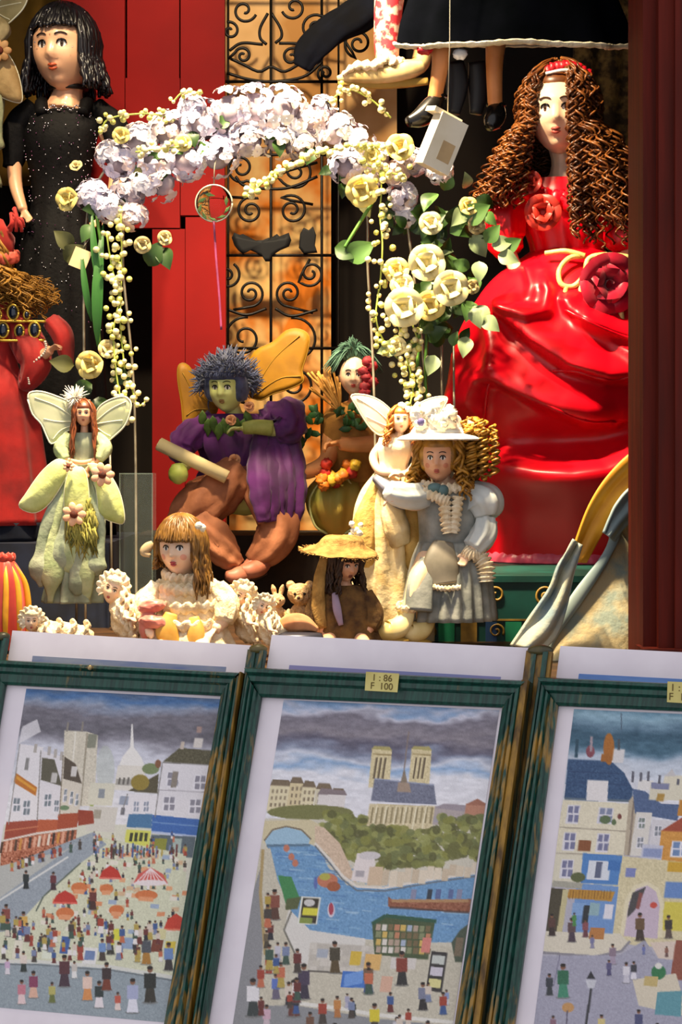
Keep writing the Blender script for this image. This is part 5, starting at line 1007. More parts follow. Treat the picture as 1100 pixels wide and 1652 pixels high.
b = MB(); b.tube([p(440, 692, 58), p(416, 690, 66), p(396, 692, 70)], [13, 12, 9], n=14, m=14); T.part('green_cuff', b, M('pale_green_cloth', '#b4b868', '#8c9440', rough=.7))
for i in range(5): b = MB(); b.tube([p(424 + 11 * i, 700 + 8 * math.sin(i), 46), p(422 + 14 * i, 760, 92 - i * 6), p(426 + 13 * i, 806 + 10 * math.sin(i * 2), 104 - i * 8), p(430 + 12 * i, 838, 104 - i * 8)], [12, 17, 15, 9], n=18, m=26, squash=.6, mod=lambda th, t: 1 + .14 * math.sin(5 * th + i + 3 * t) + .22 * nz(th * 2, t * 9, i)); T.part('coat_tail', b, m_mg if i == 3 else m_pv)
for i in range(9):
    a = i / 8; b = MB(); c = p(330 + 72 * a, 676 + 12 * math.sin(a * 3.14) + (i % 2) * 8, 38 + 12 * math.sin(a * 3.14)); b.plate([(0, 14), (6, 6), (7, -4), (0, -18), (-7, -4), (-6, 6)], 2, c, roty(20 * math.sin(i * 3)) @ Vector((1, 0, 0)), (roty(20 * math.sin(i * 3)) @ Vector((0, -.35, 1))).normalized(), bulge=2); T.part('collar_leaf', b, M('collar_green', '#56742c', '#34501c', rough=.6, scale=60))
rg = random.Random(4); RS = rose_meshes(T, 'p', M('peach_rosebud', '#e0a878', '#c88458', rough=.6, scale=60)); rose(T, RS, p(377, 679, 58), 10, -5, 0, rg, 'rosebud', np_=7); rose(T, RS, p(404, 658, 44), 10, 10, -10, rg, 'rosebud', np_=7); rose(T, RS, p(382, 742, 52), 11, 0, 0, rg, 'rosebud', np_=7)
b = MB(); b.tube([p(346, 752, 40), p(385, 758, 52), p(432, 752, 44)], 6, n=10, m=20); T.part('sash', b, M('brown_red_sash', '#7c3428', '#54201a', rough=.6))
b = MB(); b.tube([p(388, 758, 40), p(356, 792, 56), p(314, 826, 66), p(290, 852, 52)], [28, 36, 34, 14], n=36, m=30, mod=lambda th, t: 1 + .10 * math.sin(5 * th + 12 * t) + .12 * nz(th * 3, t * 10)); T.part('trouser_leg', b, m_rust)
b = MB(); b.tube([p(310, 832, 70), p(345, 858, 84), p(372, 890, 88), p(388, 908, 86)], [26, 28, 22, 13], n=34, m=28, mod=lambda th, t: 1 + .10 * math.sin(6 * th + 10 * t) + .12 * nz(th * 3, t * 9)); T.part('trouser_leg', b, m_rust)
b = MB(); b.tube([p(412, 770, 34), p(436, 810, 56), p(452, 846, 66), p(436, 880, 72), p(408, 902, 76)], [28, 32, 33, 28, 13], n=36, m=34, mod=lambda th, t: 1 + .08 * math.sin(6 * th + 7 * t) + .05 * nz(th * 3, t * 8)); T.part('trouser_leg', b, m_rust)
for (u, v, w) in ((396, 916, 92), (418, 908, 84)):
    b = MB(); b.tube([p(u + 16, v - 14, w - 14), p(u + 6, v, w - 4), p(u - 10, v + 6, w + 10), p(u - 24, v + 4, w + 16)], [11, 14, 13, 6], n=18, m=20); sh_ = T.part('shoe', b, M('rosy_leather', '#b8745c', '#94543c', rough=.5)); b = MB(); b.tube([p(u + 14, v + 9, w - 12), p(u - 8, v + 16, w + 6), p(u - 24, v + 9, w + 14)], [6, 7, 4], n=10, m=12, squash=.5); T.part('sole', b, M('dark_sole', '#3a2018', rough=.7), sh_)
wing(T, 'wing', [(350, 650), (330, 632), (302, 590), (286, 588), (284, 612), (290, 650), (294, 688), (306, 690), (318, 672), (344, 668)], 2.5, -30, m_yw, [[(346, 655), (310, 630), (292, 600)], [(346, 660), (315, 660), (298, 670)]], M('wing_vein', '#9c7414', rough=.6), 10, (350, 655), 3)
wing(T, 'wing', [(402, 640), (398, 600), (408, 566), (440, 550), (462, 532), (484, 530), (500, 542), (496, 570), (488, 596), (490, 614), (468, 626), (440, 634), (420, 644)], 2.5, -34, m_yw, [[(404, 636), (440, 580), (484, 540)], [(406, 638), (450, 610), (486, 606)]], MATS['wing_vein'], -10, (402, 640), 3)
m_bh2 = M('blue_fur_hair', '#4a5478', '#262c44', rough=.8, scale=80, sheen=.4); b = MB(); H.cap(b, .20, .34, .72, .10); hr = T.part('hair', b, m_bh2)
b = MB(); rg = random.Random(6)
for i in range(1300):
    q = Vector((rg.gauss(0, 1), rg.gauss(0, 1) + .25, abs(rg.gauss(.3, .8)) - .12)).normalized()
    if q.y < -.45 and q.z < .42: continue
    a = H.c + Vector((q.x * 40, q.y * 42, q.z * 44 + 2)); c = Vector((rg.uniform(-1, 1), rg.uniform(-1, 1), rg.uniform(-1, 1))); L = rg.uniform(8, 17); b.tube([a, a + q * L * .5 + c * 5, a + q * L * .8 + c * 12], [1.3, 1.1, .5], n=4)
H.strands(b, 0, 10, 2.0, a0=75, curl=2, bangs=110, bangz=.40, sx=1.24, seed=3, m=10, turns=4); T.part('fur_tufts', b, m_bh2, hr, kind='stuff')
S = Thing('paper_scroll', 'cream rolled paper scroll held by the green-faced fairy', 'scroll', 310, 770, 2.10)
b = MB(); a0, a1 = p(256, 716, 0), p(366, 770, 0); b.tube([a0, a1], 11, n=24); S.part('roll', b, M('cream_paper', '#f0e2ae', '#dcc88c', rough=.7, scale=20)); dv = (a1 - a0).normalized(); b = MB(); nx = Vector((0, -1, 0)); nb = dv.cross(nx)
b.tube([a0 - dv * .6 + (nx * math.cos(t) + nb * math.sin(t)) * (10 - t * .42) for t in np.linspace(0, 20, 60)], .7, n=4); S.part('rolled_end', b, MATS['cream_paper'])
b = MB(); b.ell(p(288, 764, 6), (16, 13, 17), n=18, m=14, fn=lump(.12, 3)); S.part('seal_tassel', b, M('lime_wax', '#c4cc6c', '#9cac48', rough=.5))

# ------------------------------------------------------------------ harvest doll with the green feather hat
T = Thing('harvest_doll', 'harvest doll in a green feather hat with bare arms and pumpkin-shaped breeches', 'doll', 560, 862, 2.18)
m_hs = M('tanned_cloth_skin', '#d8965c', '#b87840', rough=.55, scale=20); m_och = M('ochre_tunic', '#a8742c', '#7c5018', rough=.8, scale=30, bump=.3)
H = Head(T, p(572, 608, 24), 64, yaw=-6, skin=m_skin_pale, lip='#c84c3c')
b = MB(); limb(b, [p(574, 632, 10), p(574, 652, 4)], [11, 12], m=6); b.ell(p(572, 700, 0), (46, 30, 56)); limb(b, [p(606, 690, 10), p(622, 712, 40), p(580, 718, 62), p(548, 716, 70)], [16, 15, 13, 11]); limb(b, [p(536, 700, 6), p(528, 742, 34), p(500, 760, 54), p(480, 762, 62)], [16, 14, 12, 10])
hand(b, p(552, 716, 70), (-1, -.1, 0), (0, -.3, -1), 27, 1, .7, .15); hand(b, p(484, 762, 62), (-1, -.1, 0), (0, -.3, -1), 22, 1, .7, .15); T.part('body', b, m_hs, remesh=2.0, smooth=3)
b = MB(); b.loft([(574, 650, 2, 30, 20), (572, 672, 4, 52, 32), (570, 710, 4, 50, 36), (566, 752, 2, 46, 34), (562, 778, 2, 52, 38)], n=56, m=24, mod=folds(8, .05)); T.part('tunic', b, m_och)
b = MB(); b.loft([(545, 770, 14, 34, 26), (541, 790, 18, 46, 36), (540, 820, 20, 44, 38), (542, 846, 16, 32, 28), (546, 861, 10, 22, 20)], n=64, m=26, mod=lambda th, t: 1 + .07 * math.cos(9 * th) * math.sin(math.pi * t)); br_ = T.part('breeches', b, M('pumpkin_cloth', '#c89438', '#8c8c3c', rough=.6, scale=12, bump=.2))
for s_ in (-1, 1): b = MB(); b.tube([p(540 + s_ * 20, 772, 40), p(540 + s_ * 40, 806, 40), p(540 + s_ * 32, 845, 38), p(542 + s_ * 14, 860, 30)], 2, n=6, m=18); T.part('piping', b, M('lime_piping', '#d4d890', rough=.5), br_)
b = MB(); b.loft([(586, 776, 6, 36, 28), (590, 820, 4, 40, 30), (588, 861, 0, 34, 26)], n=40, m=16, mod=folds(9, .06)); T.part('breeches', b, m_och)
rg = random.Random(12)
for i in range(16):
    b = MB(); b.ell(p(518 + 60 * rg.random(), 748 + 34 * rg.random(), 60 + 16 * rg.random()), (9, 8, 9), n=12, m=9, fn=lump(.5, 4, i * 5)); T.part('fruit_flower', b, (M('orange_bloom', '#e08420', '#b85c10', rough=.6, scale=60), M('scarlet_bloom', '#c83420', '#8c1c14', rough=.6, scale=60), M('yellow_bloom', '#d8b030', '#a88418', rough=.6, scale=60))[i % 3])
b = MB()
for i in range(420):                                        # feather hat
    a = rg.uniform(-2.9, -.2); L = rg.uniform(30, 54); c = p(572, 588, 26); e = c + Vector((math.cos(a) * L * .95 - 4, rg.uniform(-24, 24), -math.sin(a) * L * .75 + 6)); b.tube([c + (e - c) * .3, (c + e) / 2 + Vector((0, 0, 8)), e + Vector((0, 0, -30 * abs(math.cos(a))))], [1.8, 1.5, .4], n=4, m=7)
T.part('feather_hat', b, M('green_feather', '#587c68', '#2c5040', rough=.8, scale=40), kind='stuff')
for i in range(30):
    b = MB(); tu, tv = 496 + 52 * rg.random(), 600 + 34 * rg.random(); b.tube([p(546, 664, 30), p((546 + tu) / 2 + 3, (664 + tv) / 2 + 2, 36), p(tu, tv, 30 + 14 * rg.random())], [.8, 1.3, 1.9], n=5, m=10); T.part('wheat_ear', b, M('wheat', '#d09a4c', '#a87428', rough=.8, scale=60))
for i in range(26):
    u, v = (rg.uniform(545, 592), rg.uniform(648, 702)) if i < 14 else (rg.uniform(482, 520), rg.uniform(660, 715)); b = MB(); r1 = rotz(rg.uniform(-50, 50)) @ roty(rg.uniform(0, 360)); b.plate([(0, 12), (5, 5), (5, -4), (0, -10), (-5, -4), (-5, 5)], 1.4, p(u, v, 44 if i < 14 else 22), r1 @ Vector((1, 0, 0)), r1 @ Vector((0, 0, 1)), bulge=1.5); T.part('leaf', b, M('ivy_green', '#3c6a30', '#1f4420', rough=.5, scale=60))
for i in range(7): b = MB(); b.ell(p(592 + 8 * math.sin(i * 2), 586 + 8 * i, 52), (9, 7, 8), n=12, m=9, fn=lump(.5, 4, i)); T.part('red_flower', b, M('rose_red_bloom', '#c03c44', '#842028', rough=.6, scale=70))

# ------------------------------------------------------------------ white-winged angel in gold
T = Thing('angel_doll', 'white-winged angel doll in a sheer gold gown beside the straw-hatted doll', 'angel doll', 635, 1036, 1.825)
m_ivory = M('ivory_silk', '#fff2da', '#ecd8b0', rough=.5, scale=40, sheen=.3, bump=.2); m_gold_t = M('gold_tulle', '#dcb868', '#b48c40', rough=.6, scale=50, bump=.4); m_gold_l = M('pale_gold_tulle', '#f0deb0', '#d8b878', rough=.6, scale=40, bump=.3)
H = Head(T, p(646, 678, 14), 42, yaw=2, skin=m_skin_pale, lip='#c87c5c', fine=False, brow='#a0703c')
b = MB(); limb(b, [p(645, 694, 6), p(642, 712, 2)], [6.5, 8], m=6); b.ell(p(638, 730, 0), (24, 15, 32)); limb(b, [p(618, 716, 2), p(602, 738, 8), p(612, 760, 22), p(640, 762, 34)], [9, 7.5, 6, 5]); limb(b, [p(658, 716, 2), p(672, 738, 8), p(660, 760, 24), p(640, 766, 36)], [9, 7.5, 6, 5]); hand(b, p(638, 762, 34), (.9, -.3, -.1), (0, -.2, -1), 14, 1, .5, .13); hand(b, p(642, 766, 36), (-.8, -.4, .1), (0, -.2, -1), 14, -1, .5, .13); T.part('body', b, m_skin_pale, remesh=1.6, smooth=3)
b = MB(); b.loft([(638, 706, 4, 26, 17), (637, 724, 6, 29, 20), (634, 750, 2, 24, 17), (632, 768, 2, 30, 22)], n=44, m=18, mod=lambda th, t: 1 + .03 * math.sin(12 * th)); T.part('bodice', b, m_ivory)
b = MB(); b.loft([(632, 762, 2, 28, 20), (628, 796, 2, 44, 30), (628, 850, 2, 56, 36), (630, 940, 2, 60, 38), (630, 1034, 2, 64, 40)], n=90, m=50, mod=folds(11, .13, grow=.4, rnd=.8)); T.part('gown', b, m_gold_l)
for i, (u0, u1, L, w) in enumerate(((600, 584, 150, 30), (622, 640, 110, 44), (650, 668, 150, 32))):
    b = MB(); b.tube([p(u0 + 14, 768, 22), p((u0 + u1) / 2, 768 + L * .4, w), p(u1, 768 + L * .8, w + 4), p(u1 + 6, 768 + L, w - 4)], [9, 16, 19, 14], n=18, m=26, squash=.22, mod=lambda th, t: 1 + .18 * math.sin(7 * th + 3 * t + i) + .15 * nz(th * 2, t * 7, i)); T.part('tulle_panel', b, m_gold_l if i % 2 else m_gold_t)
b = MB(); b.tube([p(604, 770, 30), p(630, 792, 48), p(650, 804, 52), p(672, 796, 44)], [6, 14, 16, 8], n=18, m=22, mod=lambda th, t: 1 + .12 * math.sin(5 * th)); T.part('grey_sash', b, M('slate_ribbon', '#6c6c7c', '#50505c', rough=.5))
wing(T, 'wing', [(632, 690), (638, 672), (618, 650), (592, 638), (566, 638), (574, 656), (586, 676), (600, 694), (616, 702)], 1.6, -8, M('white_wing', '#f4ecd4', '#e0d2ac', rough=.6, scale=30, alpha=.95), [[(632, 684), (604, 660), (574, 642)], [(630, 690), (606, 680), (590, 672)]], M('cream_wire', '#f8f0d0', rough=.4), 10, (634, 686), 1.5); wing(T, 'wing', [(660, 690), (656, 672), (672, 654), (698, 642), (722, 642), (714, 662), (702, 682), (688, 696), (672, 702)], 1.6, -8, MATS['white_wing'], [[(660, 684), (690, 662), (716, 646)]], MATS['cream_wire'], -10, (658, 686), 1.5)
m_ah = M('copper_hair', '#c87c34', '#94541c', rough=.4, scale=100); b = MB(); H.cap(b, .12, .48, .70); hr = T.part('hair', b, m_ah); b = MB(); H.strands(b, 80, 34, 2.2, a0=58, spread=.3, sx=1.15, seed=11, m=20, curl=3, turns=4); T.part('hair_strands', b, m_ah, hr)
rg = random.Random(3)
for i in range(12): b = MB(); b.ell(p(652 + 14 * math.cos(i * .6) + 8, 660 + 6 * math.sin(i), 16 + 12 * math.sin(i * .6)), (5, 5, 5), n=10, m=8, fn=lump(.4, 4, i)); T.part('wreath_flower', b, M('white_bloom', '#f8f2e4', '#e4d8b8', rough=.6, scale=80))
for i in range(16): b = MB(); b.ell(p(560 + 24 * rg.random(), 842 + 34 * rg.random(), 50 + 8 * rg.random()), (4.6, 4, 4.6), n=10, m=8, fn=lump(.4, 4, i)); T.part('posy_flower', b, MATS['white_bloom'])

# ------------------------------------------------------------------ girl doll with the white flowered hat
T = Thing('hat_girl_doll', 'girl doll with a white flowered hat, golden ringlets and pleated grey-blue dress', 'doll', 720, 1045, 1.775)
m_gb = M('grey_blue_cloth', '#9a9c94', '#6c706a', rough=.7, scale=40, bump=.2); m_pb = M('pale_blue_satin', '#d8dcd6', '#b0b8b4', rough=.42, scale=20, sheen=.3, bump=.1); m_taupe = M('taupe_silk', '#847c6c', '#625c4e', rough=.5, scale=30)
H = Head(T, p(706, 738, 22), 78, yaw=-10, pitch=4, skin=m_skin, lip='#c0604c', eye='#4a3018', cheek='#d88a68')
b = MB(); limb(b, [p(712, 764, 12), p(718, 786, 4)], [12, 13], m=6); b.ell(p(722, 826, 0), (46, 30, 56)); b.ell(p(722, 896, 0), (46, 34, 40)); limb(b, [p(690, 800, 6), p(668, 812, 30), p(640, 806, 54)], [14, 12, 9]); hand(b, p(642, 806, 54), (-1, -.2, .05), (0, -.2, -1), 22, 1, .6, .12); limb(b, [p(760, 800, 4), p(780, 838, 14), p(768, 872, 40), p(752, 890, 52)], [14, 12, 10, 8]); hand(b, p(752, 889, 52), (-.5, -.3, -.8), (-.3, -1, 0), 22, 1, .5, .12)
limb(b, [p(690, 900, 30), p(672, 930, 60), p(660, 966, 72), p(648, 994, 70)], [20, 17, 13, 10]); limb(b, [p(726, 900, 26), p(700, 930, 46), p(684, 966, 48), p(674, 996, 44)], [20, 17, 13, 10]); T.part('body', b, m_skin_pale, remesh=2.0, smooth=3)
b = MB(); b.loft([(720, 784, 4, 32, 22), (722, 800, 6, 50, 32), (724, 835, 6, 50, 36), (724, 872, 4, 48, 36), (724, 890, 4, 54, 40)], n=60, m=26, mod=folds(9, .03)); T.part('bodice', b, m_gb)
n = 132; b = MB(); b.loft([(724, 874, 6, 48, 36), (724, 900, 10, 58, 44), (724, 940, 14, 66, 52), (722, 998, 18, 74, 56)], n=n, m=24, mod=lambda th, t: 1 + .055 * (.25 + t) * (2 * abs(((th * 22 / 6.283) % 1) - .5) * 2 - 1), capa=False, capb=False); sk = T.part('pleated_skirt', b, m_gb, solid=2)
b = MB(); b.tube([p(688, 900, 52), p(676, 934, 70), p(672, 978, 82)], [12, 20, 22], n=22, m=20, squash=.35, mod=lambda th, t: 1 + .06 * math.sin(5 * th)); T.part('satin_panel', b, m_gb, sk)
b = MB(); b.tube([p(712, 872, 44), p(708, 905, 58), p(712, 938, 64)], [16, 28, 26], n=24, m=20, squash=.3); T.part('apron', b, m_taupe, sk)
b = MB(); ruffle(b, [p(690, 940, 70), p(712, 944, 74), p(738, 942, 70)], 4, .3, 8); T.part('apron_trim', b, m_lace, sk)
b = MB(); b.tube([p(694, 796, 10), p(668, 800, 34), p(640, 796, 54), p(624, 788, 62)], [18, 22, 20, 14], n=26, m=26, mod=lambda th, t: 1 + .09 * math.sin(6 * th + 6 * t)); T.part('sleeve', b, m_pb)
b = MB(); b.tube([p(754, 792, 8), p(778, 812, 18), p(782, 834, 24)], [20, 32, 20], n=30, m=24, mod=lambda th, t: 1 + .09 * math.sin(8 * th + 2 * t)); T.part('puff_sleeve', b, m_pb); b = MB(); b.tube([p(782, 838, 24), p(776, 862, 38), p(758, 882, 50)], [17, 20, 16], n=26, m=20, mod=lambda th, t: 1 + .12 * math.sin(7 * th + 4 * t)); T.part('cuff_sleeve', b, m_pb)
for q, r_ in (([p(744, 884, 54), p(756, 892, 58), p(772, 890, 50)], 8), ([p(768, 890, 48), p(778, 910, 52), p(780, 934, 52)], 12), ([p(676, 790, 40), p(700, 800, 48), p(720, 808, 48)], 8), ([p(714, 800, 44), p(716, 830, 48), p(720, 858, 48)], 9), ([p(736, 800, 44), p(732, 830, 48), p(728, 858, 48)], 8), ([p(678, 782, 30), p(705, 788, 42), p(740, 786, 36)], 8), ([p(740, 786, 36), p(764, 790, 26), p(784, 800, 20)], 8)):
    b = MB(); ruffle(b, q, r_, .3, 7); T.part('lace_frill', b, m_lace)
b = MB(); b.ell(p(699, 786, 44), (12, 8, 8)); b.ell(p(712, 790, 46), (9, 7, 9)); T.part('neck_bow', b, M('teal_bow', '#5c7c7c', rough=.5))
for (u, v, w) in ((636, 1006, 78), (672, 1012, 52)):
    b = MB(); b.tube([p(u + 18, v - 34, w - 8), p(u + 14, v - 14, w - 6), p(u + 2, v, w + 2), p(u - 16, v + 2, w + 12), p(u - 24, v - 6, w + 16)], [13, 14, 17, 16, 9], n=22, m=26, mod=lambda th, t: 1 + .04 * math.sin(5 * th)); bt = T.part('boot', b, M('cream_leather', '#f2dfa0', '#d8bc68', rough=.45, scale=30)); b = MB(); b.ell(p(u - 2, v + 18, w + 6), (24, 12, 6)); T.part('sole', b, M('tan_sole', '#b08c3c', rough=.6), bt); b = MB(); ruffle(b, [p(u + 18 + 15 * math.cos(a), v - 34 + 3 * math.sin(a), w - 8 + 15 * math.sin(a)) for a in np.linspace(0, 6.283, 20)], 5, .3, 12); T.part('sock_frill', b, m_lace, bt)
m_hat = M('white_straw', '#f6f0e6', '#e4dccc', rough=.6, scale=70, bump=.3)
b = MB(); b.loft([(706, 690, 18, 40, 38), (706, 699, 20, 46, 42), (706, 704, 24, 60, 58), (706, 708, 26, 66, 64), (706, 711, 26, 64, 62), (706, 706, 24, 50, 48), (706, 700, 20, 36, 34)], n=56, m=24, capa=False, capb=False, mod=lambda th, t: 1 + .02 * math.sin(3 * th)); hat = T.part('hat_brim', b, m_hat)
b = MB(); b.loft([(707, 668, 16, 22, 22), (707, 672, 16, 33, 32), (707, 686, 17, 39, 38), (706, 702, 19, 43, 41)], n=44, m=14); T.part('hat_crown', b, m_hat, hat); b = MB(); b.loft([(706, 694, 18, 43, 42), (706, 703, 19, 46, 44)], n=44, m=4); T.part('hat_band', b, m_pb, hat)
rg = random.Random(15)
for i in range(26):
    a = rg.uniform(.1, 3.0); u = 708 + 46 * math.cos(a) * rg.uniform(.2, 1); v = 676 + rg.uniform(-18, 14); b = MB(); b.ell(p(u, v, 36 + 22 * math.sin(a)), (10, 8, 9), roty(rg.uniform(0, 180)), n=14, m=10, fn=lump(.55, 3.5, i * 3)); T.part('hat_flower', b, MATS['white_bloom'], hat)
b = MB(); b.ell(p(676, 682, 60), (6, 6, 6), fn=lump(.3, 4)); T.part('violet_flower', b, M('violet', '#5c5488', rough=.6), hat)
m_rg = M('golden_ringlets', '#c08a30', '#7c5214', rough=.4, scale=90); b = MB(); H.cap(b, .12, .45, .72); hr = T.part('hair', b, m_rg)
b = MB(); H.strands(b, 60, 46, 3.0, a0=64, a1=150, curl=5, turns=4, spread=.5, sx=1.16, seed=17, m=44, lenvar=.3, scatter=.3)
for i in range(34):                                        # hanging ringlets behind the shoulder
    q = random.Random(i * 3 + 1); u = q.uniform(744, 792); v0 = 668 + q.uniform(0, 34) + abs(u - 760) * .5; L = q.uniform(56, 86); w_ = q.uniform(2, 46); s0 = q.uniform(0, 6); R1 = q.uniform(5, 7.5)
    b.tube([p(u + 6 * math.sin(t * 2) + R1 * math.cos(s0 + t * 34), v0 + L * t, w_ + R1 * math.sin(s0 + t * 34)) for t in np.linspace(0, 1, 52)], 2.2, n=5)
T.part('ringlets', b, m_rg, hr); b = MB(); b.ell(p(764, 724, 4), (24, 24, 52), fn=lump(.2, 3)); T.part('ringlet_mass', b, m_rg, hr)

# ------------------------------------------------------------------ brown doll in the straw hat
T = Thing('straw_hat_doll', 'small brown-coated doll under a wide straw hat, seated at the front', 'doll', 556, 1050, 1.72)
m_straw = M('frayed_straw', '#b48c4c', '#805c28', rough=.9, scale=80, bump=.6); m_bc = M('brown_tweed', '#7c5a2c', '#48301a', rough=.9, scale=70, bump=.5); m_tan = M('tan_sacking', '#b8904c', '#8c6830', rough=.9, scale=80, bump=.5)
H = Head(T, p(556, 908, 6), 62, yaw=30, pitch=12, skin=m_skin, lip='#8c4a34', brow='#2c1a10')
b = MB(); limb(b, [p(556, 932, 2), p(554, 950, 0)], [10, 11], m=6); b.ell(p(556, 985, 0), (42, 30, 44)); limb(b, [p(522, 962, 4), p(508, 992, 14), p(520, 1016, 34)], [12, 11, 8]); hand(b, p(520, 1015, 34), (.5, -.6, -.5), (0, 0, -1), 18, 1, .6, .12); limb(b, [p(592, 962, 4), p(606, 992, 14), p(590, 1016, 34)], [12, 11, 8]); hand(b, p(590, 1015, 34), (-.5, -.6, -.5), (0, 0, -1), 18, -1, .6, .12); limb(b, [p(540, 1024, 10), p(530, 1030, 50), p(524, 1040, 80)], [14, 12, 10]); limb(b, [p(572, 1024, 10), p(584, 1030, 50), p(590, 1040, 80)], [14, 12, 10]); T.part('body', b, m_skin, remesh=2, smooth=3)
b = MB(); b.loft([(556, 944, 2, 26, 20), (557, 962, 4, 44, 30), (558, 1000, 6, 50, 38), (558, 1049, 10, 58, 46)], n=60, m=24, mod=folds(9, .06, rnd=.8)); T.part('coat', b, m_bc)
for s_, mt in ((-1, m_bc), (1, m_bc)): b = MB(); b.tube([p(556 + s_ * 32, 958, 6), p(556 + s_ * 46, 988, 16), p(556 + s_ * 40, 1012, 30)], [15, 17, 12], n=20, m=18, mod=lambda th, t: 1 + .1 * math.sin(5 * th)); T.part('sleeve', b, mt)
b = MB(); b.tube([p(524, 896, 18), p(516, 930, 24), p(514, 975, 34), p(520, 1010, 40)], [7, 9, 11, 8], n=16, m=24, squash=.6, mod=lambda th, t: 1 + .15 * nz(th * 2, t * 8)); T.part('scarf', b, m_tan); b = MB(); b.tube([p(540, 954, 32), p(544, 980, 44), p(550, 1004, 48)], [5, 7, 4], n=10, m=12, squash=.4); T.part('lilac_ribbon', b, M('lilac_cloth', '#a08ca0', rough=.7))
b = MB(); H.cap(b, .14, .30, .6); hr = T.part('hair', b, M('dark_brown_hair', '#3c2410', '#24140a', rough=.6)); b = MB(); H.strands(b, 110, 38, 2.6, a0=40, spread=.2, sx=1.18, seed=8, bangs=30, bangz=.25, m=16, curl=2, turns=3); T.part('hair_strands', b, MATS['dark_brown_hair'], hr)
b = MB(); b.loft([(552, 864, 0, 20, 20), (552, 868, 0, 32, 32), (550, 880, 2, 40, 38), (548, 888, 6, 58, 54), (546, 892, 8, 62, 58), (548, 890, 6, 54, 50), (552, 886, 2, 38, 36)], n=64, m=26, capb=False, add=lambda th, t, a: Vector((0, 0, 9 * math.cos(th * 1.0 + 2.4) * t + 3 * nz(th * 3, t * 3)))); hat = T.part('hat', b, m_straw)
b = MB(); rg = random.Random(2)
for i in range(150):
    a = rg.uniform(0, 6.283); c = p(546 + 58 * math.cos(a), 891 - 9 * math.cos(a + 2.4), 8 + 54 * math.sin(a)); b.tube([c, c + Vector((math.cos(a) * 7, -math.sin(a) * 6, rg.uniform(-4, 3)))], [1, .4], n=4)
T.part('straw_fringe', b, m_straw, hat, kind='stuff')

# ------------------------------------------------------------------ girl doll with the brown fringe
T = Thing('lace_girl_doll', 'brown-haired girl doll with a straight fringe and cream lace dress, seated at the front', 'doll', 300, 1052, 1.70)
H = Head(T, p(294, 882, 16), 92, yaw=-18, pitch=2, skin=m_skin_pale, lip='#b8484c', eye='#2c2a34', cheek='#e8a488', brow='#6a4a24')
b = MB(); limb(b, [p(300, 916, 8), p(302, 940, 2)], [13, 16], m=6); b.ell(p(302, 985, 0), (54, 34, 54)); limb(b, [p(262, 956, 6), p(236, 984, 22), p(240, 1004, 50)], [15, 13, 9]); hand(b, p(240, 1003, 50), (.4, -.8, -.3), (0, 0, -1), 24, 1, .5, .12); limb(b, [p(342, 956, 6), p(364, 990, 22), p(350, 1012, 50)], [15, 13, 9]); hand(b, p(350, 1011, 50), (-.4, -.8, -.3), (0, 0, -1), 24, -1, .5, .12); limb(b, [p(284, 1030, 20), p(270, 1036, 66), p(262, 1040, 96)], [18, 15, 12]); limb(b, [p(320, 1030, 20), p(330, 1036, 66), p(338, 1040, 96)], [18, 15, 12]); T.part('body', b, m_skin_pale, remesh=2.2, smooth=3)
b = MB(); b.loft([(302, 924, 4, 30, 22), (302, 944, 6, 50, 32), (302, 985, 8, 58, 40), (300, 1020, 14, 70, 54), (300, 1050, 18, 84, 66)], n=80, m=30, mod=folds(14, .06, rnd=.9)); dr = T.part('dress', b, m_lace)
for k_, (v, r_, w) in enumerate(((928, 34, 26), (946, 44, 34), (972, 52, 44), (1000, 60, 56))):
    b = MB(); ruffle(b, [p(302 + r_ * math.cos(a), v + 5 * math.sin(a), 8 + w * math.sin(a)) for a in np.linspace(-.5, 3.64, 24)], 9, .3, 13); T.part('lace_ruffle', b, m_lace, dr)
for s_ in (-1, 1): b = MB(); b.tube([p(302 + s_ * 44, 948, 6), p(302 + s_ * 62, 974, 20), p(302 + s_ * 60, 1000, 40)], [18, 22, 16], n=26, m=22, mod=lambda th, t: 1 + .13 * math.sin(7 * th + 6 * t)); T.part('lace_sleeve', b, m_lace, dr)
b = MB(); b.tube([p(282, 984, 58), p(276, 1010, 66), p(286, 1036, 70)], [10, 18, 14], n=18, m=16, squash=.5); b.tube([p(318, 990, 58), p(322, 1014, 66), p(314, 1036, 68)], [8, 14, 12], n=18, m=16, squash=.5); T.part('gold_sash', b, M('honey_ribbon', '#d8a850', '#b8842c', rough=.5), dr)
m_lb = M('light_brown_hair', '#8c6428', '#5c3c14', rough=.4, scale=100); b = MB(); H.cap(b, .11, .30, .72); hr = T.part('hair', b, m_lb); b = MB(); H.strands(b, 210, lambda a: 56 if a > 0 else 20, 2.6, a0=54, spread=.16, sx=1.15, bangs=90, bangz=.24, seed=14, m=18, curl=1.6, turns=3, lenvar=.3, taper=.6); T.part('hair_strands', b, m_lb, hr)
b = MB(); b.ell(p(325, 846, 52), (6, 4, 6), fn=lump(.4, 4)); b.ell(p(331, 850, 50), (5, 4, 6), fn=lump(.4, 4, 5)); T.part('hair_clip', b, M('white_bloom', '#f8f2e4'))
b = MB(); b.tube([p(248, 876, 10), p(240, 882, 12), p(234, 890, 14), p(244, 896, 14)], [5, 8, 7, 3], n=12, m=14, squash=.5); T.part('hair_bow', b, M('beige_bow', '#b8a078', rough=.6))

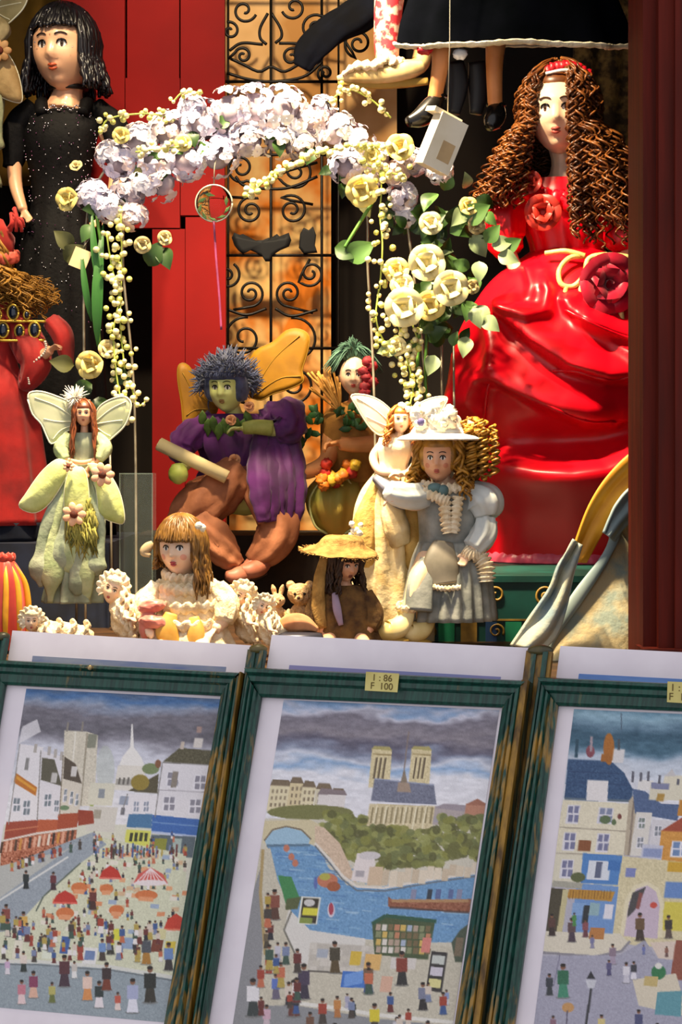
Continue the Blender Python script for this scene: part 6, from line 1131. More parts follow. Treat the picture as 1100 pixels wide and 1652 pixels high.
# ------------------------------------------------------------------ swaddled lace babies and small plush animals along the front
def baby(u, v, r, d, label, yaw, ang, L, seed):
    T = Thing('baby_doll', label, 'baby doll', u, v + r + 14, d, 'lace babies lying along the front')
    H = Head(T, p(u, v, 6), r * 1.7, yaw=yaw, pitch=4, roll=ang * .4, skin=m_skin_pale, lip='#c8685c', fine=False)
    b = MB(); H.cap(b, .22, .45, .72, .06, 7, seed); bo = T.part('bonnet', b, m_lace); b = MB(); ruffle(b, [H.w(Vector((.46 * math.cos(a), -.20, .08 + .46 * math.sin(a)))) for a in np.linspace(-.9, 4.04, 26)], r * .20, .35, 12); T.part('bonnet_frill', b, m_lace, bo)
    dx = math.cos(math.radians(ang)); dz = -math.sin(math.radians(ang)); e = lambda t, w=0, q=0: p(u + dx * (r * .7 + L * t), v + r * .3 - dz * 0 + (-dz) * -L * t * -1 + q, w)
    b = MB(); b.tube([e(0, 0, 8), e(.35, 8, 16), e(.75, 8, 20), e(1, 4, 20)], [r * .7, r * 1.0, r * 1.05, r * .6], n=30, m=30, mod=lambda th, t: 1 + .09 * math.sin(6 * th + 14 * t) + .10 * nz(th * 3, t * 9, seed)); g = T.part('gown', b, m_lace)
    for k_ in range(4): c = e(.12 + .26 * k_, 14, 14); b = MB(); ruffle(b, [c + Vector((4 * math.sin(3 * a), -r * 1.0 * math.sin(a), r * 1.0 * math.cos(a))) for a in np.linspace(-.3, 3.3, 14)], r * .22, .35, 7); T.part('frill', b, m_lace, g)
    b = MB(); limb(b, [e(.1, 24, 2), e(.3, 40, 14), e(.42, 48, 18)], [r * .28, r * .24, r * .18], m=10); hand(b, e(.42, 47, 18), (dx, -.4, .1), (0, 0, -1), r * .55, 1, .5, .14); T.part('arm', b, m_skin_pale, remesh=1.6, smooth=2)
baby(186, 950, 29, 1.70, 'lace-bonneted baby doll lying by the foot of the sage fairy', -12, 56, 50, 1.0)
baby(52, 1000, 22, 1.66, 'small lace-bonneted baby doll lying at the far end by the red pouch', 10, 4, 84, 4.0)
baby(388, 960, 26, 1.71, 'lace-bonneted baby doll leaning against the fringed girl doll', 14, 62, 44, 7.0)
baby(424, 976, 20, 1.66, 'smaller lace-bonneted baby doll beside the plush rabbit', 16, 60, 36, 9.0)
b = MB()
for s_ in (-1, 1): b.ell(p(247 + s_ * 2, 990 + s_ * 12, 6 + s_ * 4), (24, 14, 11), roty(8 * s_), n=22, m=14, fn=lump(.22, 3, s_))
b.ell(p(234, 1010, 4), (10, 12, 22)); b.ell(p(262, 1014, 4), (9, 12, 20)); single('ribbon_bow', b, M('pink_satin_ribbon', '#e08c78', '#c86c5c', rough=.4, sheen=.3), 'salmon pink satin bow between the lace babies', 'bow', 247, 1030, 1.665, remesh=1.6)
m_pl = M('beige_plush', '#e0bc8c', '#b88c58', rough=.95, scale=120, bump=.8)
def plush(u, v, r, d, label, cat_, ears):
    T = Thing('plush_' + cat_, label, 'plush toy', u, v + r * 3.6, d); b = MB(); b.ell(p(u, v, 8), (r * 1.15, r, r), fn=lump(.06, 5)); b.ell(p(u - r * .1, v + r * .35, 8 + r * .8), (r * .45, r * .4, r * .36)); b.ell(p(u, v + r * 2.2, 0), (r * 1.1, r * .95, r * 1.45), fn=lump(.06, 4))
    for s_ in (-1, 1): limb(b, [p(u + s_ * r * .8, v + r * 1.5, 4), p(u + s_ * r * 1.3, v + r * 2.3, 14), p(u + s_ * r * .9, v + r * 2.7, 24)], [r * .36, r * .34, r * .36], m=8); limb(b, [p(u + s_ * r * .7, v + r * 3.1, 6), p(u + s_ * r * 1.0, v + r * 3.2, 30)], [r * .5, r * .48], m=8); (b.ell(p(u + s_ * r * .85, v - r * .8, 4), (r * .42, r * .25, r * .42)) if ears == 'round' else b.tube([p(u + s_ * r * .4, v - r * .7, 4), p(u + s_ * r * .6, v - r * 1.6, 2), p(u + s_ * r * .8, v - r * 2.3, 4)], [r * .3, r * .4, r * .15], n=12, m=10))
    T.part('body', b, m_pl, remesh=1.2, smooth=2)
    for s_ in (-1, 1): b = MB(); b.ico(p(u + s_ * r * .42, v - r * .1, 8 + r * .95), r * .13, 2); T.part('eye', b, M('pupil_black', '#0a0808'))
    b = MB(); b.ico(p(u - r * .1, v + r * .22, 8 + r * 1.2), r * .15, 2); T.part('nose', b, M('brown_nose', '#4c2c1c', rough=.5))
plush(484, 958, 18, 1.74, 'beige plush bear sitting beside the straw-hatted doll', 'bear', 'round'); plush(448, 968, 11, 1.70, 'tiny beige plush rabbit with upright ears, beside the plush bear', 'rabbit', 'long')
b = MB(); b.loft([(478, 1018, 0, 22, 18), (478, 1022, 0, 40, 30), (478, 1030, 0, 44, 34), (478, 1026, 0, 38, 28)], n=40, m=14); single('dark_dish', b, M('pewter', '#3c3c48', rough=.35, metal=.4), 'dark pewter dish in front of the plush toys', 'dish', 478, 1033, 1.655)
b = MB(); b.tube([p(446, 1014, 0), p(466, 1004, 6), p(488, 1004, 6), p(512, 1016, 0)], [6, 13, 13, 4], n=22, m=24, squash=.8, mod=lambda th, t: 1 + .08 * math.sin(5 * th + 4 * t)); single('cloth_slipper', b, M('peach_felt', '#e0a070', '#c07c50', rough=.8, scale=60), 'peach felt slipper lying on the pewter dish', 'slipper', 478, 1018, 1.655)
# red and yellow pouch at the far left
T = Thing('silk_pouch', 'red silk pouch with yellow stripes standing in front of the navy box', 'pouch', 8, 1048, 1.74); b = MB(); b.loft([(6, 900, 0, 12, 10), (6, 912, 0, 22, 18), (6, 940, 0, 36, 30), (4, 985, 0, 44, 36), (4, 1030, 0, 42, 34), (4, 1047, 0, 34, 28)], n=64, m=30, mod=folds(10, .07, grow=.3)); bd = T.part('bag', b, M('red_silk', '#c83418', '#9c200e', rough=.45, scale=20, sheen=.4))
for i in range(6):
    a = .3 + i * .5; b = MB(); b.tube([p(6 + 14 * math.cos(a), 905, 12 * math.sin(a)), p(6 + 38 * math.cos(a), 940, 33 * math.sin(a)), p(4 + 47 * math.cos(a), 990, 40 * math.sin(a)), p(4 + 44 * math.cos(a), 1030, 37 * math.sin(a))], [2, 4.5, 5, 3], n=10, m=24, squash=.4); T.part('stripe', b, M('saffron_silk', '#e0a020', '#b87c10', rough=.45), bd)
b = MB(); ruffle(b, [p(6 + 15 * math.cos(a), 899, 12 * math.sin(a)) for a in np.linspace(0, 6.283, 16)], 6, .3, 9); T.part('gathered_neck', b, MATS['red_silk'], bd)

# clear acrylic stand beside the sage fairy
T = Thing('acrylic_stand', 'clear acrylic box stand beside the sage fairy', 'stand', 220, 1030, 1.84); m_ac = M('clear_acrylic', '#cfe0d8', rough=.05, alpha=.02, spec=.1); m_ace = M('acrylic_edge', '#8c9c90', rough=.2, alpha=.25)
for (c, h) in ((p(222, 896, 20), (26, .8, 132)), (p(222, 896, -30), (26, .8, 132)), (p(196, 896, -5), (.8, 25, 132)), (p(248, 896, -5), (.8, 25, 132)), (p(222, 764, -5), (26, 25, .8))): b = MB(); b.box(c, h); T.part('pane', b, m_ac)
for u in (196, 248): b = MB(); b.box(p(u, 896, 20), (1, 1, 132)); T.part('polished_edge', b, m_ace)
b = MB(); b.box(p(222, 764, 20), (27, 1, 1)); T.part('polished_edge', b, m_ace)

# ================================================================== flower arch
T = Thing('flower_arch', 'wire arch covered with lilac hydrangea, cream roses and hanging cream berries', 'flower arch', 400, 1018, 1.955)
rg = random.Random(42)
m_wire = M('silver_wire', '#b8b098', '#8c846c', rough=.35, metal=.5)
for q in ([(138, 1017, 0), (136, 640, 0), (136, 420, 0), (150, 310, 0), (210, 235, 0), (320, 195, 0), (430, 185, 0), (540, 205, 0), (620, 260, 0), (650, 330, 0), (668, 450, 0), (694, 700, 0), (696, 915, 0)], [(218, 1017, -18), (214, 640, -18), (196, 420, -16), (210, 310, -14), (270, 245, -14), (430, 215, -14), (540, 240, -14), (588, 320, -16), (594, 440, -18), (604, 640, -18), (610, 1017, -18)]):
    b = MB(); b.tube([p(*a) for a in q], 2.2, n=7, m=90); T.part('wire_hoop', b, m_wire)
for (u, v0, v1, w) in ((712, 520, 915, -6), (732, 540, 915, -10), (176, 690, 1017, -8)):
    b = MB(); b.tube([p(u, v0, w), p(u + 4, v1, w)], 2.0, n=7); T.part('upright_wire', b, m_wire)
m_st = M('green_stem', '#5a8a34', '#3c6420', rough=.5, scale=40)
for q in ([(158, 350, 12), (166, 420, 14), (158, 490, 12), (162, 560, 10)], [(676, 540, 10), (672, 620, 12), (676, 690, 8)], [(690, 500, 8), (686, 600, 8), (688, 680, 6)], [(600, 330, 16), (574, 372, 20), (556, 402, 20)]):
    b = MB(); b.tube([p(*a) for a in q], 3.0, n=7, m=24); T.part('stem', b, m_st)
# leaves
def leaf_mesh(mat, wd=.36, fold=.12, name='leaf'):
    b = MB(); rows = []
    for i in range(9):
        t = i / 8; w_ = wd * math.sin(math.pi * t ** .8) + .004; rows.append([Vector((s_ * w_, -.10 * math.sin(3.14 * t) - fold * abs(s_) * w_ * 2 + .16 * t * t, t)) for s_ in (-1, -.5, 0, .5, 1)])
    b.grid(rows); me = b.mesh(name, Vector((0, 0, 0)), T.k); me.materials.append(mat); return me
LV = [leaf_mesh(M('rose_leaf_green', '#5c8240', '#3c5c28', rough=.45, scale=90)), leaf_mesh(M('rose_leaf_dark', '#34501f', '#20380f', rough=.45, scale=90)), leaf_mesh(M('rose_leaf_pale', '#a4b488', '#7c9060', rough=.5, scale=90)), leaf_mesh(M('olive_leaf', '#6c6c3c', '#4c4c24', rough=.55, scale=90)), leaf_mesh(M('blade_green', '#3c7a2c', '#245018', rough=.45, scale=60), .042)]
def leaf(u, v, w, L, ang, k=0, tilt=20, yaw=0): T.inst('leaf', LV[k], p(u, v, w), (rotz(yaw) @ roty(ang) @ rotx(tilt)).to_euler(), L)
for a in ((160, 560, 18, 200, 2, 4, 4), (164, 470, 20, 130, -6, 4, 6), (150, 520, 16, 120, -8, 4, 8), (104, 420, 6, 44, 60, 3), (120, 400, 8, 40, -50, 3), (240, 430, 6, 46, 30, 1), (262, 400, 6, 40, 160, 1), (560, 420, 10, 52, 60, 0), (540, 400, 6, 46, 110, 1), (150, 620, 10, 40, -120, 1), (182, 600, 12, 40, 120, 1), (160, 640, 6, 44, 170, 1), (745, 360, 20, 50, 60, 0), (120, 590, 4, 40, -80, 3)): leaf(*a)
for i in range(74):                                            # rose foliage on the right
    u = rg.gauss(722, 36); v = rg.uniform(300, 560); 
    if u > 812 or u < 640: u = rg.uniform(660, 800)
    leaf(u, v, rg.uniform(-6, 22), rg.uniform(24, 44), rg.uniform(0, 360), rg.choice((0, 0, 1, 1, 1, 2)), rg.uniform(-10, 50), rg.uniform(-40, 40))
for (u, v, an) in ((790, 400, 80), (800, 415, 110), (780, 395, 40), (770, 425, 180), (806, 408, 60), (760, 500, 160), (775, 515, 130), (750, 545, 190), (700, 575, 200), (640, 560, 250)): leaf(u, v, 30, 36, an, rg.choice((0, 2)), 20)
for i in range(34):
    t = rg.random(); u = 150 + 500 * t; v = 330 - 150 * math.sin(math.pi * t) + rg.uniform(0, 50); leaf(u, v, rg.uniform(-10, 20), rg.uniform(24, 40), rg.uniform(90, 270), rg.choice((0, 1, 3)), 20, rg.uniform(-40, 40))
# hydrangea heads: each head carries its florets of four petals
def floret_mesh(mat, key):
    b = MB()
    for i in range(4):
        a = i * 1.5708; ca, sa = math.cos(a), math.sin(a); rows = []
        for s_ in range(4):
            t = s_ / 3; wv = .52 * math.sin(math.pi * (.22 + .66 * t)); r_ = .06 + .92 * t
            rows.append([Vector((ca * r_ - sa * x * wv, -.12 - .22 * t * (1 - t) * 2 + .20 * t * t - .08 * abs(x), sa * r_ + ca * x * wv)) for x in (-1, 0, 1)])
        b.grid(rows)
    b.ico(Vector((0, -.2, 0)), .10); me = b.mesh('floret' + key, Vector((0, 0, 0)), T.k); me.materials.append(mat); return me
FM = [floret_mesh(M('lilac_petal', '#e2dcea', '#cac0d8', rough=.6, scale=70), 'a'), floret_mesh(M('white_lilac_petal', '#f2eef2', '#e2dae4', rough=.6, scale=70), 'b'), floret_mesh(M('blush_petal', '#e8d2cc', '#d0b4b4', rough=.6, scale=70), 'c'), floret_mesh(M('mauve_petal', '#b4a6b0', '#94868e', rough=.6, scale=70), 'd')]
CL = [(275, 215, 42, 0), (325, 200, 46, 1), (372, 182, 44, 1), (412, 178, 46, 1), (455, 180, 46, 1), (500, 194, 42, 0), (540, 212, 38, 0), (575, 232, 34, 0), (610, 258, 30, 3), (300, 258, 38, 3), (350, 250, 40, 3), (400, 226, 38, 0), (448, 226, 34, 1), (490, 234, 30, 1), (250, 262, 36, 2), (225, 230, 32, 2), (196, 262, 32, 0), (262, 296, 34, 3), (232, 300, 30, 3), (178, 250, 24, 0), (150, 318, 30, 2), (180, 335, 28, 2), (206, 310, 30, 0), (216, 350, 24, 2), (560, 268, 34, 3), (590, 290, 24, 3), (648, 318, 26, 0), (655, 348, 18, 0), (668, 262, 22, 0), (708, 276, 22, 3), (640, 282, 22, 3), (310, 175, 22, 1), (520, 176, 22, 1)]
for (u, v, r, kd) in CL:
    kd = rg.choice((0, 0, 1, 1, 2, 3))                     # colour of a head does not follow its place
    w0 = rg.uniform(-2, 10); b = MB(); b.ell(p(u, v, w0), (r * .6, r * .5, r * .6), n=10, m=7); core = T.part('hydrangea_head', b, MATS['mauve_petal'])
    for i in range(int(9 + r * .34)):
        a = rg.uniform(0, 6.283); z = rg.uniform(-.15, 1); s_ = math.sqrt(max(0, 1 - z * z)); n_ = Vector((s_ * math.cos(a), -z, s_ * math.sin(a)))
        c = p(u, v, w0) + Vector((n_.x * r * .86, n_.y * r * .7, n_.z * r * .86)); e = n_.to_track_quat('-Y', 'Z').to_euler(); e.rotate_axis('Y', rg.uniform(0, 1.5))
        k2 = kd if rg.random() < .7 else rg.choice((0, 1, 2)); o = T.inst('floret', FM[k2], c, None, rg.uniform(11, 15), parent=core); o.rotation_euler = e
# cream roses
RC = rose_meshes(T, 'c', M('cream_rose', '#f2e8b4', '#dccf88', rough=.55, scale=60)); RY = rose_meshes(T, 'y', M('butter_rose', '#efdc8c', '#d0b85c', rough=.55, scale=60)); RP = rose_meshes(T, 'b', M('beige_rosebud', '#d8c48c', '#b09c60', rough=.55, scale=60))
for (u, v, r, k, w, yw, pt) in ((115, 326, 22, RY, 24, -20, 0), (126, 272, 12, RP, 14, -10, -30), (644, 246, 26, RY, 34, 0, -8), (585, 312, 30, RY, 32, -10, 20), (685, 430, 34, RC, 44, 4, 0), (722, 470, 33, RC, 46, 8, 4), (652, 500, 36, RC, 48, -10, 6), (690, 496, 28, RY, 40, 6, 8), (640, 440, 24, RY, 30, -14, 0), (648, 464, 22, RC, 34, -10, 0), (692, 366, 22, RC, 30, 6, -6), (752, 338, 18, RY, 26, 12, -12), (765, 365, 18, RP, 18, 20, 10), (232, 398, 16, RP, 24, 14, 10), (266, 386, 14, RP, 12, 20, 0), (152, 590, 26, RY, 30, -12, 6), (178, 566, 18, RP, 28, 10, -10), (758, 466, 14, RP, 26, 20, 0), (640, 560, 18, RC, 30, -10, 10), (300, 240, 16, RY, 44, 0, 0), (200, 225, 16, RY, 30, 0, 0), (600, 260, 16, RY, 40, 0, 0)): rose(T, k, p(u, v, w), r, yw, pt, rg, 'rose')
# strands of cream berries
bm_ = MB(); bm_.ico(Vector((0, 0, 0)), 1.0, 2); ME = []
for nm, c in (('cream_berry', '#efe6a8'), ('lime_berry', '#d4d470')): me = bm_.mesh('berry_' + nm, Vector((0, 0, 0)), T.k); me.materials.append(M(nm, c, rough=.35, coat=.3)); ME.append(me)
def strand(pts, n, spread, r, stem=1.5, w=26):
    b = MB(); q = [p(u, v, w + 4 * math.sin(v * .05)) for u, v in pts]; b.tube(q, stem, n=6, m=40); o = T.part('berry_strand', b, M('lime_stem', '#b8c45c', '#8c9c3c', rough=.5)); cq = cat([tuple(a) for a in q], 200)
    for i in range(n):
        c = Vector(cq[int((i + rg.random()) / n * 199)]) + Vector((rg.gauss(0, spread), rg.uniform(-12, 6), rg.gauss(0, spread * .6))); T.inst('berry', ME[rg.random() < .25], c, None, r * rg.uniform(.75, 1.2), parent=o)
strand([(198, 345), (200, 430), (198, 520), (204, 600), (208, 650)], 84, 10, 5.2); strand([(176, 380), (186, 440), (196, 480), (188, 545), (196, 630), (214, 680)], 44, 8, 5.0, w=32); strand([(214, 620), (226, 655), (244, 644)], 5, 3, 4.0)
strand([(540, 248), (500, 258), (460, 280), (428, 300), (404, 324)], 62, 6, 5.0, w=40); strand([(168, 218), (176, 200), (205, 192), (250, 190), (285, 200)], 26, 6, 4.6, w=30); strand([(282, 172), (300, 156), (330, 158)], 10, 5, 4.0, w=30); strand([(530, 172), (560, 152), (595, 166), (630, 196)], 26, 7, 4.6, w=30); strand([(600, 260), (614, 300), (612, 350), (616, 400), (612, 470)], 46, 9, 5.0, w=34); strand([(640, 520), (652, 570), (664, 620), (660, 655)], 44, 9, 5.2, w=36); strand([(662, 520), (672, 560), (660, 610), (672, 650)], 30, 8, 5.0, w=30); strand([(610, 470), (606, 520), (622, 560), (640, 580)], 30, 9, 5.0, w=34); strand([(580, 270), (620, 285), (652, 290)], 26, 8, 5, w=40)
strand([(225, 255), (260, 250), (300, 246)], 16, 8, 5, w=52); strand([(555, 240), (590, 250), (620, 240)], 16, 7, 5, w=46)
# price tag tied to the arch
b = MB(); ax = roty(22) @ Vector((1, 0, 0)); b.plate([(-14, -16), (14, -16), (14, 16), (-14, 16)], 1.5, p(133, 420, 22), ax, (roty(22) @ Vector((0, 0, 1)))); T.part('price_tag', b, M('tag_card', '#e8d4a4', '#d4bc84', rough=.7), label='small cream card tag'); b = MB(); b.tube([p(138, 402, 22), p(150, 380, 18), p(152, 350, 12)], .9, n=5, m=10); T.part('tag_string', b, M('thread', '#8c8474'))

# ------------------------------------------------------------------ clear glass ball on a ribbon
T = Thing('glass_ball', 'clear glass ball with a sprig inside, hanging from the flower arch', 'ornament', 345, 356, 1.935)
b = MB(); b.ell(p(345, 328, 0), (29, 29, 29), n=32, m=22); T.part('globe', b, M('clear_glass', '#ffffff', '#ffffff', rough=.02, trans=1.0, ior=1.12)); b = MB(); b.tube([p(345 + 29.5 * math.cos(a), 328 + 29.5 * math.sin(a), 0) for a in np.linspace(0, 6.283, 40)], 1.6, n=6); T.part('seam_ring', b, M('silver_seam', '#c8c8b0', rough=.25, metal=.6))
b = MB()
for i in range(8): b.plate([(0, 9), (3, 3), (0, -7), (-3, 3)], 1, p(345 + 20 * math.cos(i * .7 - .4), 334 + 18 * math.sin(i * .7 - .4), 2), roty(40 * i) @ Vector((1, 0, 0)), roty(40 * i) @ Vector((0, 0, 1)), bulge=.6)
T.part('sprig', b, M('rose_leaf_green', '#5c8240')); b = MB(); b.tube([p(345, 299, 0), p(346, 270, 0), p(350, 245, 0)], 1, n=5); T.part('hanging_thread', b, M('thread', '#8c8474'))
b = MB(); b.tube([p(345, 357, 2), p(349, 420, 2), p(354, 480, 2), p(357, 532, 2)], 2.0, n=6, m=24, squash=.5); T.part('ribbon', b, M('mauve_ribbon', '#8c3c64', '#6c2c4c', rough=.4))

# ================================================================== dolls hung from above
T = Thing('hanging_doll', 'hanging doll in a navy skirt with white trim, tan stockings and black shoes', 'doll', 800, 214, 1.73)
m_nv = M('midnight_skirt', '#06070b', '#030405', rough=1.0, scale=20, spec=.0); m_tn = M('tan_stocking', '#c8834c', '#a8642c', rough=.55, scale=20); m_bs = M('black_patent', '#14120f', '#0c0a08', rough=.25)
b = MB(); b.loft([(822, -170, -10, 60, 44), (824, -120, -10, 96, 54), (826, -50, -8, 146, 66), (828, 20, -6, 172, 72), (830, 68, -4, 184, 74)], n=110, m=40, mod=folds(9, .05, grow=1.2), capa=False, capb=False, add=lambda th, t, a: Vector((0, 0, -20 * t * math.sin(th) - 4 * t * math.sin(3 * th)))); sk = T.part('skirt', b, m_nv, solid=2)
n_ = 120; b = MB(); b.tube([p(830 + 186 * math.cos(a) * (1 + .05 * math.sin(9 * a)), 70 + 20 * math.sin(a) + 4 * math.sin(3 * a), -4 + 75 * math.sin(a) * (1 + .05 * math.sin(9 * a))) for a in np.linspace(0, 6.283, n_)], 6, n=8, squash=.5, mod=lambda th, t: 1 + .2 * math.sin(t * 300)); T.part('lace_hem', b, M('white_lace_trim', '#d8ccb0', '#b8a884', rough=.85, scale=90, bump=.5), sk)
b = MB(); b.ell(p(822, -210, -10), (58, 38, 72)); limb(b, [p(822, -290, -8), p(822, -262, -8)], [16, 18], m=6); limb(b, [p(770, -250, -8), p(730, -190, 0), p(720, -120, 20)], [18, 15, 11]); limb(b, [p(874, -250, -8), p(914, -190, 0), p(924, -120, 20)], [18, 15, 11]); hand(b, p(720, -122, 20), (0, -.2, -1), (1, 0, 0), 28, 1); hand(b, p(924, -122, 20), (0, -.2, -1), (-1, 0, 0), 28, -1); limb(b, [p(716, -10, 10), p(712, 60, 14), p(709, 110, 14), p(700, 165, 16)], [26, 18, 14, 12]); limb(b, [p(806, -10, 0), p(800, 60, 4), p(797, 110, 4), p(798, 176, 6)], [26, 18, 14, 12]); T.part('body', b, m_tn, remesh=2.4, smooth=3)
H = Head(T, p(822, -340, 4), 110, skin=m_skin); b = MB(); H.cap(b, .14); T.part('hair', b, M('dark_brown_hair', '#3c2410')); b = MB(); b.loft([(822, -270, -10, 44, 34), (822, -230, -8, 62, 44), (822, -165, -10, 58, 42)], n=40, m=14); T.part('bodice', b, m_nv)
for (pts, rr) in (([p(706, 160, 8), p(694, 178, 20), p(678, 196, 34), p(656, 206, 44)], [13, 17, 16, 8]), ([p(800, 172, 0), p(798, 188, 12), p(792, 202, 26), p(786, 212, 34)], [13, 17, 15, 8])):
    b = MB(); b.tube(pts, rr, n=20, m=22); so = T.part('shoe', b, m_bs); a = pts[0]; b = MB(); b.tube([a + Vector((14 * math.cos(t), 14 * math.sin(t), 2)) for t in np.linspace(0, 6.283, 20)], 2.6, n=6); T.part('ankle_strap', b, m_bs, so); b = MB(); b.tube([a + Vector((3, 6, -14)), a + Vector((5, 8, -34))], [7, 5], n=10); T.part('heel', b, m_bs, so)
for u in (736, 772): b = MB(); b.tube([p(u, 92, -30), p(u + 4, 130, -34), p(u - 2, 178, -30)], [14, 18, 10], n=16, m=14, squash=.5, mod=lambda th, t: 1 + .08 * math.sin(4 * th)); T.part('petticoat_ribbon', b, M('black_ribbon', '#0c0a0a'), sk)
b = MB(); b.ell(p(741, 92, 20), (12, 8, 9), fn=lump(.4, 4)); T.part('white_bow', b, M('white_band', '#e8e4e0'), sk); b = MB(); b.ell(p(684, 88, 30), (13, 8, 8), fn=lump(.4, 4)); T.part('red_bow', b, M('hairband_red', '#d01424'), sk)
b = MB(); b.tube([p(822, -392, 0), p(822, -860, 0)], 1.2, n=5); T.part('hanging_cord', b, M('thread', '#8c8474'))
T = Thing('jester_puppet', 'hanging jester puppet with a red floral leg and pointed cream shoe', 'puppet', 620, 140, 2.0)
m_fl = M('red_floral', '#c82834', '#e8c0a8', rough=.7, scale=70, lo=.45, hi=.55); m_cr = M('cream_suede', '#dcc48c', '#b8985c', rough=.7, scale=40)
b = MB(); limb(b, [p(640, -140, -4), p(634, -60, 0), p(626, 20, 4), p(624, 84, 6), p(630, 110, 8)], [34, 28, 23, 20, 15], n=22, m=36); T.part('leg', b, m_fl); b = MB(); limb(b, [p(680, -140, -30), p(690, -60, -30), p(690, 20, -30), p(684, 80, -28)], [34, 28, 22, 16], n=22, m=30); T.part('leg', b, m_fl)
b = MB(); b.tube([p(682, 108, 4), p(660, 114, 8), p(630, 120, 10), p(600, 124, 10), p(570, 126, 12), p(544, 130, 14)], [10, 16, 17, 15, 11, 4], n=20, m=36, squash=1.0, mod=lambda th, t: 1 + .04 * math.sin(5 * th)); so = T.part('pointed_shoe', b, m_cr); b = MB(); b.tube([p(690, 132, 4), p(650, 136, 8), p(600, 138, 10), p(545, 136, 14)], [6, 8, 8, 4], n=12, m=24, squash=.5); T.part('sole', b, M('tan_sole', '#b08c3c'), so); b = MB(); ruffle(b, [p(628 + 20 * math.cos(a), 103 + 3 * math.sin(2 * a), 8 + 20 * math.sin(a)) for a in np.linspace(0, 6.283, 22)], 7, .35, 10); T.part('ankle_frill', b, m_lace, so); b = MB(); b.tube([p(552, 126, 22), p(575, 112, 24), p(604, 112, 26), p(622, 104, 28)], [3, 7, 8, 5], n=10, m=20, mod=lambda th, t: 1 + .3 * math.sin(t * 40)); T.part('shoe_lace', b, m_lace, so)
b = MB(); b.tube([p(684, 76, -26), p(676, 100, -20), p(650, 106, -14)], [15, 15, 8], n=16, m=18); T.part('pointed_shoe', b, m_cr)
b = MB(); b.ell(p(660, -180, -16), (70, 40, 70), fn=lump(.05, 3)); limb(b, [p(660, -270, -14), p(660, -235, -14)], [20, 24], m=6); T.part('tunic', b, m_fl); H = Head(T, p(660, -320, -8), 100, skin=m_skin); b = MB(); b.loft([(660, -440, -8, 5, 5), (658, -400, -8, 22, 22), (660, -352, -8, 46, 46), (660, -340, -8, 50, 50)], n=30, m=14); T.part('pointed_hat', b, m_fl)
b = MB(); b.tube([p(658, -436, -8), p(658, -820, -8)], 1.2, n=5); T.part('hanging_cord', b, M('thread', '#8c8474'))
# white card box hanging by a thread beside the shoes
T = Thing('white_box', 'small white card box hanging tilted beside the black shoe', 'box', 708, 284, 1.68)
rt = roty(22) @ rotz(28); b = MB(); b.box(p(712, 232, 0), (26, 14, 44), rt); bx = T.part('carton', b, M('white_carton', '#efe4cc', '#dccdac', rough=.6, scale=20)); b = MB(); b.box(p(716, 186, 0), (27, 15, 4), rt); T.part('flap', b, MATS['white_carton'], bx); b = MB(); b.box(p(712, 232, 0) + rt @ Vector((6, -14.1, -12)), (12, .4, 16), rt); T.part('printed_spot', b, M('brown_print', '#c8a878', rough=.6), bx); b = MB(); b.tube([p(722, 184, 0), p(726, 60, -6), p(730, -880, -6)], .9, n=5); T.part('hanging_thread', b, M('thread', '#8c8474'))

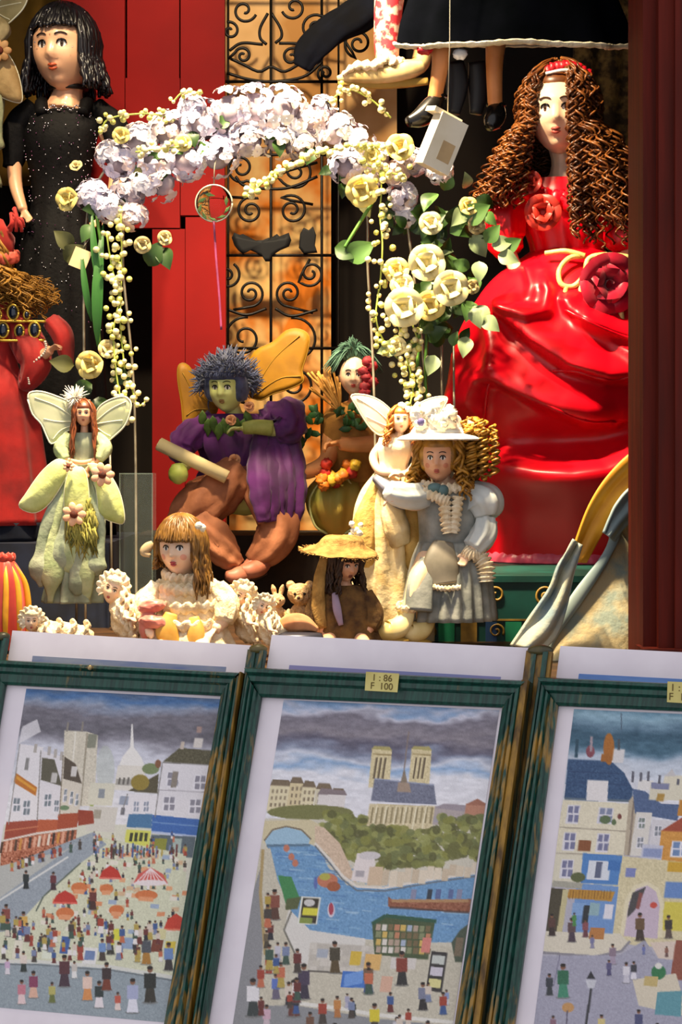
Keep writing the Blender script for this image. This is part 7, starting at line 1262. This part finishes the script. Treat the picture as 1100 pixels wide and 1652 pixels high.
# ------------------------------------------------------------------ draped brocade at the lower right
def cloth(L, Rr, nu, nv, wave, name, mat, label, cat_, d, thick=4, seed=0.0, base=None):
    """sheet between two edge lines (u, v, w), rippled"""
    A = cat(L, nv); B = cat(Rr, nv); rows = []
    for i in range(nv):
        row = []
        for j in range(nu):
            t = j / (nu - 1); q = A[i] * (1 - t) + B[i] * t; n = wave * (math.sin(t * 7 + i * .09 + seed) + .8 * nz(t * 3 + seed, i * .06)) * math.sin(math.pi * min(1, t * 1.0 + .1)); row.append(p(q[0], q[1], q[2] + n))
        rows.append(row)
    b = MB(); b.grid(rows); u0, v0 = base or (L[-1][0], L[-1][1]); return single(name, b, mat, label, cat_, u0, v0, d, solid=thick)
m_bro = M('beige_brocade', '#b8a880', '#8c988c', rough=.75, scale=34, bump=.4, lo=.42, hi=.58); m_bl = M('dusty_blue_cloth', '#a0b0ac', '#7c9094', rough=.6, scale=18); m_gc = M('gold_cloth', '#e0a024', '#c07c10', rough=.55, scale=20, bump=.1)
cloth([(1075, 690, -10), (1000, 745, 0), (950, 810, 6), (915, 905, 10)], [(1085, 745, -14), (1040, 775, -8), (990, 830, -4), (945, 908, 4)], 14, 30, 5, 'gold_cloth', m_gc, 'golden-yellow cloth strip slung between the red gown and the beige brocade', 'cloth', 1.70, 5)
cloth([(1080, 745, -10), (1020, 785, -8), (996, 812, -6), (985, 835, -6), (975, 860, -6)], [(1095, 790, -30), (1050, 812, -32), (1030, 835, -32), (1010, 855, -32), (995, 875, -32)], 18, 30, 8, 'blue_lining', m_bl, 'dusty blue cloth fold showing above the beige brocade', 'cloth', 1.68, 5, 2.0)
cloth([(925, 870, -2), (900, 910, 4), (885, 950, 8), (850, 1000, 14), (822, 1040, 18)], [(940, 880, -6), (925, 930, -4), (915, 975, 0), (900, 1020, 4), (880, 1045, 8)], 24, 44, 15, 'blue_lining', M('blue_brocade', '#b4b49c', '#84989c', rough=.7, scale=40, bump=.3, lo=.4, hi=.6), 'narrow blue-grey brocade fold trailing onto the teal box', 'cloth', 1.66, 6, 1.0)
SE = [(1090, 770, -50), (1030, 805, -38), (985, 835, -26), (990, 858, -18), (970, 900, -4), (920, 965, 20), (880, 1022, 40), (862, 1060, 52)]
o = cloth(SE, [(1110, 900, -80), (1110, 930, -66), (1110, 950, -52), (1110, 970, -40), (1110, 1000, -22), (1110, 1030, 0), (1100, 1060, 24), (1090, 1085, 40)], 30, 60, 7, 'brocade_shawl', m_bro, 'beige brocade shawl with a dusty blue border draped over the window corner', 'shawl', 1.70, 5, .5)
b = MB(); e = cat([(a, b_, c + 3) for a, b_, c in SE], 60); b.tube([p(*q) + Vector((6, 0, 0)) for q in e], [9] * 60, n=14, squash=.4, mod=lambda th, t: 1 + .2 * math.sin(t * 20)); me = b.mesh('blue_border', p(862, 1060), 1.70 / F); me.materials.append(m_bl); bo = bpy.data.objects.new('blue_border', me); COL.objects.link(bo); bo.parent = o
